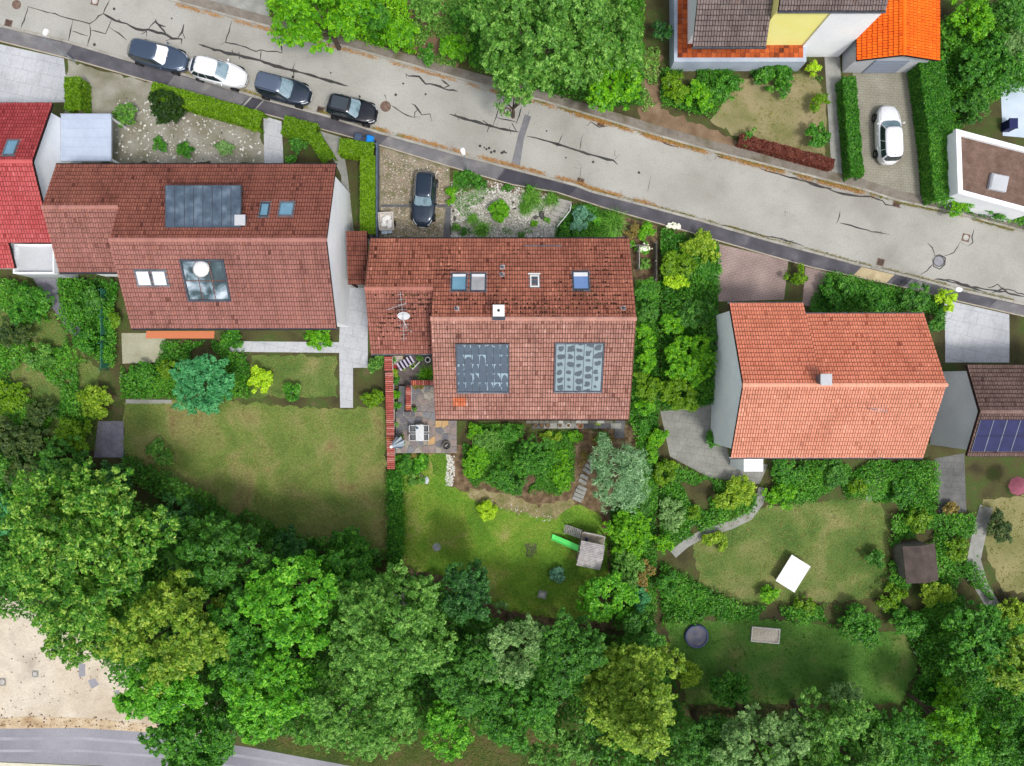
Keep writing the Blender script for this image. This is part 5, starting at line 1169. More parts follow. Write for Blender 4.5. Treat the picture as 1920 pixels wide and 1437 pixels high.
# little cart with a load
ct = thing('handcart', 'white wooden handcart with a tarpaulin load on the drive', 'cart', W(727, 419), R(3))
M_wood_w = mat('wood_white', [(0, lin(214, 204, 194)), (1, lin(242, 236, 228))], 4, .8)
for i in range(5): part('floor_plank', M_wood_w, ct, lambda b: b.box((-.42 + i * .21, 0, .42), (.2, 1.3, .04)))
for s in (-1, 1):
    part('side_board', M_wood_w, ct, lambda b: (b.box((s * .54, 0, .62), (.04, 1.34, .12)), b.box((s * .54, 0, .8), (.04, 1.34, .08)), [b.box((s * .515, y, .62), (.03, .06, .5)) for y in (-.6, 0, .6)]))
    part('end_board', M_wood_w, ct, lambda b: (b.box((0, s * .66, .58), (1.04, .04, .14)), b.box((0, s * .66, .8), (1.04, .04, .08))))
    o = part('wheel', M_tyre, ct, lambda b: b.lathe((0, 0, 0), [(.16, -.04), (.22, -.03), (.22, .03), (.16, .04)], 18)); o.location = (s * .62, -.1, .22); o.rotation_euler = (0, R(90), 0)
part('load', mat('tarp_white', [(0, lin(236, 234, 228)), (1, lin(252, 252, 250))], 3, .6, bump=.05, bscale=5), ct, lambda b: [b.blob((random.Random(i).uniform(-.3, .3), -.35 + i * .13, .62), .26, random.Random(i), .55) for i in range(6)])
part('drawbar', M_metal, ct, lambda b: b.tube([(-.2, -.66, .4), (-.05, -1.0, .3), (.05, -1.0, .3), (.3, -.75, .4)], .03, 6))
part('plastic_sheet', mat('plastic', lin(196, 210, 222), rough=.25), ct, lambda b: [b.blob((x, -.78, .5), .2, random.Random(int(x * 10 + 9)), .5) for x in (-.3, -.1, .2)])
# steps down from the pavement, with a handrail
st = thing('garden_steps', 'concrete steps leading down from the pavement to the house', 'steps', W(1048, 395))
for i, (px, py, ln, dp, z) in enumerate([(1057, 383, 1.15, .62, .14), (1052, 394, 1.15, .36, .105), (1046, 402, 1.12, .36, .075), (1040, 411, 1.1, .38, .045)]):
    p = W(px, py); mb = MB(); mb.bbox((p.x, p.y, z - .08), (ln, dp, .2), .02, rz=R(-15)); mb.build('step', M_conc, st)
sheet('entrance_landing', [(1024, 412), (1046, 424), (1038, 448), (985, 448), (1000, 430)], M_conc, .0145)
hr_ = thing('handrail', 'bent white metal handrail beside the garden steps', 'handrail', W(1062, 408))
hp = [W(*q, .9) for q in ((1071, 384), (1069, 395), (1062, 404), (1045, 425))]; mb = MB(); mb.tube(hp, .032, 8); mb.build('rail', M_paint, hr_)
for q in (hp[0], hp[2], hp[3]): mb = MB(); mb.tube([(q.x, q.y, g(q.y) - .1), q], .024, 6); mb.build('post', M_paint, hr_)
# side gate and plank fence by the right house corner
sg_ = thing('side_gate', 'grey slatted gate at the upper right house corner', 'gate', W(1192, 483))
M_wood_g = mat('wood_grey', [(0, lin(96, 90, 84)), (1, lin(140, 134, 128))], 5, .9, bump=.004, bscale=30)
for i, (px, py) in enumerate(((1196, 463), (1196, 505), (1180, 463))): p = W(px, py, .5); mb = MB(); mb.box((p.x, p.y, .55), (.12, .12, 1.2)); mb.build('post', M_wood_g, sg_)
pa, pb = W(1196, 463, .5), W(1196, 505, .5)
for i in range(9): p = pa.lerp(pb, (i + .6) / 9.4); mb = MB(); mb.box((p.x, p.y, .55), (.03, .13, .95)); mb.build('slat', M_wood_g, sg_)
p = W(1196, 484, .5); mb = MB(); mb.box((p.x + .03, p.y, .95), (.04, 1.7, .1)); mb.build('top_rail', mat('rail_pale', lin(190, 184, 172)), sg_); p = W(1200, 463, .5); mb = MB(); mb.box((p.x, p.y, .98), (1.0, .09, .06)); mb.build('lintel', M_wood_g, sg_)
pf = thing('plank_fence', 'weathered grey plank fence beside the white daisies', 'fence', W(1228, 490))
for i in range(16):
    p = W(1229, 456 + i * 4.6, .6); mb = MB(); mb.box((p.x, p.y, .55 + random.Random(i).uniform(-.03, .03)), (.035, .165, 1.15)); mb.build('plank', M_wood_g, pf)
for py in (458, 492, 526): p = W(1227, py, .5); mb = MB(); mb.box((p.x, p.y, .5), (.1, .1, 1.2)); mb.build('post', M_wood_g, pf)
# long plank fence further down the right side, beside the garden
# ---------------------------------------------------------------- patio
PZ = -.22
M_flag = [mat('flag_%d' % i, [(0, lin(*a)), (1, lin(*b))], 2.2, .85, bump=.006, bscale=14, grain=.12, gscale=10) for i, (a, b) in enumerate([((122, 112, 112), (150, 140, 138)), ((136, 120, 116), (162, 146, 140)), ((112, 112, 118), (140, 140, 144)), ((150, 142, 130), (174, 166, 156)), ((190, 150, 100), (206, 172, 124)), ((98, 96, 102), (124, 122, 126))])]
patio = MB()
def prect(x0, y0, x1, y1):
    a, b = Wz(x0, y1, PZ), Wz(x1, y0, PZ); return a.x, a.y, b.x, b.y
PR = [(771, 724, 816, 772, 14, .9), (742, 772, 816, 850, 34, .9), (816, 788, 856, 850, 16, .4)]
for r in PR: x0, y0, x1, y1 = prect(*r[:4]); patio.box(((x0 + x1) / 2, (y0 + y1) / 2, PZ - .75), (x1 - x0 - .004, y1 - y0 - .004, 1.42))
patio = patio.build('patio', mat('mortar', [(0, lin(124, 120, 108)), (1, lin(178, 174, 160))], 3, .95, grain=.15, gscale=14), kind='structure')
def vor(x0, y0, x1, y1, n, jit, seed):
    rg = random.Random(seed); w, h = x1 - x0, y1 - y0; nx = max(1, round(math.sqrt(n * w / h))); ny = max(1, round(n / nx)); S_ = []
    for j in range(ny):
        for i in range(nx): S_.append((x0 + w * (i + .5 + rg.uniform(-.45, .45) * jit + (.25 if j % 2 else -.2) * jit) / nx, y0 + h * (j + .5 + rg.uniform(-.45, .45) * jit) / ny))
    for i, s in enumerate(S_):
        P = [(x0, y0), (x1, y0), (x1, y1), (x0, y1)]
        for k, o in enumerate(S_):
            if k == i: continue
            mx, my, dx, dy = (s[0] + o[0]) / 2, (s[1] + o[1]) / 2, o[0] - s[0], o[1] - s[1]; Q = []
            for a, b in zip(P, P[1:] + P[:1]):
                da = (a[0] - mx) * dx + (a[1] - my) * dy; db = (b[0] - mx) * dx + (b[1] - my) * dy
                if da <= 0: Q.append(a)
                if da * db < 0: f = da / (da - db); Q.append((a[0] + (b[0] - a[0]) * f, a[1] + (b[1] - a[1]) * f))
            P = Q
            if len(P) < 3: break
        if len(P) >= 3: yield P
rng = random.Random(12)
for k, (x0, y0, x1, y1, n, jit) in enumerate(PR):
    for P in vor(*prect(x0, y0, x1, y1), n, jit, 40 + k):
        cx = sum(p[0] for p in P) / len(P); cy = sum(p[1] for p in P) / len(P); Q = []
        for x, y in P: L = math.hypot(x - cx, y - cy); f = max(.3, 1 - .035 / max(L, .05)); Q.append((cx + (x - cx) * f + rng.uniform(-.008, .008), cy + (y - cy) * f + rng.uniform(-.008, .008)))
        mb = MB(); mb.prism(Q, PZ - .05, PZ + .01 + rng.uniform(-.008, .008), inset=.012); mb.build('flagstone', M_flag[4 if any(abs(Wz(tx, ty, PZ).x - cx) + abs(Wz(tx, ty, PZ).y - cy) < .42 for tx, ty in ((831, 796), (815, 827))) else rng.choice((0, 0, 1, 1, 2, 2, 3, 5, 5))], patio)
sheet('yard_paving', [(735, 664), (818, 664), (818, 724), (770, 724), (742, 724)], mat('yard_dark', [(0, lin(84, 76, 76)), (1, lin(122, 112, 108))], 1.8, .9, grain=.15, gscale=9), .012)
# tile-capped walls
M_cap = [mat('cap_tile_%d' % i, [(0, lin(*a)), (1, lin(*b))], 5, .85, grain=.1, gscale=20) for i, (a, b) in enumerate([((176, 88, 76), (204, 114, 100)), ((154, 72, 64), (184, 96, 86)), ((200, 112, 76), (224, 136, 96)), ((192, 118, 108), (220, 150, 138))])]
def cap_tile(m, w, pitch, cache={}):
    k = (m.name, w, pitch)
    if k not in cache:
        mb = MB(); V = []
        for e in (-w / 2, w / 2):
            for i in range(6):
                t = math.pi * i / 5; V.append((e, -math.cos(t) * pitch * .41, math.sin(t) * .055 + (.03 if e < 0 else 0)))
        mb.add(V, [(i + 1, i, 6 + i, 7 + i) for i in range(5)] + [(0, 1, 2, 3, 4, 5), (11, 10, 9, 8, 7, 6)]); me = bpy.data.meshes.new('cap_tile'); me.from_pydata([tuple(v) for v in mb.v], [], mb.f); me.materials.append(m); cache[k] = me
    return cache[k]
def capped_wall(label, x, y0, y1, top, w, along, rz, pitch=.15, th=.3, seed=1, zb=-2.2):
    """wall from y0 to y1 (or x0..x1 when along='x'), roofed with small tiles across it"""
    mid = (x, (y0 + y1) / 2) if along == 'y' else ((y0 + y1) / 2, x); t = thing('tile_capped_wall', label, 'garden wall', (mid[0], mid[1], zb + 1.5)); L = abs(y1 - y0); n = int(L / pitch); rg = random.Random(seed); mb = MB()
    seg = max(1, int(L / .6))
    for i in range(seg):
        v = min(y0, y1) + L * (i + .5) / seg; h = top(v) - .02; c = (x, v) if along == 'y' else (v, x); d = (th, L / seg + .001, h - zb) if along == 'y' else (L / seg + .001, th, h - zb)
        mb.box((c[0], c[1], (h + zb) / 2), d)
    mb.build('wall', M_white, t)
    mb = MB()
    for i in range(seg):
        v = min(y0, y1) + L * (i + .5) / seg; h = top(v); c = (x, v) if along == 'y' else (v, x); mb.box((c[0], c[1], h - .012), (w - .05, L / seg + .001, .03) if along == 'y' else (L / seg + .001, w - .05, .03))
    mb.build('tile_bed', mat('tile_bed', lin(92, 52, 46)), t)
    for i in range(n):
        v = min(y0, y1) + pitch * (i + .5); o = put(bpy.data.objects.new('cap_tile', cap_tile(M_cap[rg.choice((0, 0, 0, 1, 1, 3, 3, 2 if i < n * .3 else 0))], w, pitch)), t)
        o.location = Vector(((x if along == 'y' else v), (v if along == 'y' else x), top(v) + rg.uniform(-.006, .01))) - LOC[t.name]; o.rotation_euler = (0, rg.uniform(-.03, .03), (0 if along == 'y' else R(90)) + rz)
ya, yb = Wz(727, 668, 1.3).y, Wz(734, 880, .2).y
capped_wall('long boundary wall capped with red tiles left of the patio', -9.40, ya, yb, lambda y: max(g(y - .6) + 1.35, .05) if y < 1 else 1.38, .6, 'y', 0, seed=2)
qa = Wz(764, 718, .75); qb = Wz(816, 718, .75); capped_wall('short tile-capped wall across the top of the patio', qa.y, qa.x + .25, qb.x, lambda v: .75, .36, 'x', 0, th=.2, seed=3)
q0, q1 = Wz(766, 722, .75), Wz(768, 770, .75); capped_wall('short tile-capped wall beside the patio stairs', q0.x, q1.y, qa.y - .2, lambda v: .75, .4, 'y', 0, th=.2, seed=4)
ps = thing('patio_stairs', 'narrow grey stairs along the short tile-capped wall', 'stairs', W(756, 748))
for i in range(7):
    zz = .14 - i * .05; p = Wz(754.5 - i * .6, 728 + i * 7, zz); mb = MB(); mb.bbox((p.x, p.y, zz - .4), (.56, .31, .8), .015); mb.build('step', M_slab, ps)
# table with four chairs
M_tab = mat('table_white', [(0, lin(214, 216, 216)), (1, lin(238, 240, 240))], 5, .6)
c = Wz(787, 812, PZ + .72); tb = thing('garden_table', 'white slatted garden table on the flagstone patio', 'table', (c.x, c.y, PZ + .01), R(1))
for i in range(8): part('table_slat', M_tab, tb, lambda b: b.bbox((-.245 + i * .07 - .0, 0, .72), (.062, 1.26, .03), .004))
part('table_frame', M_tab, tb, lambda b: (b.box((0, .6, .69), (.62, .06, .05)), b.box((0, -.6, .69), (.62, .06, .05)), b.box((.29, 0, .69), (.05, 1.2, .05)), b.box((-.29, 0, .69), (.05, 1.2, .05))))
for sx in (-1, 1):
    for sy in (-1, 1): part('leg', M_tab, tb, lambda b: b.box((sx * .28, sy * .58, .34), (.05, .05, .7)))
M_cush = mat('chair_fabric', [(0, lin(96, 98, 102)), (1, lin(128, 130, 132))], 12, .9)
def gchair(label, px, py, rz):
    c = Wz(px, py, PZ + .5); t = thing('garden_chair', label, 'chair', (c.x, c.y, PZ + .01), rz, 'white garden chairs at the patio table')
    part('seat', M_cush, t, lambda b: b.bbox((0, 0, .43), (.46, .44, .03), .01)); part('backrest', M_cush, t, lambda b: b.box((-.25, 0, .68), (.03, .42, .4), rot=Matrix.Rotation(-.2, 3, 'Y')))
    part('frame', M_paint, t, lambda b: [(b.tube([(.24, s * .25, 0), (.24, s * .25, .62), (-.22, s * .25, .62), (-.32, s * .25, .9)], .022, 6)) for s in (-1, 1)] + [b.tube([(-.32, -.25, .9), (-.32, .25, .9)], .022, 6), b.tube([(.24, -.25, .42), (.24, .25, .42)], .018, 6)])
    for s in (-1, 1): part('leg', M_paint, t, lambda b: b.tube([(-.2, s * .25, .62), (-.26, s * .25, 0)], .02, 6))
gchair('white chair, upper left of the garden table', 776.5, 804, 0); gchair('white chair, lower left of the garden table', 776.5, 820, 0)
gchair('white chair, upper right of the garden table', 797, 804, math.pi); gchair('white chair, lower right of the garden table', 797, 820, math.pi)
q = Wz(782, 803, PZ + .77); jg = thing('jug', 'small blue jug standing on the white garden table', 'jug', (q.x, q.y, PZ + .745)); M_jug = mat('jug_blue', lin(30, 84, 120), rough=.4)
part('body', M_jug, jg, lambda b: b.lathe((0, 0, 0), [(.06, 0), (.09, .08), (.06, .18), (.07, .22)], 14)); part('handle', M_jug, jg, lambda b: b.tube([(.06, 0, .19), (.13, 0, .15), (.09, 0, .06)], .012, 5))
q = Wz(837, 836, PZ + .3); fp = thing('fire_bowl', 'round grey fire bowl on the patio corner', 'fire bowl', (q.x, q.y, PZ + .01))
part('ring', mat('fire_ring', [(0, lin(104, 98, 92)), (1, lin(134, 126, 118))], 4, .9), fp, lambda b: b.lathe((0, 0, 0), [(.24, 0), (.32, .1), (.34, .3), (.29, .32), (.26, .2)], 24, cap1=False)); part('ash', mat('ash', [(0, lin(44, 44, 46)), (1, lin(84, 82, 82))], 8, .95, bump=.03, bscale=20), fp, lambda b: b.lathe((0, 0, .18), [(.27, 0), (.14, .03)], 20)); part('log', M_wood_w, fp, lambda b: b.tube([(-.1, -.06, .24), (.08, .1, .26)], .025, 6))
t0 = Wz(733.5, 838, PZ + 2.2); b0_ = Wz(749, 830, PZ + .95); um = thing('parasol', 'closed pale striped parasol by the tile-capped wall', 'parasol', (b0_.x, b0_.y, PZ))
ax = (t0 - b0_); u = ax.cross(Vector((0, 0, 1))).normalized(); w = ax.normalized().cross(u); V, F, T = [], [], []
for i in range(6):
    f = i / 5; cc = t0.lerp(b0_, f)
    for k in range(24): an = 2 * math.pi * k / 24; r = (.05 + .38 * f) * (1 + (.25 if k % 3 == 0 else -.12)); V.append(cc + (u * math.cos(an) + w * math.sin(an)) * r)
mb = MB()
for k in range(24): mb.add([V[i * 24 + k + 0] if e == 0 else V[i * 24 + (k + 1) % 24] for i in range(6) for e in (0, 1)], [(2 * i, 2 * i + 1, 2 * i + 3, 2 * i + 2) for i in range(5)], .1 if k % 6 == 0 else .85)
mb.build('canopy', mat('parasol_cloth', [(0, lin(70, 92, 116)), (.5, lin(150, 168, 184)), (1, lin(206, 216, 224))], 1, .8, attr=1.0), um)
mb = MB(); mb.tube([b0_ - ax * .7, t0 + ax.normalized() * .06], .025, 8); mb.build('pole', M_wood_w, um); mb = MB(); mb.lathe((t0.x, t0.y, t0.z - .03), [(.12, 0), (.13, .06), (.06, .12)], 14); mb.build('cap', M_paint, um); mb = MB(); mb.lathe((b0_.x, b0_.y, PZ + .01), [(.26, 0), (.26, .08), (.08, .12)], 16); mb.build('base', M_conc, um)
def pot(label, px, py, r, h, m, z, plant=None, group=None):
    q = Wz(px, py, z + h); t = thing('flower_pot', label, 'flower pot', (q.x, q.y, z), 0, group)
    part('pot', m, t, lambda b: b.lathe((0, 0, 0), [(r * .65, 0), (r * .9, h * .85), (r, h * .87), (r, h), (r * .82, h), (r * .78, h * .8)], 20, cap1=False)); part('soil', M_mulch, t, lambda b: b.lathe((0, 0, h * .78), [(r * .79, 0), (r * .3, .02)], 16))
    if plant:
        SEED[0] += 1; rg = np.random.default_rng(SEED[0]); C, Rr = clumps(rg, r * 1.3, r * 1.3, h * .8, h + r * 1.4, 8, cr=.5); v, tt = cloud(rg, C, Rr, 260, .09); put(bpy.data.objects.new('foliage', np_mesh('foliage', v, 260, 3, lm(plant), tt)), t)
M_terra = mat('terracotta', [(0, lin(176, 96, 56)), (1, lin(206, 128, 82))], 5, .85); M_potg = mat('pot_grey', lin(150, 142, 130), rough=.9); M_potb = mat('pot_brown', lin(96, 76, 62), rough=.9); M_potw = mat('pot_white', lin(228, 224, 212), rough=.6); M_potd = mat('pot_dark', lin(60, 56, 52), rough=.7)
pot('dark planter with a round plant beside the white wall end', 777, 766, .2, .35, M_potd, PZ + .01, 'olive')
pot('dark pot with a dry plant under the tile-capped wall, left of two', 779, 726, .17, .3, M_potd, PZ + .01, 'russet'); pot('dark pot with a dry plant under the tile-capped wall, right of two', 790, 726, .17, .3, M_potd, PZ + .01, 'russet')
pl = thing('planter_box', 'wooden planter box holding two pots near the closed parasol', 'planter', (Wz(753, 826, PZ + .2).x, Wz(753, 826, PZ + .2).y, PZ + .01)); M_wood = mat('wood_brown', [(0, lin(150, 112, 72)), (1, lin(186, 148, 104))], 5, .85)
part('box', M_wood, pl, lambda b: [b.box((s * .17, 0, .1), (.03, .74, .2)) for s in (-1, 1)] + [b.box((0, s * .355, .1), (.31, .03, .2)) for s in (-1, 1)] + [b.box((0, 0, .03), (.31, .68, .03))])
pot('small green plant pot in the upper end of the planter box', 753, 821, .13, .22, M_potg, PZ + .06, 'olive'); pot('small green plant pot in the lower end of the planter box', 754, 833, .13, .22, M_potb, PZ + .06, 'olive')
# back yard clutter by the wing
GY = lambda px, py, z=0: W(px, py, z)
lc = thing('sun_lounger', 'garden lounger with a black and lilac striped cushion in the back yard', 'lounger', GY(762, 681), R(32))
part('frame', M_wood_w, lc, lambda b: [b.box((0, s * .3, .3), (1.3, .05, .06)) for s in (-1, 1)] + [b.box((x, s * .3, .14), (.05, .05, .3)) for x in (-.6, .6) for s in (-1, 1)])
for i in range(9): part('cushion_stripe', mat('stripe_dark', lin(36, 32, 42)) if i % 2 else mat('stripe_lilac', lin(206, 198, 220)), lc, lambda b: b.bbox((-.58 + i * .145, random.Random(i).uniform(-.03, .03), .40 + .06 * abs(i - 3) / 5), (.144, .62, .12), .03))
cb = thing('cold_frame', 'square wooden tray in the back yard corner', 'tray', GY(748, 676), R(2)); part('frame', M_wood, cb, lambda b: [b.box((s * .36, 0, .15), (.04, .72, .3)) for s in (-1, 1)] + [b.box((0, s * .34, .15), (.68, .04, .3)) for s in (-1, 1)]); part('bed', M_gravel, cb, lambda b: b.box((0, 0, .12), (.68, .64, .2)))
for lab, px, py in (('lime green bucket nearest the house wing wall', 774, 686), ('lime green bucket nearest the tile-capped wall', 757, 690)):
    bk = thing('bucket', lab, 'bucket', GY(px, py)); part('body', mat('lime_plastic', lin(158, 214, 40), rough=.4), bk, lambda b: b.lathe((0, 0, 0), [(.14, 0), (.19, .26), (.21, .27), (.18, .27), (.15, .06)], 18, cap1=False)); part('handle', M_metal, bk, lambda b: b.tube([(-.2, 0, .27), (-.12, .08, .34), (.12, .08, .34), (.2, 0, .27)], .01, 5))
br = thing('push_cart', 'small red and dark hand mower beside the tile-capped wall', 'mower', GY(742, 688), R(5)); part('deck', mat('mower_red', lin(150, 40, 50), rough=.4), br, lambda b: b.bbox((-.1, 0, .2), (.5, .34, .2), .06)); part('handle', M_black, br, lambda b: b.tube([(.1, .14, .25), (.5, .14, .7), (.5, -.14, .7), (.1, -.14, .25)], .018, 5))
for sx in (-.25, .1):
    for s in (-1, 1): o = part('wheel', M_tyre, br, lambda b: b.lathe((0, 0, 0), [(.09, -.02), (.09, .02)], 12)); o.location = (sx, s * .19, .09); o.rotation_euler = (R(90), 0, 0)
ho = thing('hose_ring', 'white hose ring hanging near the wing corner', 'hose', GY(802, 675, .25)); part('coil', M_paint, ho, lambda b: b.tube([(.2 * math.cos(k * .42), .2 * math.sin(k * .42), .01 * k / 8) for k in range(32)], .035, 6)); part('bracket', M_black, ho, lambda b: b.lathe((0, 0, -.1), [(.15, 0), (.14, .03)], 14))
pk = thing('white_plank', 'white plank leaning over the back yard bed', 'plank', GY(780, 685)); a, b = W(773, 693, .1), W(787, 679, .5); mb = MB(); d = b - a; mb.box((a + b) / 2, (d.length, .07, .03), rot=Matrix.Rotation(math.atan2(d.y, d.x), 3, 'Z') @ Matrix.Rotation(-math.asin(d.z / d.length), 3, 'Y')); mb.build('board', M_paint, pk); mb = MB(); mb.box((b.x, b.y, g(b.y) + .25), (.05, .05, .5)); mb.build('stake', M_wood, pk)
# stone wall with pots along the south eave
LZ = -.15
sw = thing('dry_stone_wall', 'low pale dry stone wall below the south eave with a slab ledge', 'stone wall', W(1068, 800)); rng = random.Random(3)
for row in range(2):
    x = 986 + row * 4
    while x < 1146:
        w_ = rng.uniform(9, 17); q = Wz(x + w_ / 2, 790 + row * .3, LZ + .1 - row * .25); mb = MB(); mb.bbox((q.x, q.y, q.z - .1), (w_ / 24 - .02, .34, .26), .05, rz=rng.uniform(-.06, .06)); mb.build('stone', M_stone_pale if rng.random() < .7 else M_conc, sw); x += w_
x = 998
while x < 1150:
    w_ = rng.uniform(18, 28); q = Wz(x + w_ / 2, 799, LZ - .32); mb = MB(); mb.bbox((q.x, q.y, LZ - .8), (w_ / 24 - .02, .42, .8), .015); mb.build('ledge_slab', M_path if rng.random() < .6 else M_slab, sw); x += w_
for lab, px, m, r in (('dark brown pot, leftmost on the stone ledge', 1004, M_potb, .17), ('dark brown pot, second from the left on the stone ledge', 1015, M_potb, .18), ('brown pot, third from the left on the stone ledge', 1027, M_potb, .19), ('cream rimmed pot in the middle of the stone ledge', 1050, M_potg, .17), ('white rimmed pot, second from the right on the stone ledge', 1066, M_potw, .17), ('large orange terracotta pot, rightmost on the stone ledge', 1088, M_terra, .23)): pot(lab, px, 798, r, .26, m, LZ - .4, None, 'pots on the stone ledge')
sheet('side_path', [(1153, 788), (1172, 788), (1170, 822), (1152, 822)], M_slab, .02)
gs = thing('stone_steps', 'pale stone block steps curving down beside the willow', 'steps', W(1090, 905)); rng = random.Random(6)
for px, py, rz, ln in ((1082, 936, -25, .82), (1085, 929, -24, .85), (1088, 922, -24, .85), (1091, 915, -25, .8), (1092, 903, -28, .7), (1095, 894, -28, .7), (1100, 883, -35, .7), (1104, 875, -35, .7), (1108, 866, -40, .7)):
    p = W(px, py); mb = MB(); mb.bbox((p.x, p.y, p.z + .02), (ln, .30, .2), .03, rz=R(rz + rng.uniform(-3, 3))); mb.build('stone_block', M_path, gs)
# rocks, lids and slabs on the lawn
rg = thing('garden_rocks', 'white and brown rock pair on the upper left lawn', 'rocks', W(796, 898))
for px, py, r, m in ((787, 890, .2, M_stone_pale), (793, 896, .22, mat('rock_brown', lin(168, 148, 132), rough=.9)), (800, 900, .3, mat('rock_white', [(0, lin(190, 198, 208)), (1, lin(226, 230, 236))], 3, .8))): p = W(px, py); mb = MB(); mb.blob((p.x, p.y, p.z + r * .3), r, random.Random(px), .8); mb.build('rock', m, rg)
manhole('grey concrete manhole lid in the lower left lawn', 819, 1026, .34, M_conc, mat('lid_lilac', [(0, lin(150, 150, 160)), (1, lin(180, 180, 188))], 3, .9), None, 0, .03)
sl = thing('stone_slab', 'grey square slab with a pale round top in the lower lawn', 'slab', W(1017, 1115), R(-12)); part('slab', M_path, sl, lambda b: b.bbox((0, 0, .03), (.68, .62, .08), .02)); part('disc', M_lid, sl, lambda b: b.lathe((0, -.02, .07), [(.22, 0), (.2, .03)], 18))
# ---------------------------------------------------------------- play tower
M_plank = mat('play_plank', [(0, lin(158, 152, 150)), (.5, lin(186, 180, 178)), (1, lin(208, 203, 200))], 3, .85, grain=.1, gscale=18); M_plank_d = mat('play_plank_dark', [(0, lin(120, 110, 96)), (1, lin(160, 150, 134))], 4, .9)
c = Wz(1108, 1043, .75); gz = g(c.y); pt = thing('play_tower', 'wooden play tower with a pitched plank roof and green slide on the lawn', 'play tower', (c.x, c.y, gz), R(-11.8))
dk = 1.15; rh = 2.45
for s in (-1, 1):
    for i in range(8):
        f = (i + .5) / 8; y = s * .98 * f; z = rh - .34 * f
        part('roof_plank', M_plank, pt, lambda b: b.box((random.Random(i * s).uniform(-.012, .012), y, z), (1.86, .106, .022), rot=Matrix.Rotation(-s * .345, 3, 'X')))
    for x in (-.8, .8):
        part('post', M_plank_d, pt, lambda b: b.box((x, s * .72, 1.05), (.09, .09, 2.2)))
    part('gable_board', M_plank_d, pt, lambda b: b.add([(s * .86, -.8, rh - .32), (s * .86, .8, rh - .32), (s * .86, 0, rh - .04), (s * .82, -.8, rh - .32), (s * .82, .8, rh - .32), (s * .82, 0, rh - .04)], [(0, 1, 2), (5, 4, 3), (0, 3, 4, 1), (1, 4, 5, 2), (2, 5, 3, 0)]))
for i in range(12): part('deck_plank', M_plank_d, pt, lambda b: b.box((-.82 + i * .15, .35, dk), (.14, 2.35, .03)))
for y in (1.5, -.8): part('deck_beam', M_plank_d, pt, lambda b: b.box((0, y, dk - .07), (1.75, .05, .1)))
for x in (-.82, .86): part('post', M_plank_d, pt, lambda b: b.box((x, 1.52, .85), (.08, .08, 1.75)))
part('railing', M_plank, pt, lambda b: (b.box((0, 1.54, dk + .55), (1.75, .05, .08)), b.box((.87, 1.2, dk + .55), (.05, .62, .08)), b.box((0, 1.54, dk + .3), (1.75, .04, .06))))
for i in range(10):
    f = i / 9; part('ramp_slat', M_plank, pt, lambda b: b.box((-.98 - f * 1.15, 1.25 + f * .02, dk - .05 - f * 1.0), (.085, .56, .03), rot=Matrix.Rotation(-.6, 3, 'Y')))
for s in (-1, 1): part('ramp_rail', M_plank, pt, lambda b: b.box((-1.55, 1.26 + s * .31, .62), (1.62, .05, .09), rot=Matrix.Rotation(-.72, 3, 'Y'))); part('ramp_post', M_plank, pt, lambda b: b.box((-2.15, 1.28 + s * .31, .35), (.06, .06, .8)))
def slide(b):
    V = []; n = 12
    for i in range(n + 1):
        f = i / n; x = -.78 - 2.25 * f; y = .12 + .28 * f; z = dk + .02 - (dk - .1) * (f ** .85 if f < .9 else .915 + (f - .9) * .5)
        for dy, dz in ((-.24, .13), (-.2, .13), (-.19, 0), (.19, 0), (.2, .13), (.24, .13)): V.append((x, y + dy, z + dz))
    b.add(V, [(i * 6 + k, i * 6 + k + 1, i * 6 + 7 + k, i * 6 + 6 + k) for i in range(n) for k in range(5)])
    b.add([(x, y, z - .02) for x, y, z in V], [(i * 6 + 6 + k, i * 6 + 7 + k, i * 6 + k + 1, i * 6 + k) for i in range(n) for k in range(5)])
part('slide', mat('slide_green', lin(112, 250, 124), rough=.35, spec=.5), pt, slide)
bb = thing('bucket', 'dark blue bucket on the play tower deck', 'bucket', Wz(1100, 1012, gz + dk + .3) - Vector((0, 0, .28))); part('body', mat('bucket_blue', lin(24, 40, 110), rough=.4), bb, lambda b: b.lathe((0, 0, 0), [(.1, 0), (.14, .24), (.12, .24), (.1, .05)], 16, cap1=False)); part('handle', M_metal, bb, lambda b: b.tube([(-.13, 0, .24), (0, .07, .3), (.13, 0, .24)], .009, 5))
rb = thing('bench_rail', 'blue-white metal rail at the lower right garden end', 'rail', W(1200, 1163)); a, b = W(1183, 1157, .5), W(1216, 1165, .5); mb = MB(); d = b - a; mb.box((a + b) / 2, (d.length, .1, .05), math.atan2(d.y, d.x)); mb.build('top', mat('rail_blue', lin(160, 176, 214), rough=.4), rb)
for f in (.05, .5, .95): q = a.lerp(b, f); mb = MB(); mb.box((q.x, q.y, q.z - .3), (.05, .05, .6)); mb.build('post', M_metal, rb)
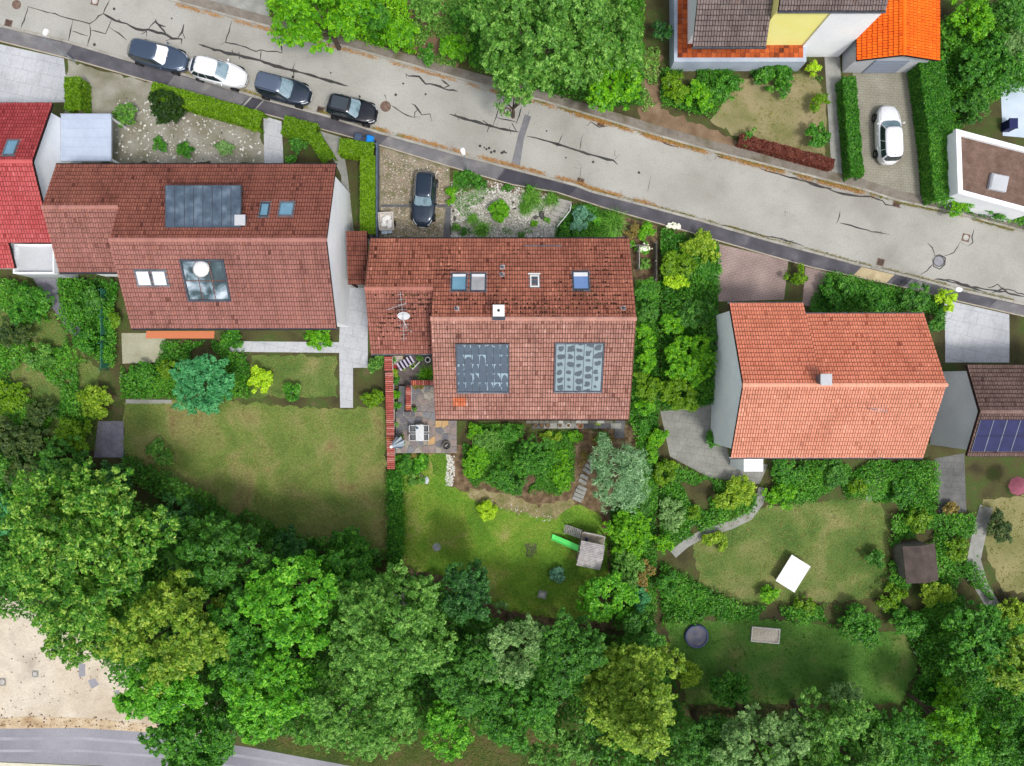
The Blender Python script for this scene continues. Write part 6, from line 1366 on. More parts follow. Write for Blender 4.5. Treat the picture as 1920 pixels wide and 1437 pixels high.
# ---------------------------------------------------------------- gardens: sheets
LAWN = [(742, 880), (775, 888), (800, 850), (838, 852), (845, 912), (880, 925), (960, 945), (1030, 968), (1075, 945), (1120, 960), (1140, 1010), (1140, 1080), (1090, 1170), (930, 1140), (830, 1080), (745, 1060)]
sheet('soil_bed', [(735, 850), (1232, 790), (1232, 1180), (735, 1180)], M_mulch, .004, wob=.1)
sheet('lawn', LAWN, M_lawn, .010, wob=.1)
DRYS = [(880, 915), (960, 930), (1010, 950), (1070, 935), (1078, 945), (1040, 975), (1000, 970), (940, 955), (880, 935)]
sheet('worn_grass', DRYS, mat('worn_grass', [(0, lin(110, 116, 66)), (.5, lin(146, 134, 96)), (1, lin(176, 162, 128))], 1.1, .95, bump=.03, bscale=16, grain=.2, gscale=16), .014, wob=.1)
_def('lawnblade', (84, 130, 26), (122, 164, 40), (172, 184, 84), .4)
_def('dryblade', (104, 116, 52), (140, 144, 74), (178, 168, 110), .4)
turf('lawn_grass', LAWN, 230, .07, 'lawnblade', .012, 'short mown grass of the centre garden', holes=[DRYS])
turf('dry_grass', DRYS, 120, .07, 'dryblade', .016, 'sparse dry grass on the worn garden track')
sheet('lawn_strip', [(808, 851), (836, 851), (832, 884), (822, 895), (806, 880)], mat('lawn_strip', [(0, lin(56, 100, 22)), (1, lin(96, 136, 44))], 1, .95, grain=.2, gscale=18), .016, wob=.1)
pebbles('white_pebbles', [(836, 852), (852, 856), (852, 890), (848, 912), (834, 910), (838, 880)], 190, .055, M_pebble_white, 'white pebble patch leading down from the patio', 34, .012)
pebbles('white_pebbles', [(940, 942), (1000, 955), (1035, 968), (1030, 980), (980, 968), (940, 955)], 16, .04, M_pebble_white, 'scattered pale pebbles along the worn track', 35, .016)
sheet('dark_ash_patch', [(985, 1022), (1000, 1019), (1006, 1032), (1000, 1043), (988, 1040)], mat('ash_patch', [(0, lin(58, 66, 48)), (1, lin(104, 108, 84))], 3, .95, grain=.3, gscale=20), .0145, wob=.1)
# left neighbour grounds
sheet('concrete_drive', [(-60, 70), (120, 110), (128, 192), (-60, 196)], M_pave_white, .012)
sheet('front_gravel', [(128, 116), (275, 153), (480, 214), (502, 306), (110, 306), (125, 190)], mat('front_gravel', [(0, lin(120, 118, 92)), (.5, lin(150, 146, 130)), (1, lin(172, 170, 158))], .6, .95, bump=.03, bscale=18, grain=.15, gscale=12), .006, wob=.1)
pebbles('front_gravel_stones', [(220, 180), (480, 225), (490, 304), (215, 304)], 12, .07, M_stone_pale, 'pale stones on the left neighbour front garden', 36, .01)
sheet('white_path', [(494, 218), (528, 228), (532, 312), (496, 312)], M_pave_white, .014)
sheet('side_path_left', [(600, 246), (640, 258), (652, 330), (664, 440), (700, 440), (700, 560), (640, 560), (640, 330)], M_path, .012)
for i, pts in enumerate(([(430, 640), (640, 642), (640, 662), (430, 660)], [(640, 540), (690, 540), (690, 690), (662, 690), (662, 765), (638, 765), (636, 640)], [(228, 625), (312, 625), (310, 655), (290, 680), (230, 682)])): sheet('garden_paving', pts, M_pave_white if i < 2 else mat('paving_cream', [(0, lin(160, 158, 132)), (1, lin(184, 182, 158))], .8, .9, grain=.1, gscale=8), .014 + .004 * i)
sheet('garden_path', [(60, 520), (108, 520), (110, 560), (128, 590), (154, 620), (152, 640), (130, 622), (100, 580)], mat('path_lilac', [(0, lin(126, 124, 138)), (1, lin(156, 154, 164))], 1, .9, grain=.1, gscale=9, stain=(.15, .6), joint=(.5, .5, 30)), .014)
LL = [(232, 752), (420, 752), (640, 768), (724, 764), (728, 1050), (560, 1010), (350, 960), (230, 850)]
sheet('lawn_left', LL, M_lawn_dry, .010, wob=.1); turf('lawn_grass', LL, 55, .09, 'dryblade', .012, 'dry olive grass of the left neighbour lawn')
L2 = [(-60, 530), (60, 530), (100, 590), (130, 640), (185, 690), (190, 850), (60, 830), (-60, 800)]
sheet('lawn_far_left', L2, M_lawn_olive, .010, wob=.1); turf('lawn_grass', L2, 55, .10, 'dryblade', .012, 'rough grass of the garden at the left edge')
L3 = [(470, 668), (632, 668), (632, 745), (470, 745)]
sheet('lawn_patch', L3, M_lawn_olive, .012, wob=.1); turf('lawn_grass', L3, 55, .08, 'dryblade', .014, 'small pale lawn below the left neighbour house')
sheet('paving_lilac', [(184, 790), (232, 790), (232, 858), (176, 858)], MATS['path_lilac'], .014); sheet('border_stones', [(236, 749), (322, 750), (322, 757), (236, 757)], M_path, .03)
# north side
L4 = [(1385, 150), (1530, 138), (1548, 190), (1548, 292), (1400, 262), (1330, 230)]
sheet('lawn_north', L4, mat('lawn_tan', [(0, lin(112, 116, 66)), (.5, lin(146, 138, 98)), (1, lin(164, 150, 116))], .5, .95, grain=.15, gscale=12), .010, wob=.1); turf('lawn_grass', L4, 55, .08, 'dryblade', .012, 'tan lawn in front of the yellow-walled house')
sheet('earth_path', [(1200, 100), (1240, 100), (1236, 200), (1290, 225), (1400, 270), (1520, 300), (1560, 330), (1480, 325), (1330, 285), (1200, 240)], mat('earth_path', [(0, lin(112, 90, 68)), (1, lin(152, 128, 102))], .9, .95, bump=.03, bscale=12, grain=.15, gscale=10), .008, wob=.1)
sheet('earth_path', [(760, -10), (870, -10), (880, 70), (860, 130), (780, 112)], MATS['earth_path'], .008, wob=.1)
sheet('paved_drive', [(1598, 128), (1712, 112), (1726, 385), (1616, 354)], mat('drive_tan', [(0, lin(142, 138, 122)), (1, lin(170, 166, 150))], .6, .9, grain=.1, gscale=8, stain=(.15, .5), joint=(.4, .2, 4)), .012)
sheet('garden_walk', [(1545, 96), (1574, 96), (1588, 344), (1560, 336)], M_path, .014)
sheet('grey_yard', [(330, -40), (505, -40), (505, 30), (480, 42), (330, 0)], M_path, .0125)
sheet('pool_cover', [(1875, 150), (1990, 160), (1990, 265), (1880, 255)], mat('tarp_pale', [(0, lin(190, 206, 222)), (1, lin(216, 228, 238))], .7, .5), .02)
# right neighbour grounds
sheet('pink_drive', [(1348, 458), (1478, 489), (1470, 562), (1344, 566)], M_pink, .012)
sheet('pink_path', [(1510, 501), (1550, 510), (1532, 578), (1504, 572)], M_pink, .012)
sheet('white_court', [(1770, 562), (1892, 590), (1892, 680), (1772, 680)], M_pave_white, .012)
TERR = [(1238, 772), (1345, 756), (1368, 862), (1440, 872), (1424, 908), (1330, 896), (1256, 856)]
sheet('grey_terrace', TERR, mat('terrace_grey', [(0, lin(130, 130, 124)), (1, lin(158, 158, 150))], .8, .9, grain=.1, gscale=8, stain=(.15, .5), joint=(.6, .6, 8)), .012)
def pathline(name, pts, w, m, lift):
    L_, R_ = [], []
    for i, p in enumerate(pts):
        a, b = pts[max(0, i - 1)], pts[min(len(pts) - 1, i + 1)]; d = math.hypot(b[0] - a[0], b[1] - a[1]); nx, ny = -(b[1] - a[1]) / d * w / 2, (b[0] - a[0]) / d * w / 2; L_.append((p[0] + nx, p[1] + ny)); R_.append((p[0] - nx, p[1] - ny))
    sheet(name, L_ + R_[::-1], m, lift)
pathline('curved_path', [(1262, 1040), (1285, 1020), (1320, 1000), (1370, 985), (1405, 968), (1424, 942), (1430, 915)], 16, M_path, .016)
L5 = [(1300, 1010), (1440, 950), (1560, 940), (1650, 935), (1670, 1010), (1660, 1120), (1560, 1130), (1400, 1130), (1310, 1100)]
sheet('lawn_right', L5, M_lawn_olive, .010, wob=.1); turf('lawn_grass', L5, 55, .09, 'dryblade', .012, 'olive lawn behind the salmon-roofed house')
L6 = [(1246, 1170), (1420, 1160), (1700, 1190), (1720, 1250), (1690, 1320), (1290, 1320)]
sheet('lawn_lower_right', L6, mat('lawn_deep', [(0, lin(60, 104, 34)), (.5, lin(84, 124, 48)), (1, lin(124, 128, 74))], .4, .95, bump=.03, bscale=12, grain=.2, gscale=14), .010, wob=.1); _def('deepblade', (50, 100, 20), (76, 130, 30), (116, 150, 60), .4); turf('lawn_grass', L6, 55, .10, 'deepblade', .012, 'dark green lawn at the lower right')
L7 = [(1840, 940), (1960, 920), (1960, 1110), (1880, 1110), (1850, 1040)]
sheet('lawn_edge', L7, mat('lawn_straw', [(0, lin(118, 120, 70)), (1, lin(156, 148, 104))], .5, .95, grain=.15, gscale=12), .010, wob=.1); turf('lawn_grass', L7, 55, .09, 'dryblade', .012, 'straw coloured grass at the right edge')
pathline('stone_path', [(1870, 1150), (1840, 1100), (1826, 1050), (1836, 1000), (1850, 950)], 26, M_path, .014)
sheet('slab_area', [(1752, 860), (1808, 850), (1812, 960), (1760, 965)], mat('slab_grey', [(0, lin(92, 92, 92)), (1, lin(122, 122, 120))], .9, .9, grain=.1, gscale=8, stain=(.15, .5), joint=(.5, .5, 3)), .014)
sheet('stone_patch', [(1618, 905), (1655, 880), (1680, 890), (1655, 938), (1625, 940)], M_conc, .014)
sheet('bank_grass', [(440, 1330), (1110, 1290), (1300, 1400), (1300, 1520), (600, 1520), (480, 1400)], M_bank, .008, wob=.1)
_def('bankblade', (66, 92, 26), (100, 120, 46), (146, 132, 76), .4)
turf('bank_turf', [(460, 1370), (1100, 1310), (1110, 1450), (720, 1450), (620, 1420), (470, 1396)], 130, .14, 'bankblade', .01, 'rough grass on the bank below the trees')

# ---------------------------------------------------------------- undergrowth
U = undergrowth
U('undergrowth', [(-40, 830), (110, 850), (200, 890), (340, 962), (560, 1032), (728, 1062), (830, 1086), (930, 1146), (1090, 1178), (1212, 1182), (1270, 1300), (1320, 1450), (1120, 1450), (1090, 1330), (930, 1330), (780, 1345), (640, 1370), (470, 1345), (380, 1345), (280, 1280), (110, 1150), (-40, 1105)], 'dark', .3, 3.2, .30, 3.2, 'dark undergrowth filling the floor of the wood')
U('undergrowth', [(1310, 1335), (1960, 1335), (1960, 1460), (1310, 1460)], 'mid', .3, 3.0, .30, 3.0, 'dark undergrowth below the right-hand row of oaks')
U('undergrowth', [(1192, 528), (1232, 528), (1230, 1000), (1226, 1176), (1150, 1172), (1142, 960), (1176, 930), (1196, 830), (1180, 790)], 'mid', .1, .9, .16, 3.0, 'leafy cover down the right side of the centre garden')
U('undergrowth', [(868, 795), (985, 795), (990, 810), (1075, 812), (1078, 925), (1050, 930), (1010, 915), (985, 925), (950, 922), (912, 900), (882, 915), (868, 860)], 'mid', .03, .4, .12, 2.6, 'leafy ground cover in the bed south of the house', fill=.36)
U('undergrowth', [(1086, 815), (1150, 815), (1150, 830), (1110, 850), (1088, 880)], 'russet', .02, .3, .10, 1.2, 'sparse dry cover on the brown bed beside the stone steps', fill=.3)
U('undergrowth', [(742, 852), (806, 852), (800, 884), (776, 890), (744, 882)], 'mid', .05, .6, .12, 3.0, 'leafy cover in the bed below the patio', fill=.2)
U('undergrowth', [(1044, 425), (1080, 384), (1160, 408), (1156, 448), (1040, 448)], 'mid', .05, .5, .11, 3.0, 'leafy cover around the silvery front shrub')
U('undergrowth', [(850, 352), (920, 352), (1030, 376), (1010, 440), (850, 440)], 'mid', .01, .18, .08, .5, 'scattered low weeds in the front gravel', fill=.62)
U('undergrowth', [(850, 322), (915, 342), (912, 352), (880, 350), (850, 362)], 'mid', .05, .35, .10, 3.0, 'leafy cover at the drive corner of the front garden')
U('undergrowth', [(-40, 525), (50, 525), (90, 590), (140, 650), (180, 690), (190, 780), (120, 840), (-40, 800)], 'mid', .1, .9, .2, 2.0, 'rough garden growth at the left edge', fill=.45)
U('undergrowth', [(118, 520), (225, 530), (226, 690), (150, 650), (120, 590)], 'mid', .1, 1.0, .2, 2.6, 'leafy growth below the left house wing')
U('undergrowth', [(310, 640), (430, 640), (430, 662), (470, 664), (470, 748), (232, 748), (232, 688), (300, 684)], 'mid', .05, .6, .18, 2.4, 'leafy beds around the bluish conifer', fill=.3)
U('undergrowth', [(560, 1000), (728, 1030), (728, 1062), (540, 1030), (340, 962), (240, 880), (240, 850)], 'dark', .1, 1.2, .22, 2.6, 'dark growth along the lower edge of the left lawn', fill=.3)
U('undergrowth', [(1236, 430), (1346, 462), (1342, 756), (1236, 770)], 'mid', .1, 1.1, .2, 2.6, 'leafy garden between the centre house and the white gable')
U('undergrowth', [(1236, 860), (1330, 898), (1424, 910), (1410, 955), (1300, 1000), (1236, 1030)], 'mid', .05, .6, .18, 2.4, 'leafy beds inside the bend of the curved path', fill=.35)
U('undergrowth', [(1446, 862), (1750, 862), (1755, 970), (1660, 945), (1610, 930), (1450, 948)], 'mid', .05, .8, .18, 2.6, 'leafy beds below the salmon-roofed house', fill=.3)
U('undergrowth', [(1668, 960), (1820, 960), (1826, 1060), (1870, 1150), (1720, 1210), (1660, 1140)], 'mid', .05, .8, .2, 2.2, 'mixed beds around the brown shed', fill=.35)
U('undergrowth', [(1236, 1050), (1310, 1095), (1400, 1136), (1560, 1136), (1690, 1180), (1420, 1158), (1240, 1168)], 'mid', .05, .9, .2, 2.6, 'leafy border between the two right lawns', fill=.25)
U('undergrowth', [(1700, 1195), (1870, 1150), (1960, 1110), (1960, 1335), (1690, 1335), (1722, 1250)], 'mid', .1, 1.1, .22, 2.6, 'dense growth under the light trees at the lower right')
U('undergrowth', [(1545, 512), (1768, 566), (1768, 610), (1735, 585), (1512, 585)], 'mid', .1, .9, .16, 2.6, 'leafy strip in front of the salmon-roofed house')
U('undergrowth', [(1728, 60), (1960, -20), (1960, 150), (1860, 190), (1795, 240), (1790, 400), (1735, 385)], 'mid', .1, 1.2, .2, 2.4, 'dense growth right of the paved drive')
U('undergrowth', [(506, -20), (760, -20), (782, 108), (660, 76), (510, 34)], 'fresh', .1, 1.4, .2, 2.4, 'leafy growth under the tree at the top')
U('undergrowth', [(762, -20), (878, -20), (884, 60), (872, 132), (786, 110)], 'olive', .05, .7, .18, 2.2, 'mixed growth over the earth at the top', fill=.42)
U('undergrowth', [(1202, 90), (1236, 90), (1232, 190), (1204, 215)], 'olive', .02, .4, .16, 1.4, 'thin growth on the earth path at the top', fill=.5)
U('undergrowth', [(880, -20), (1205, -20), (1202, 205), (1080, 190), (880, 130)], 'mid', .1, 1.2, .22, 2.4, 'leafy growth under the large trees at the top')
U('undergrowth', [(1240, 130), (1540, 130), (1540, 150), (1390, 150), (1330, 225), (1236, 195)], 'mid', .05, .6, .16, 2.2, 'leafy beds at the foot of the terrace', fill=.3)
U('undergrowth', [(1800, 372), (1960, 400), (1960, 440), (1800, 395)], 'mid', .1, .8, .18, 2.4, 'leafy strip beyond the far kerb on the right')
# ---------------------------------------------------------------- trees of the lower wood
WG = 'trees of the wood along the bottom'
def T(label, *a, **k): return tree('broadleaf_tree', label, *a, group=WG, **k)
T('huge round broadleaf tree with pale leaf tips at the left of the wood', 180, 1015, 158, 14, 'big', size=.23, cr=.2, K=110)
T('tree edging the sand yard below the huge round tree', 178, 1142, 90, 11, 'big', size=.20, cr=.22, K=60)
T('yellowish green broadleaf tree right of the sand yard', 335, 1175, 108, 12.5, 'warm', size=.20, cr=.2, K=70)
T('mid green tree overhanging the sand yard corner', 318, 1278, 80, 11, 'bright', size=.20, cr=.22, K=60)
T('green tree standing over the lower road', 372, 1385, 98, 10, 'mid', ry=78, size=.19, cr=.22, K=60)
T('dark tree in the gap right of the huge round tree', 405, 1040, 74, 9, 'dark', size=.20)
T('slender dark tree at the upper edge of the wood, left of the bright maple', 470, 1060, 62, 9.5, 'dark', size=.19)
T('bright fresh green maple in the middle left of the wood', 562, 1120, 92, 12, 'bright', size=.22, cr=.2, K=70)
T('deep green tree behind the bright maple at the lawn edge', 655, 1085, 62, 9.5, 'mid', size=.19)
T('green tree between the yellowish tree and the bright maple', 455, 1190, 74, 11, 'mid', size=.20)
T('light green tree above the grassy bank, lower left of centre', 520, 1285, 100, 11.5, 'bright', ry=88, size=.20, cr=.2, K=66)
T('large sage green tree in the middle of the wood, upper crown', 735, 1165, 118, 14, 'olive', ry=112, size=.17, cr=.19, K=90, pale=True)
T('sage green tree below the large sage crown', 690, 1310, 112, 12, 'olive', ry=108, size=.17, cr=.2, K=80, pale=True)
T('dark blue-green tree at the foot of the centre lawn', 878, 1108, 54, 9, 'deep', ry=66, size=.17)
T('pale sage tree below the centre lawn, right of the dark one', 955, 1205, 66, 9.5, 'sage', ry=72, size=.17, lai=6)
T('dense dark green tree right of the large sage crown', 885, 1255, 72, 9.5, 'dark', ry=84, size=.17)
T('medium green tree at the lower middle of the wood', 960, 1320, 84, 9, 'mid', ry=74, size=.17)
T('low soft green tree over the grassy bank', 832, 1368, 52, 5, 'bright', ry=56, size=.17, lai=4)
T('dark green tree left of the yellow-green conical tree', 1062, 1215, 70, 9.5, 'dark', size=.17)
T('sparse grey-green tree at the bottom edge, middle', 1045, 1395, 74, 7, 'olive', ry=54, size=.17, lai=4)
T('tall conical yellow-green tree at the right of the wood', 1190, 1312, 118, 13.5, 'yellow', ry=150, form='cone', size=.20, cr=.2, K=120, z0=.12, base=.5)
T('dark small tree at the top of the conical yellow-green tree', 1205, 1195, 44, 6, 'dark', size=.17)
T('dark tree at the bottom edge right of the conical tree', 1330, 1395, 62, 7.5, 'dark', size=.17)
T('broad grey-green oak at the bottom, left of the right-hand row', 1430, 1400, 92, 10.5, 'sage', size=.17, cr=.2, K=66)
T('grey-green oak at the bottom, middle of the right-hand row', 1560, 1402, 104, 11, 'olive', size=.17, cr=.2, K=70)
T('dark oak at the bottom behind the grey-green ones', 1665, 1385, 74, 9.5, 'mid', size=.17)
T('small bright green tree among the right-hand row', 1765, 1350, 42, 7, 'fresh', size=.17)
T('fine-leaved light green tree near the bottom right', 1822, 1368, 50, 7, 'bright', size=.17)
T('dark green tree in the bottom right corner', 1895, 1390, 66, 9, 'mid', size=.17)
# dark shrubs and bare tree at the left edge
for lab, px, py, r, h, k in (('ivy dark thicket at the left edge above the wood', 40, 850, 62, 3.2, 'ivy'), ('dark green thicket second along the upper wood edge', 125, 872, 58, 3.2, 'dark'), ('small bright shrub in the thicket left of the huge tree', 70, 935, 44, 3.4, 'fresh'), ('blue-green shrub behind the bare branches at the left edge', 8, 965, 42, 3.5, 'teal'), ('dark thicket third along the upper wood edge', 215, 905, 46, 3.4, 'deep'), ('dark thicket between the huge tree and the neighbour lawn', 330, 968, 44, 3.2, 'deep'), ('low dark thicket below the neighbour lawn', 430, 1000, 40, 3.0, 'dark'), ('dark thicket at the lower end of the neighbour lawn', 540, 1032, 48, 3.4, 'deep'), ('leafy bush at the boundary corner below the neighbour lawn', 660, 1030, 50, 3.4, 'mid')):
    shrub('thicket', lab, px, py, r, h, k, size=.2, group='thickets along the upper wood edge')
bt = thing('dead_tree', 'bare grey dead tree at the left edge', 'tree', G(W(5, 925).x, W(5, 925).y)); rng = random.Random(4); o = LOC[bt.name]
mb = MB(); mb.tube([o - Vector((0, 0, .3)), o + Vector((.1, .1, 2.5)), o + Vector((.2, .2, 4.2))], [.16, .11, .05], 7); mb.build('trunk', bark_pale(), bt); mb = MB()
for i in range(16):
    a = rng.uniform(-2.6, 2.6) * .6; s = o + Vector((.1, .15, rng.uniform(2, 4.2))); L = rng.uniform(1.2, 2.6); d = Vector((math.cos(a), math.sin(a), rng.uniform(-.05, .35))); m = s + d * L * .5 + Vector((0, 0, .15)); e = s + d * L
    mb.tube([s, m, e], [.04, .025, .008], 5)
    for k in range(4): q = s.lerp(e, rng.uniform(.4, .95)); a2 = a + rng.choice((-.7, .7)); mb.tube([q, q + Vector((math.cos(a2), math.sin(a2), .2)) * rng.uniform(.3, .8)], [.014, .004], 4)
mb.build('branches', bark_pale(), bt)

# ---------------------------------------------------------------- plants of the centre garden
FG = 'plants of the front garden'
def P(label, *a, **k): return shrub('shrub', label, *a, **k)
P('dense round evergreen shrub in the front gravel', 935, 396, 21, 1.0, 'fresh', size=.10, lai=9, group=FG, form='ball', K=46, cr=.2)
for lab, px, py, r, h in (('fountain grass tuft, largest, near the steps in the front gravel', 997, 374, 22, .7), ('light grass tuft touching the pavement above the steps', 1035, 374, 13, .55), ('grass tuft at the house wall in the front gravel', 904, 432, 17, .6), ('small bright grass tuft left of the round evergreen', 886, 411, 11, .4), ('low broad grass tuft below the large fountain grass', 985, 392, 13, .4)): tussock('grass_tussock', lab, px, py, r, h, 'grassy', 420, FG)
P('dark green ground cover at the drive entrance', 872, 333, 26, .5, 'mid', ry=13, size=.09, group=FG); P('leafy shrub on the corner between drive and gravel', 844, 367, 13, .6, 'fresh', ry=20, size=.09, group=FG); P('green bush right of the ground cover by the pavement', 898, 343, 13, .5, 'mid', size=.09, group=FG)
P('brownish low shrub beside the paving strip at the house', 855, 427, 10, .4, 'olive', size=.08, group=FG); P('dark low shrub between two grass tufts by the house', 874, 436, 10, .35, 'dark', size=.08, group=FG); P('small dark shrub against the eave near the entrance', 977, 443, 9, .5, 'dark', size=.08, group=FG)
P('small green perennial beside the pavement edging', 992, 355, 8, .6, 'bright', size=.09, group=FG); P('low green mat plant left of the grass by the pavement', 950, 352, 14, .25, 'mid', ry=7, size=.07, group=FG); P('pair of small plants among dark stones near the steps', 1003, 420, 8, .3, 'fresh', size=.07, group=FG); P('small round plant beside the lowest step', 1025, 414, 7, .3, 'grassy', size=.07, group=FG)
P('silvery blue shrub mass right of the handrail', 1088, 412, 26, 1.3, 'blue', ry=24, size=.12, group=FG); P('dark rambling shrub below the silvery one at the eave', 1070, 437, 30, 1.0, 'mid', ry=14, size=.11, group=FG); P('bright green mophead shrub right of the silvery one', 1118, 416, 10, .9, 'bright', size=.1, group=FG); P('green hedge shrub along the pavement edge', 1095, 392, 24, .7, 'mid', ry=9, size=.1, group=FG)
tussock('grass_mound', 'wide mound of dark grass above the right roof corner', 1149, 421, 24, .5, 'grassy', 700, FG); P('green shrub under the grass mound at the eave', 1150, 440, 18, .5, 'fresh', ry=8, size=.09, group=FG)
P('brown-leaved bush right of the bare earth path', 1186, 436, 15, 1.0, 'russet', ry=18, size=.1, group=FG); P('bright green bush beside the plank fence', 1212, 438, 18, 1.2, 'fresh', ry=22, size=.12, group=FG)
d = P('white daisy bush below the bright green bush', 1207, 466, 16, .6, 'bright', ry=12, size=.09, group=FG); rgn = np.random.default_rng(5); n = 60; pos = np.stack([rgn.normal(size=n) * .25, rgn.normal(size=n) * .18, .55 + rgn.random(n) * .12], 1); put(bpy.data.objects.new('daisies', np_mesh('daisies', leaf_verts(rgn, pos, unit(np.array([0, 0, 1.]) + rgn.normal(size=(n, 3)) * .2), .13, 1.0), n, 3, lm('petal'), rgn.random(n))), d)
P('small bush on bare soil beside the plank fence', 1207, 495, 12, .5, 'olive', size=.09, group=FG); sheet('bare_path', [(1160, 412), (1176, 414), (1170, 448), (1158, 448)], MATS['earth_path'], .0145)
P('small plant under the fence corner by the side gate', 1184, 458, 9, .5, 'bright', size=.09, group=FG); P('yellow daisies at the pavement corner beyond the fence', 1262, 424, 16, .4, 'petal', ry=6, size=.08, group=FG)
# hedge and shrubs down the right side
EG = 'shrubs down the right side of the centre garden'
for lab, px, py, r, ry, h, k in (('first dark green bush below the plank fence', 1210, 545, 21, 24, 1.6, 'mid'), ('second bush down the right side, deep green', 1213, 588, 19, 26, 1.9, 'dark'), ('third bush down the right side, fresh green', 1212, 632, 19, 24, 1.9, 'fresh'), ('fourth bush down the right side, bright bamboo-like', 1210, 675, 20, 26, 2.2, 'fresh'), ('fifth bush down the right side, yellow-green bamboo', 1209, 722, 22, 28, 2.4, 'hedge'), ('sixth bush down the right side beside the roof corner', 1208, 762, 20, 20, 2.0, 'fresh'), ('dark low bush below the roof corner on the right', 1200, 800, 18, 20, 1.2, 'mid'), ('narrow green bush at the boundary right of the willow top', 1221, 838, 11, 30, 1.8, 'fresh'), ('green bush at the boundary below the willow', 1195, 950, 26, 22, 1.6, 'dark'), ('bright green spreading bush above the play tower', 1175, 985, 46, 34, 2.2, 'fresh'), ('lower bright green bush right of the play tower', 1185, 1022, 40, 28, 2.0, 'fresh'), ('pale olive bush right of the play tower roof', 1172, 1065, 38, 34, 2.2, 'olive'), ('faded brownish bush at the boundary, lower right garden', 1205, 1075, 20, 28, 1.8, 'russet'), ('teal shrub in the lower right garden corner', 1200, 1115, 22, 26, 1.8, 'teal'), ('dark shrub beside the blue rail', 1208, 1145, 16, 16, 1.5, 'mid')):
    P(lab, px, py, r, h, k, ry=ry, size=.14, group=EG, lai=6)
tree('willow_tree', 'silver-green willow tree beside the stone steps', 1158, 888, 60, 4.6, 'silver', ry=70, size=.30, width=.2, lai=5, K=70, cr=.24, up=.25, base=.6, z0=.2)
tree('garden_tree', 'bushy green tree at the lower right corner of the lawn', 1135, 1118, 60, 4.5, 'bright', ry=46, size=.18, lai=6, K=60, cr=.24)
# beds south of the house
BG = 'shrubs in the bed south of the house'
for lab, px, py, r, ry, h, k, sz in (('bright green bush left in the bed below the eave', 893, 870, 26, 42, 1.3, 'fresh', .12), ('brown-green twiggy bush below the eave', 915, 822, 32, 26, 1.2, 'olive', .12), ('dark bush between the twiggy bush and the stone wall', 962, 812, 28, 18, 1.1, 'mid', .12), ('large round dark-leaved bush in the middle of the bed', 997, 862, 46, 42, 2.0, 'mid', .13), ('green bush under the large round bush, lower left', 935, 895, 30, 28, 1.2, 'mid', .12), ('dark low bush below the large round bush', 968, 910, 24, 18, 1.0, 'dark', .12), ('yellow-green ground cover right of the large round bush', 1052, 880, 18, 44, .7, 'fresh', .10), ('small plants under the stone ledge, left', 1035, 818, 26, 8, .5, 'gold', .09), ('small plants under the stone ledge, right', 1080, 818, 16, 12, .5, 'fresh', .09), ('dark bush under the willow beside the side path', 1128, 822, 18, 12, .9, 'dark', .12), ('yellow and red flowering bush on the stone ledge', 1120, 792, 8, 5, .5, 'gold', .08), ('upper left green bush below the house wall', 890, 808, 18, 16, 1.0, 'fresh', .12)):
    P(lab, px, py, r, h, k, ry=ry, size=sz, group=BG, lai=6)
P('lime yellow bush standing alone on the lawn', 914, 957, 20, .9, 'lime', size=.15, width=.35, lai=8, K=40, cr=.24, form='ball'); P('blue-green round bush on the lawn below the play tower', 1045, 1078, 17, .9, 'blue', size=.1, lai=8, form='ball', K=40, cr=.22)
for lab, px, py, r, ry, h, k in (('leafy shrub below the patio beside the tile wall', 758, 872, 17, 22, 1.0, 'mid'), ('bright green shrub below the patio edge', 786, 870, 13, 18, .9, 'bright'), ('reddish green shrub between the two below the patio', 772, 858, 11, 8, .6, 'russet'), ('low tangle beside the rock pair', 782, 898, 18, 12, .4, 'olive')): P(lab, px, py, r, h, k, ry=ry, size=.11, group='shrubs below the patio')
for lab, pts, k in (('upper part of the green boundary hedge left of the lawn', [(741, 885), (741, 940)], 'mid'), ('middle part of the green boundary hedge left of the lawn', [(741, 942), (743, 1000)], 'mid'), ('lower part of the green boundary hedge left of the lawn', [(743, 1002), (741, 1052)], 'mid')): hedge('hedge', lab, pts, 17, .9, k, size=.15, group='boundary hedge left of the lawn', loose=.2)
tussock('lily_clump', 'strap-leaved lily clump in the back yard bed', 799, 702, 19, .8, 'fresh', 260)
for lab, px, py, r, k in (('small green plant in the back yard corner by the tile wall', 735, 675, 8, 'mid'), ('orange-yellow flowering plant beside the tile wall', 741, 700, 7, 'gold'), ('upper leafy perennial between tile wall and stairs', 743, 715, 9, 'mid'), ('middle leafy perennial between tile wall and stairs', 745, 738, 9, 'fresh'), ('lower leafy perennial between tile wall and stairs', 745, 760, 8, 'mid'), ('small bush at the back yard plank', 788, 672, 7, 'olive'), ('pale flowering plants left of the patio edge', 744, 795, 6, 'sage')): P(lab, px, py, r, .6, k, size=.09, group='plants around the back yard')

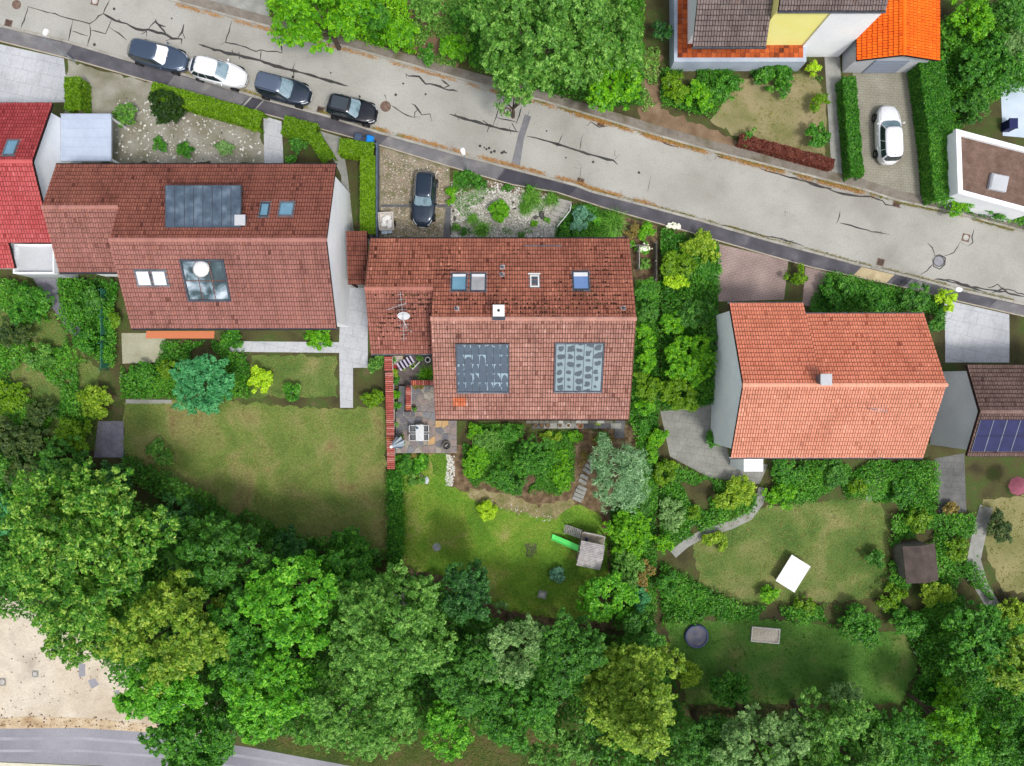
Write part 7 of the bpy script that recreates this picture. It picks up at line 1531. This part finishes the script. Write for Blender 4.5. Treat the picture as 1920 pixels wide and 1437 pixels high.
# ---------------------------------------------------------------- plants of the neighbours
NG = 'plants in the neighbouring gardens'
def Q(label, px, py, r, h, k, **kw): kw.setdefault('size', .18); return shrub('shrub', label, px, py, r, h, k, group=NG, **kw)
hedge('hedge', 'bright clipped hedge block beside the white concrete drive', [(140, 150), (140, 206)], 28, 1.5, 'hedge')
hedge('hedge', 'long bright hedge along the pavement, left of the white path', [(290, 172), (380, 196), (486, 226)], 30, 1.2, 'hedge')
hedge('hedge', 'bright hedge along the pavement right of the white path', [(535, 236), (590, 250)], 32, 1.2, 'hedge'); hedge('hedge', 'bright hedge bordering the path to the left neighbour', [(590, 258), (616, 300)], 24, 1.2, 'hedge')
hedge('hedge', 'bright hedge behind the bins', [(640, 276), (698, 284)], 28, 1.2, 'hedge'); hedge('hedge', 'bright hedge beside the blue-grey fence', [(690, 300), (690, 432)], 26, 1.3, 'hedge')
tree('topiary', 'very dark ball-clipped tree in the left front garden', 306, 196, 35, 2.6, 'ball', size=.12, lai=9, K=90, cr=.16, z0=.1, cat='topiary', base=.75, form='ball')
for lab, px, py, r, h, k in (('olive shrub left of the dark ball tree', 237, 215, 24, 1.2, 'olive'), ('low green shrub below the dark ball tree', 300, 272, 14, .7, 'mid'), ('second low green shrub below the dark ball tree', 345, 280, 16, .7, 'mid'), ('grey-green shrub near the white path', 425, 280, 18, .7, 'sage'), ('green shrub at the front of the left house wall', 475, 235, 14, .9, 'hedge'), ('dark bush beside the white path near the house', 560, 270, 20, 1.0, 'dark'), ('small dark bush beside the left house front', 545, 296, 12, .8, 'mid'), ('green bush between porch roof and hedge', 690, 470, 12, 1.2, 'mid')): Q(lab, px, py, r, h, k, size=.14)
tree('conifer', 'bluish green spreading conifer in the left neighbour garden', 387, 722, 68, 4.0, 'teal', ry=54, size=.2, lai=6, K=70, cr=.24, cat='conifer')
for lab, px, py, r, h, k in (('lime green bush right of the bluish conifer', 489, 713, 25, 1.2, 'lime'), ('lime green bush left of the bluish conifer', 318, 690, 20, 1.3, 'hedge'), ('yellow-green bush beside the lilac path', 184, 748, 34, 1.6, 'gold'), ('bright bush above the thicket near the lilac paving', 140, 815, 36, 1.8, 'hedge'), ('dark shrub in the garden at the left edge, top', 55, 575, 44, 1.8, 'mid'), ('dark shrub beside the lilac garden path', 30, 625, 34, 1.6, 'ivy'), ('olive shrub in the garden at the left edge, middle', 78, 668, 30, 1.2, 'olive'), ('bright shrub in the garden at the left edge, lower', 18, 745, 34, 1.6, 'hedge'), ('dark shrub below the garden at the left edge', 80, 770, 32, 1.5, 'ivy'), ('dark bush under the left house wing', 165, 570, 30, 1.8, 'dark'), ('dark bush beside the green trellis fence', 168, 640, 26, 1.6, 'mid'), ('bright bush between trellis and house', 212, 600, 16, 1.3, 'hedge'), ('low green bush below the left house eave', 440, 632, 22, .7, 'mid'), ('green bush below the left house eave, right', 600, 634, 26, .8, 'fresh'), ('dark shrub between path and lawn of the left neighbour', 550, 735, 18, 1.0, 'mid'), ('bright shrub at the white path end', 700, 745, 20, 1.2, 'hedge'), ('olive shrub beside the centre house boundary', 702, 680, 18, 1.3, 'olive'), ('green shrub below the cream paving', 265, 705, 30, .9, 'mid'), ('dark green shrub on the neighbour lawn edge', 300, 850, 26, .9, 'olive')): Q(lab, px, py, r, h, k)
tr_ = thing('trellis_fence', 'teal green trellis fence in the left neighbour garden', 'fence', W(195, 620)); mt_ = mat('trellis', lin(56, 120, 96), rough=.7)
for i in range(12): p = W(195, 548 + i * 12.5, .6); mb = MB(); mb.box((p.x, p.y, p.z - .1), (.05, .46, 1.1)); mb.build('panel_board', mt_, tr_)
for py in (546, 595, 645, 694): p = W(195, py, .6); mb = MB(); mb.box((p.x, p.y, p.z), (.1, .08, 1.4)); mb.build('post', mt_, tr_)
# north side
tree('street_tree', 'bright green tree overhanging the street at the top', 605, 32, 104, 7.5, 'fresh', ry=74, size=.19, lai=6, K=80, cr=.2)
tree('street_tree', 'large grey-green tree at the top, middle', 1000, 70, 130, 10.5, 'olive', ry=118, size=.19, lai=6, K=110, cr=.19)
tree('street_tree', 'second grey-green crown at the top right of the large tree', 1130, 60, 84, 9, 'olive', ry=90, size=.19, K=70, cr=.2)
tree('street_tree', 'bright green tree below the grey-green crowns at the street', 1150, 160, 56, 5.0, 'fresh', ry=52, size=.22, lai=6)
tree('street_tree', 'pale drooping tree branch crown over the far kerb', 962, 186, 46, 5.5, 'sage', ry=28, size=.2, lai=2.6, K=34, cr=.26)
for lab, px, py, r, h, k in (('olive bush in the bare earth gap at the top', 800, 20, 34, 2.4, 'olive'), ('green bush left of the large grey-green tree at the top', 850, 90, 28, 2.0, 'fresh'), ('bright shrub at the top between tree and earth path', 745, 66, 32, 2.2, 'fresh'), ('dark shrub at the top edge near the earth path', 700, 30, 40, 2.5, 'mid'), ('dark green shrub right of the earth path at the top', 862, 40, 24, 2.0, 'mid'), ('low bush on the verge near the upper kerb', 800, 105, 18, 1.0, 'mid'), ('round shrub beside the terrace corner', 1262, 165, 28, 1.2, 'hedge'), ('second round shrub below the terrace', 1305, 185, 30, 1.1, 'fresh'), ('dark shrub right of the earth path, upper', 1240, 60, 18, 2.2, 'deep'), ('green shrubs along the terrace foot', 1360, 160, 30, .9, 'mid'), ('green shrub at the terrace right end', 1450, 145, 40, .9, 'mid'), ('yellow ball shrub near the garden walk', 1527, 130, 14, .9, 'lime'), ('green shrub beside the garden walk, upper', 1535, 195, 20, 1.3, 'hedge'), ('green shrub beside the garden walk, lower', 1530, 255, 26, 1.3, 'mid'), ('small green shrub on the red hedge', 1400, 262, 16, 1.0, 'mid'), ('dark bush at the annex left side', 1820, 205, 34, 1.8, 'dark'), ('large bush behind the annex', 1850, 130, 54, 2.6, 'mid'), ('grey-green bush at the right edge top', 1890, 100, 44, 2.2, 'sage'), ('bright tree-like bush right of the orange garage', 1815, 40, 46, 3.0, 'fresh'), ('dark bush at the top right corner', 1885, 30, 36, 2.6, 'dark'), ('green bush below the annex', 1865, 385, 30, 1.4, 'mid'), ('bright bush at the far kerb, right', 1800, 370, 36, 1.6, 'fresh')): Q(lab, px, py, r, h, k)
hedge('hedge', 'dark green hedge between walk and drive', [(1590, 155), (1604, 325)], 24, 1.3, 'mid'); hedge('hedge', 'long dark hedge right of the paved drive', [(1742, 120), (1760, 250), (1772, 370)], 46, 1.7, 'mid'); hedge('hedge', 'dark red hedge along the lawn front', [(1390, 262), (1470, 284), (1558, 308)], 18, .9, 'brownred', size=.12)
# right neighbour
for lab, px, py, r, h, k in (('bright bush at the drive left of the pink paving', 1270, 495, 34, 1.6, 'hedge'), ('olive bush by the pavement, beyond the daisies', 1310, 470, 36, 1.3, 'gold'), ('lime bush below the olive bush', 1268, 525, 20, 1.2, 'lime'), ('green bush left of the pink drive', 1325, 510, 24, 1.4, 'mid'), ('dark bush by the salmon house corner', 1300, 590, 34, 1.8, 'dark'), ('fresh green bush right of the boundary, upper', 1256, 610, 24, 1.8, 'fresh'), ('broad bright tree-like bush left of the white gable', 1290, 670, 50, 2.8, 'fresh'), ('second bright bush left of the white gable', 1275, 735, 40, 2.4, 'hedge'), ('dark bush close to the white gable', 1335, 640, 20, 1.6, 'dark'), ('clipped bright bush between the two pink paths', 1494, 520, 20, 1.2, 'hedge'), ('dark bush at the front of the salmon house', 1570, 548, 32, 1.4, 'mid'), ('second dark bush at the front of the salmon house', 1630, 560, 30, 1.3, 'mid'), ('dark shrub row end near the white court', 1715, 562, 30, 1.4, 'dark'), ('bright shrub over the pavement beside the lamp', 1770, 564, 20, 1.6, 'lime'), ('dark shrub at the salmon house right corner', 1752, 600, 18, 1.5, 'dark'), ('potted dark bush at the terrace', 1338, 826, 16, .9, 'mid'), ('bright bush at the left terrace edge', 1238, 815, 18, 1.2, 'fresh'), ('lime bush left of the curved path', 1245, 885, 22, 1.2, 'hedge'), ('round yellow-green bush inside the path bend', 1380, 925, 38, 1.5, 'gold'), ('pale blue-green shrub above the curved path', 1262, 965, 32, 1.2, 'sage'), ('bright shrub beside the pale blue-green one', 1300, 960, 14, .9, 'hedge'), ('dark bush below the salmon house eave, left', 1480, 880, 34, 1.2, 'mid'), ('bright bush below the salmon house eave', 1460, 925, 30, 1.2, 'fresh'), ('dark bush below the salmon house eave, middle', 1560, 885, 34, 1.2, 'dark'), ('yellow-green bush near the pale stone patch', 1605, 910, 16, 1.0, 'hedge'), ('dark round bush right of the pale stone patch', 1692, 925, 28, 1.4, 'mid'), ('bright bush below the dark round bush', 1725, 975, 28, 1.1, 'hedge'), ('brown heather bush on the grey slabs', 1780, 955, 16, .7, 'russet'), ('dark bush at the right edge near the parasols', 1870, 985, 30, 1.4, 'ivy'), ('orange-green flower bush beside the curved path', 1340, 1015, 22, .7, 'gold'), ('dark bush beside the brown shed', 1640, 1045, 20, 1.2, 'dark'), ('bright shrub between stone paths', 1790, 1030, 24, 1.0, 'hedge'), ('green bush left of the white table', 1440, 1115, 20, .9, 'fresh'), ('green bush right of the white table', 1510, 1135, 20, .9, 'hedge'), ('broad green bush in the lower right garden', 1610, 1170, 40, 1.6, 'mid'), ('bright bush in the lower right garden', 1665, 1120, 26, 1.2, 'hedge'), ('round bright bush above the tall light tree', 1750, 1110, 34, 1.6, 'gold'), ('dark green bush beside the round bright bush', 1700, 1165, 34, 1.6, 'mid'), ('dark hedge bush along the centre garden boundary, upper', 1245, 1020, 20, 1.6, 'fresh'), ('dark hedge bush along the centre garden boundary, lower', 1250, 1095, 24, 1.8, 'mid'), ('olive tall bush beside the conical tree', 1290, 1260, 28, 2.2, 'gold'), ('dark green bush at the lower right lawn edge', 1370, 1290, 40, 1.8, 'mid'), ('teal bush over the bottom row of oaks', 1580, 1310, 40, 2.0, 'sage'), ('bright bush over the bottom row of oaks', 1770, 1300, 34, 1.8, 'fresh'), ('straw shrub at the right edge', 1895, 1150, 30, 1.4, 'gold')): Q(lab, px, py, r, h, k)
tree('garden_tree', 'broad green tree in the lower right garden', 1822, 1200, 70, 4.4, 'mid', ry=82, size=.22, lai=6, K=70, cr=.22); tree('garden_tree', 'light green tree at the right edge, lower garden', 1900, 1240, 52, 5.0, 'warm', ry=60, size=.22, K=44, cr=.24)
# small garden things of the right neighbour
gt = thing('garden_table', 'large white rectangular table standing askew on the lawn', 'table', W(1480, 1071), R(-122)); zt_ = .74
for i in range(6): part('table_board', M_paint, gt, lambda b: b.bbox((0, -.74 + i * .296, .74), (2.45, .29, .04), .008))
for sx in (-1, 1):
    for sy in (-1, 1): part('leg', M_metal, gt, lambda b: b.box((sx * 1.05, sy * .7, .36), (.06, .06, .74)))
sh = thing('garden_shed', 'small dark brown shed roof in the lower right garden', 'shed', W(1700, 1045), R(6)); md = mat('shed_roof', [(0, lin(72, 62, 58)), (1, lin(96, 84, 78))], 2, .9)
for s in (-1, 1): part('roof', md, sh, lambda b: b.box((s * .62, 0, 2.05), (1.32, 2.9, .06), rot=Matrix.Rotation(s * .28, 3, 'Y')))
part('wall', M_wood_g, sh, lambda b: b.box((0, 0, .9), (2.1, 2.5, 2.0))); part('door', M_plank_d, sh, lambda b: b.box((0, -1.27, .85), (.8, .04, 1.7)))
for lab, px, py, m in (('crimson and white closed parasol on the right terrace', 1876, 905, mat('crimson', lin(150, 84, 100))), ('pale blue parasol at the right edge', 1912, 930, mat('pale_blue', lin(176, 196, 220)))):
    q = W(px, py); um2 = thing('parasol', lab, 'parasol', q); mb = MB(); mb.tube([q, q + Vector((0, 0, 2.3))], .025, 6); mb.build('pole', M_wood, um2); mb = MB(); mb.lathe((q.x, q.y, q.z + 1.9), [(.75, 0), (.4, .22), (.05, .36)], 8, cap0=False); mb.build('canopy', m, um2)
bc = thing('paddling_pool', 'blue and tan covered round pool on the dark lawn', 'pool', W(1305, 1192)); part('rim', mat('pool_blue', lin(84, 92, 130), rough=.5), bc, lambda b: b.lathe((0, 0, 0), [(.9, 0), (.98, .15), (.9, .32), (.8, .3), (.8, .1)], 24, cap1=False)); part('cover', mat('pool_cover_blue', [(0, lin(96, 100, 124)), (1, lin(140, 134, 138))], 2, .7), bc, lambda b: b.lathe((0, 0, .2), [(.81, 0), (.3, .06)], 24))
sb = thing('sand_box', 'pale square sandbox on the dark lower right lawn', 'sandbox', W(1434, 1190), R(-5)); part('frame', M_wood_w, sb, lambda b: [b.box((s * 1.1, 0, .1), (.08, 1.2, .22)) for s in (-1, 1)] + [b.box((0, s * .56, .1), (2.12, .08, .22)) for s in (-1, 1)]); part('sand', M_sand, sb, lambda b: b.box((0, 0, .06), (2.1, 1.04, .16)))
bl = thing('wheelie_bin', 'dark blue bin beside the annex', 'bin', W(1884, 240)); part('body', mat('bin_navy', lin(28, 36, 88), rough=.5), bl, lambda b: b.box((0, 0, .45), (.6, .7, .9))); part('lid', MATS['bin_navy'], bl, lambda b: b.bbox((0, 0, .94), (.68, .8, .08), .03))
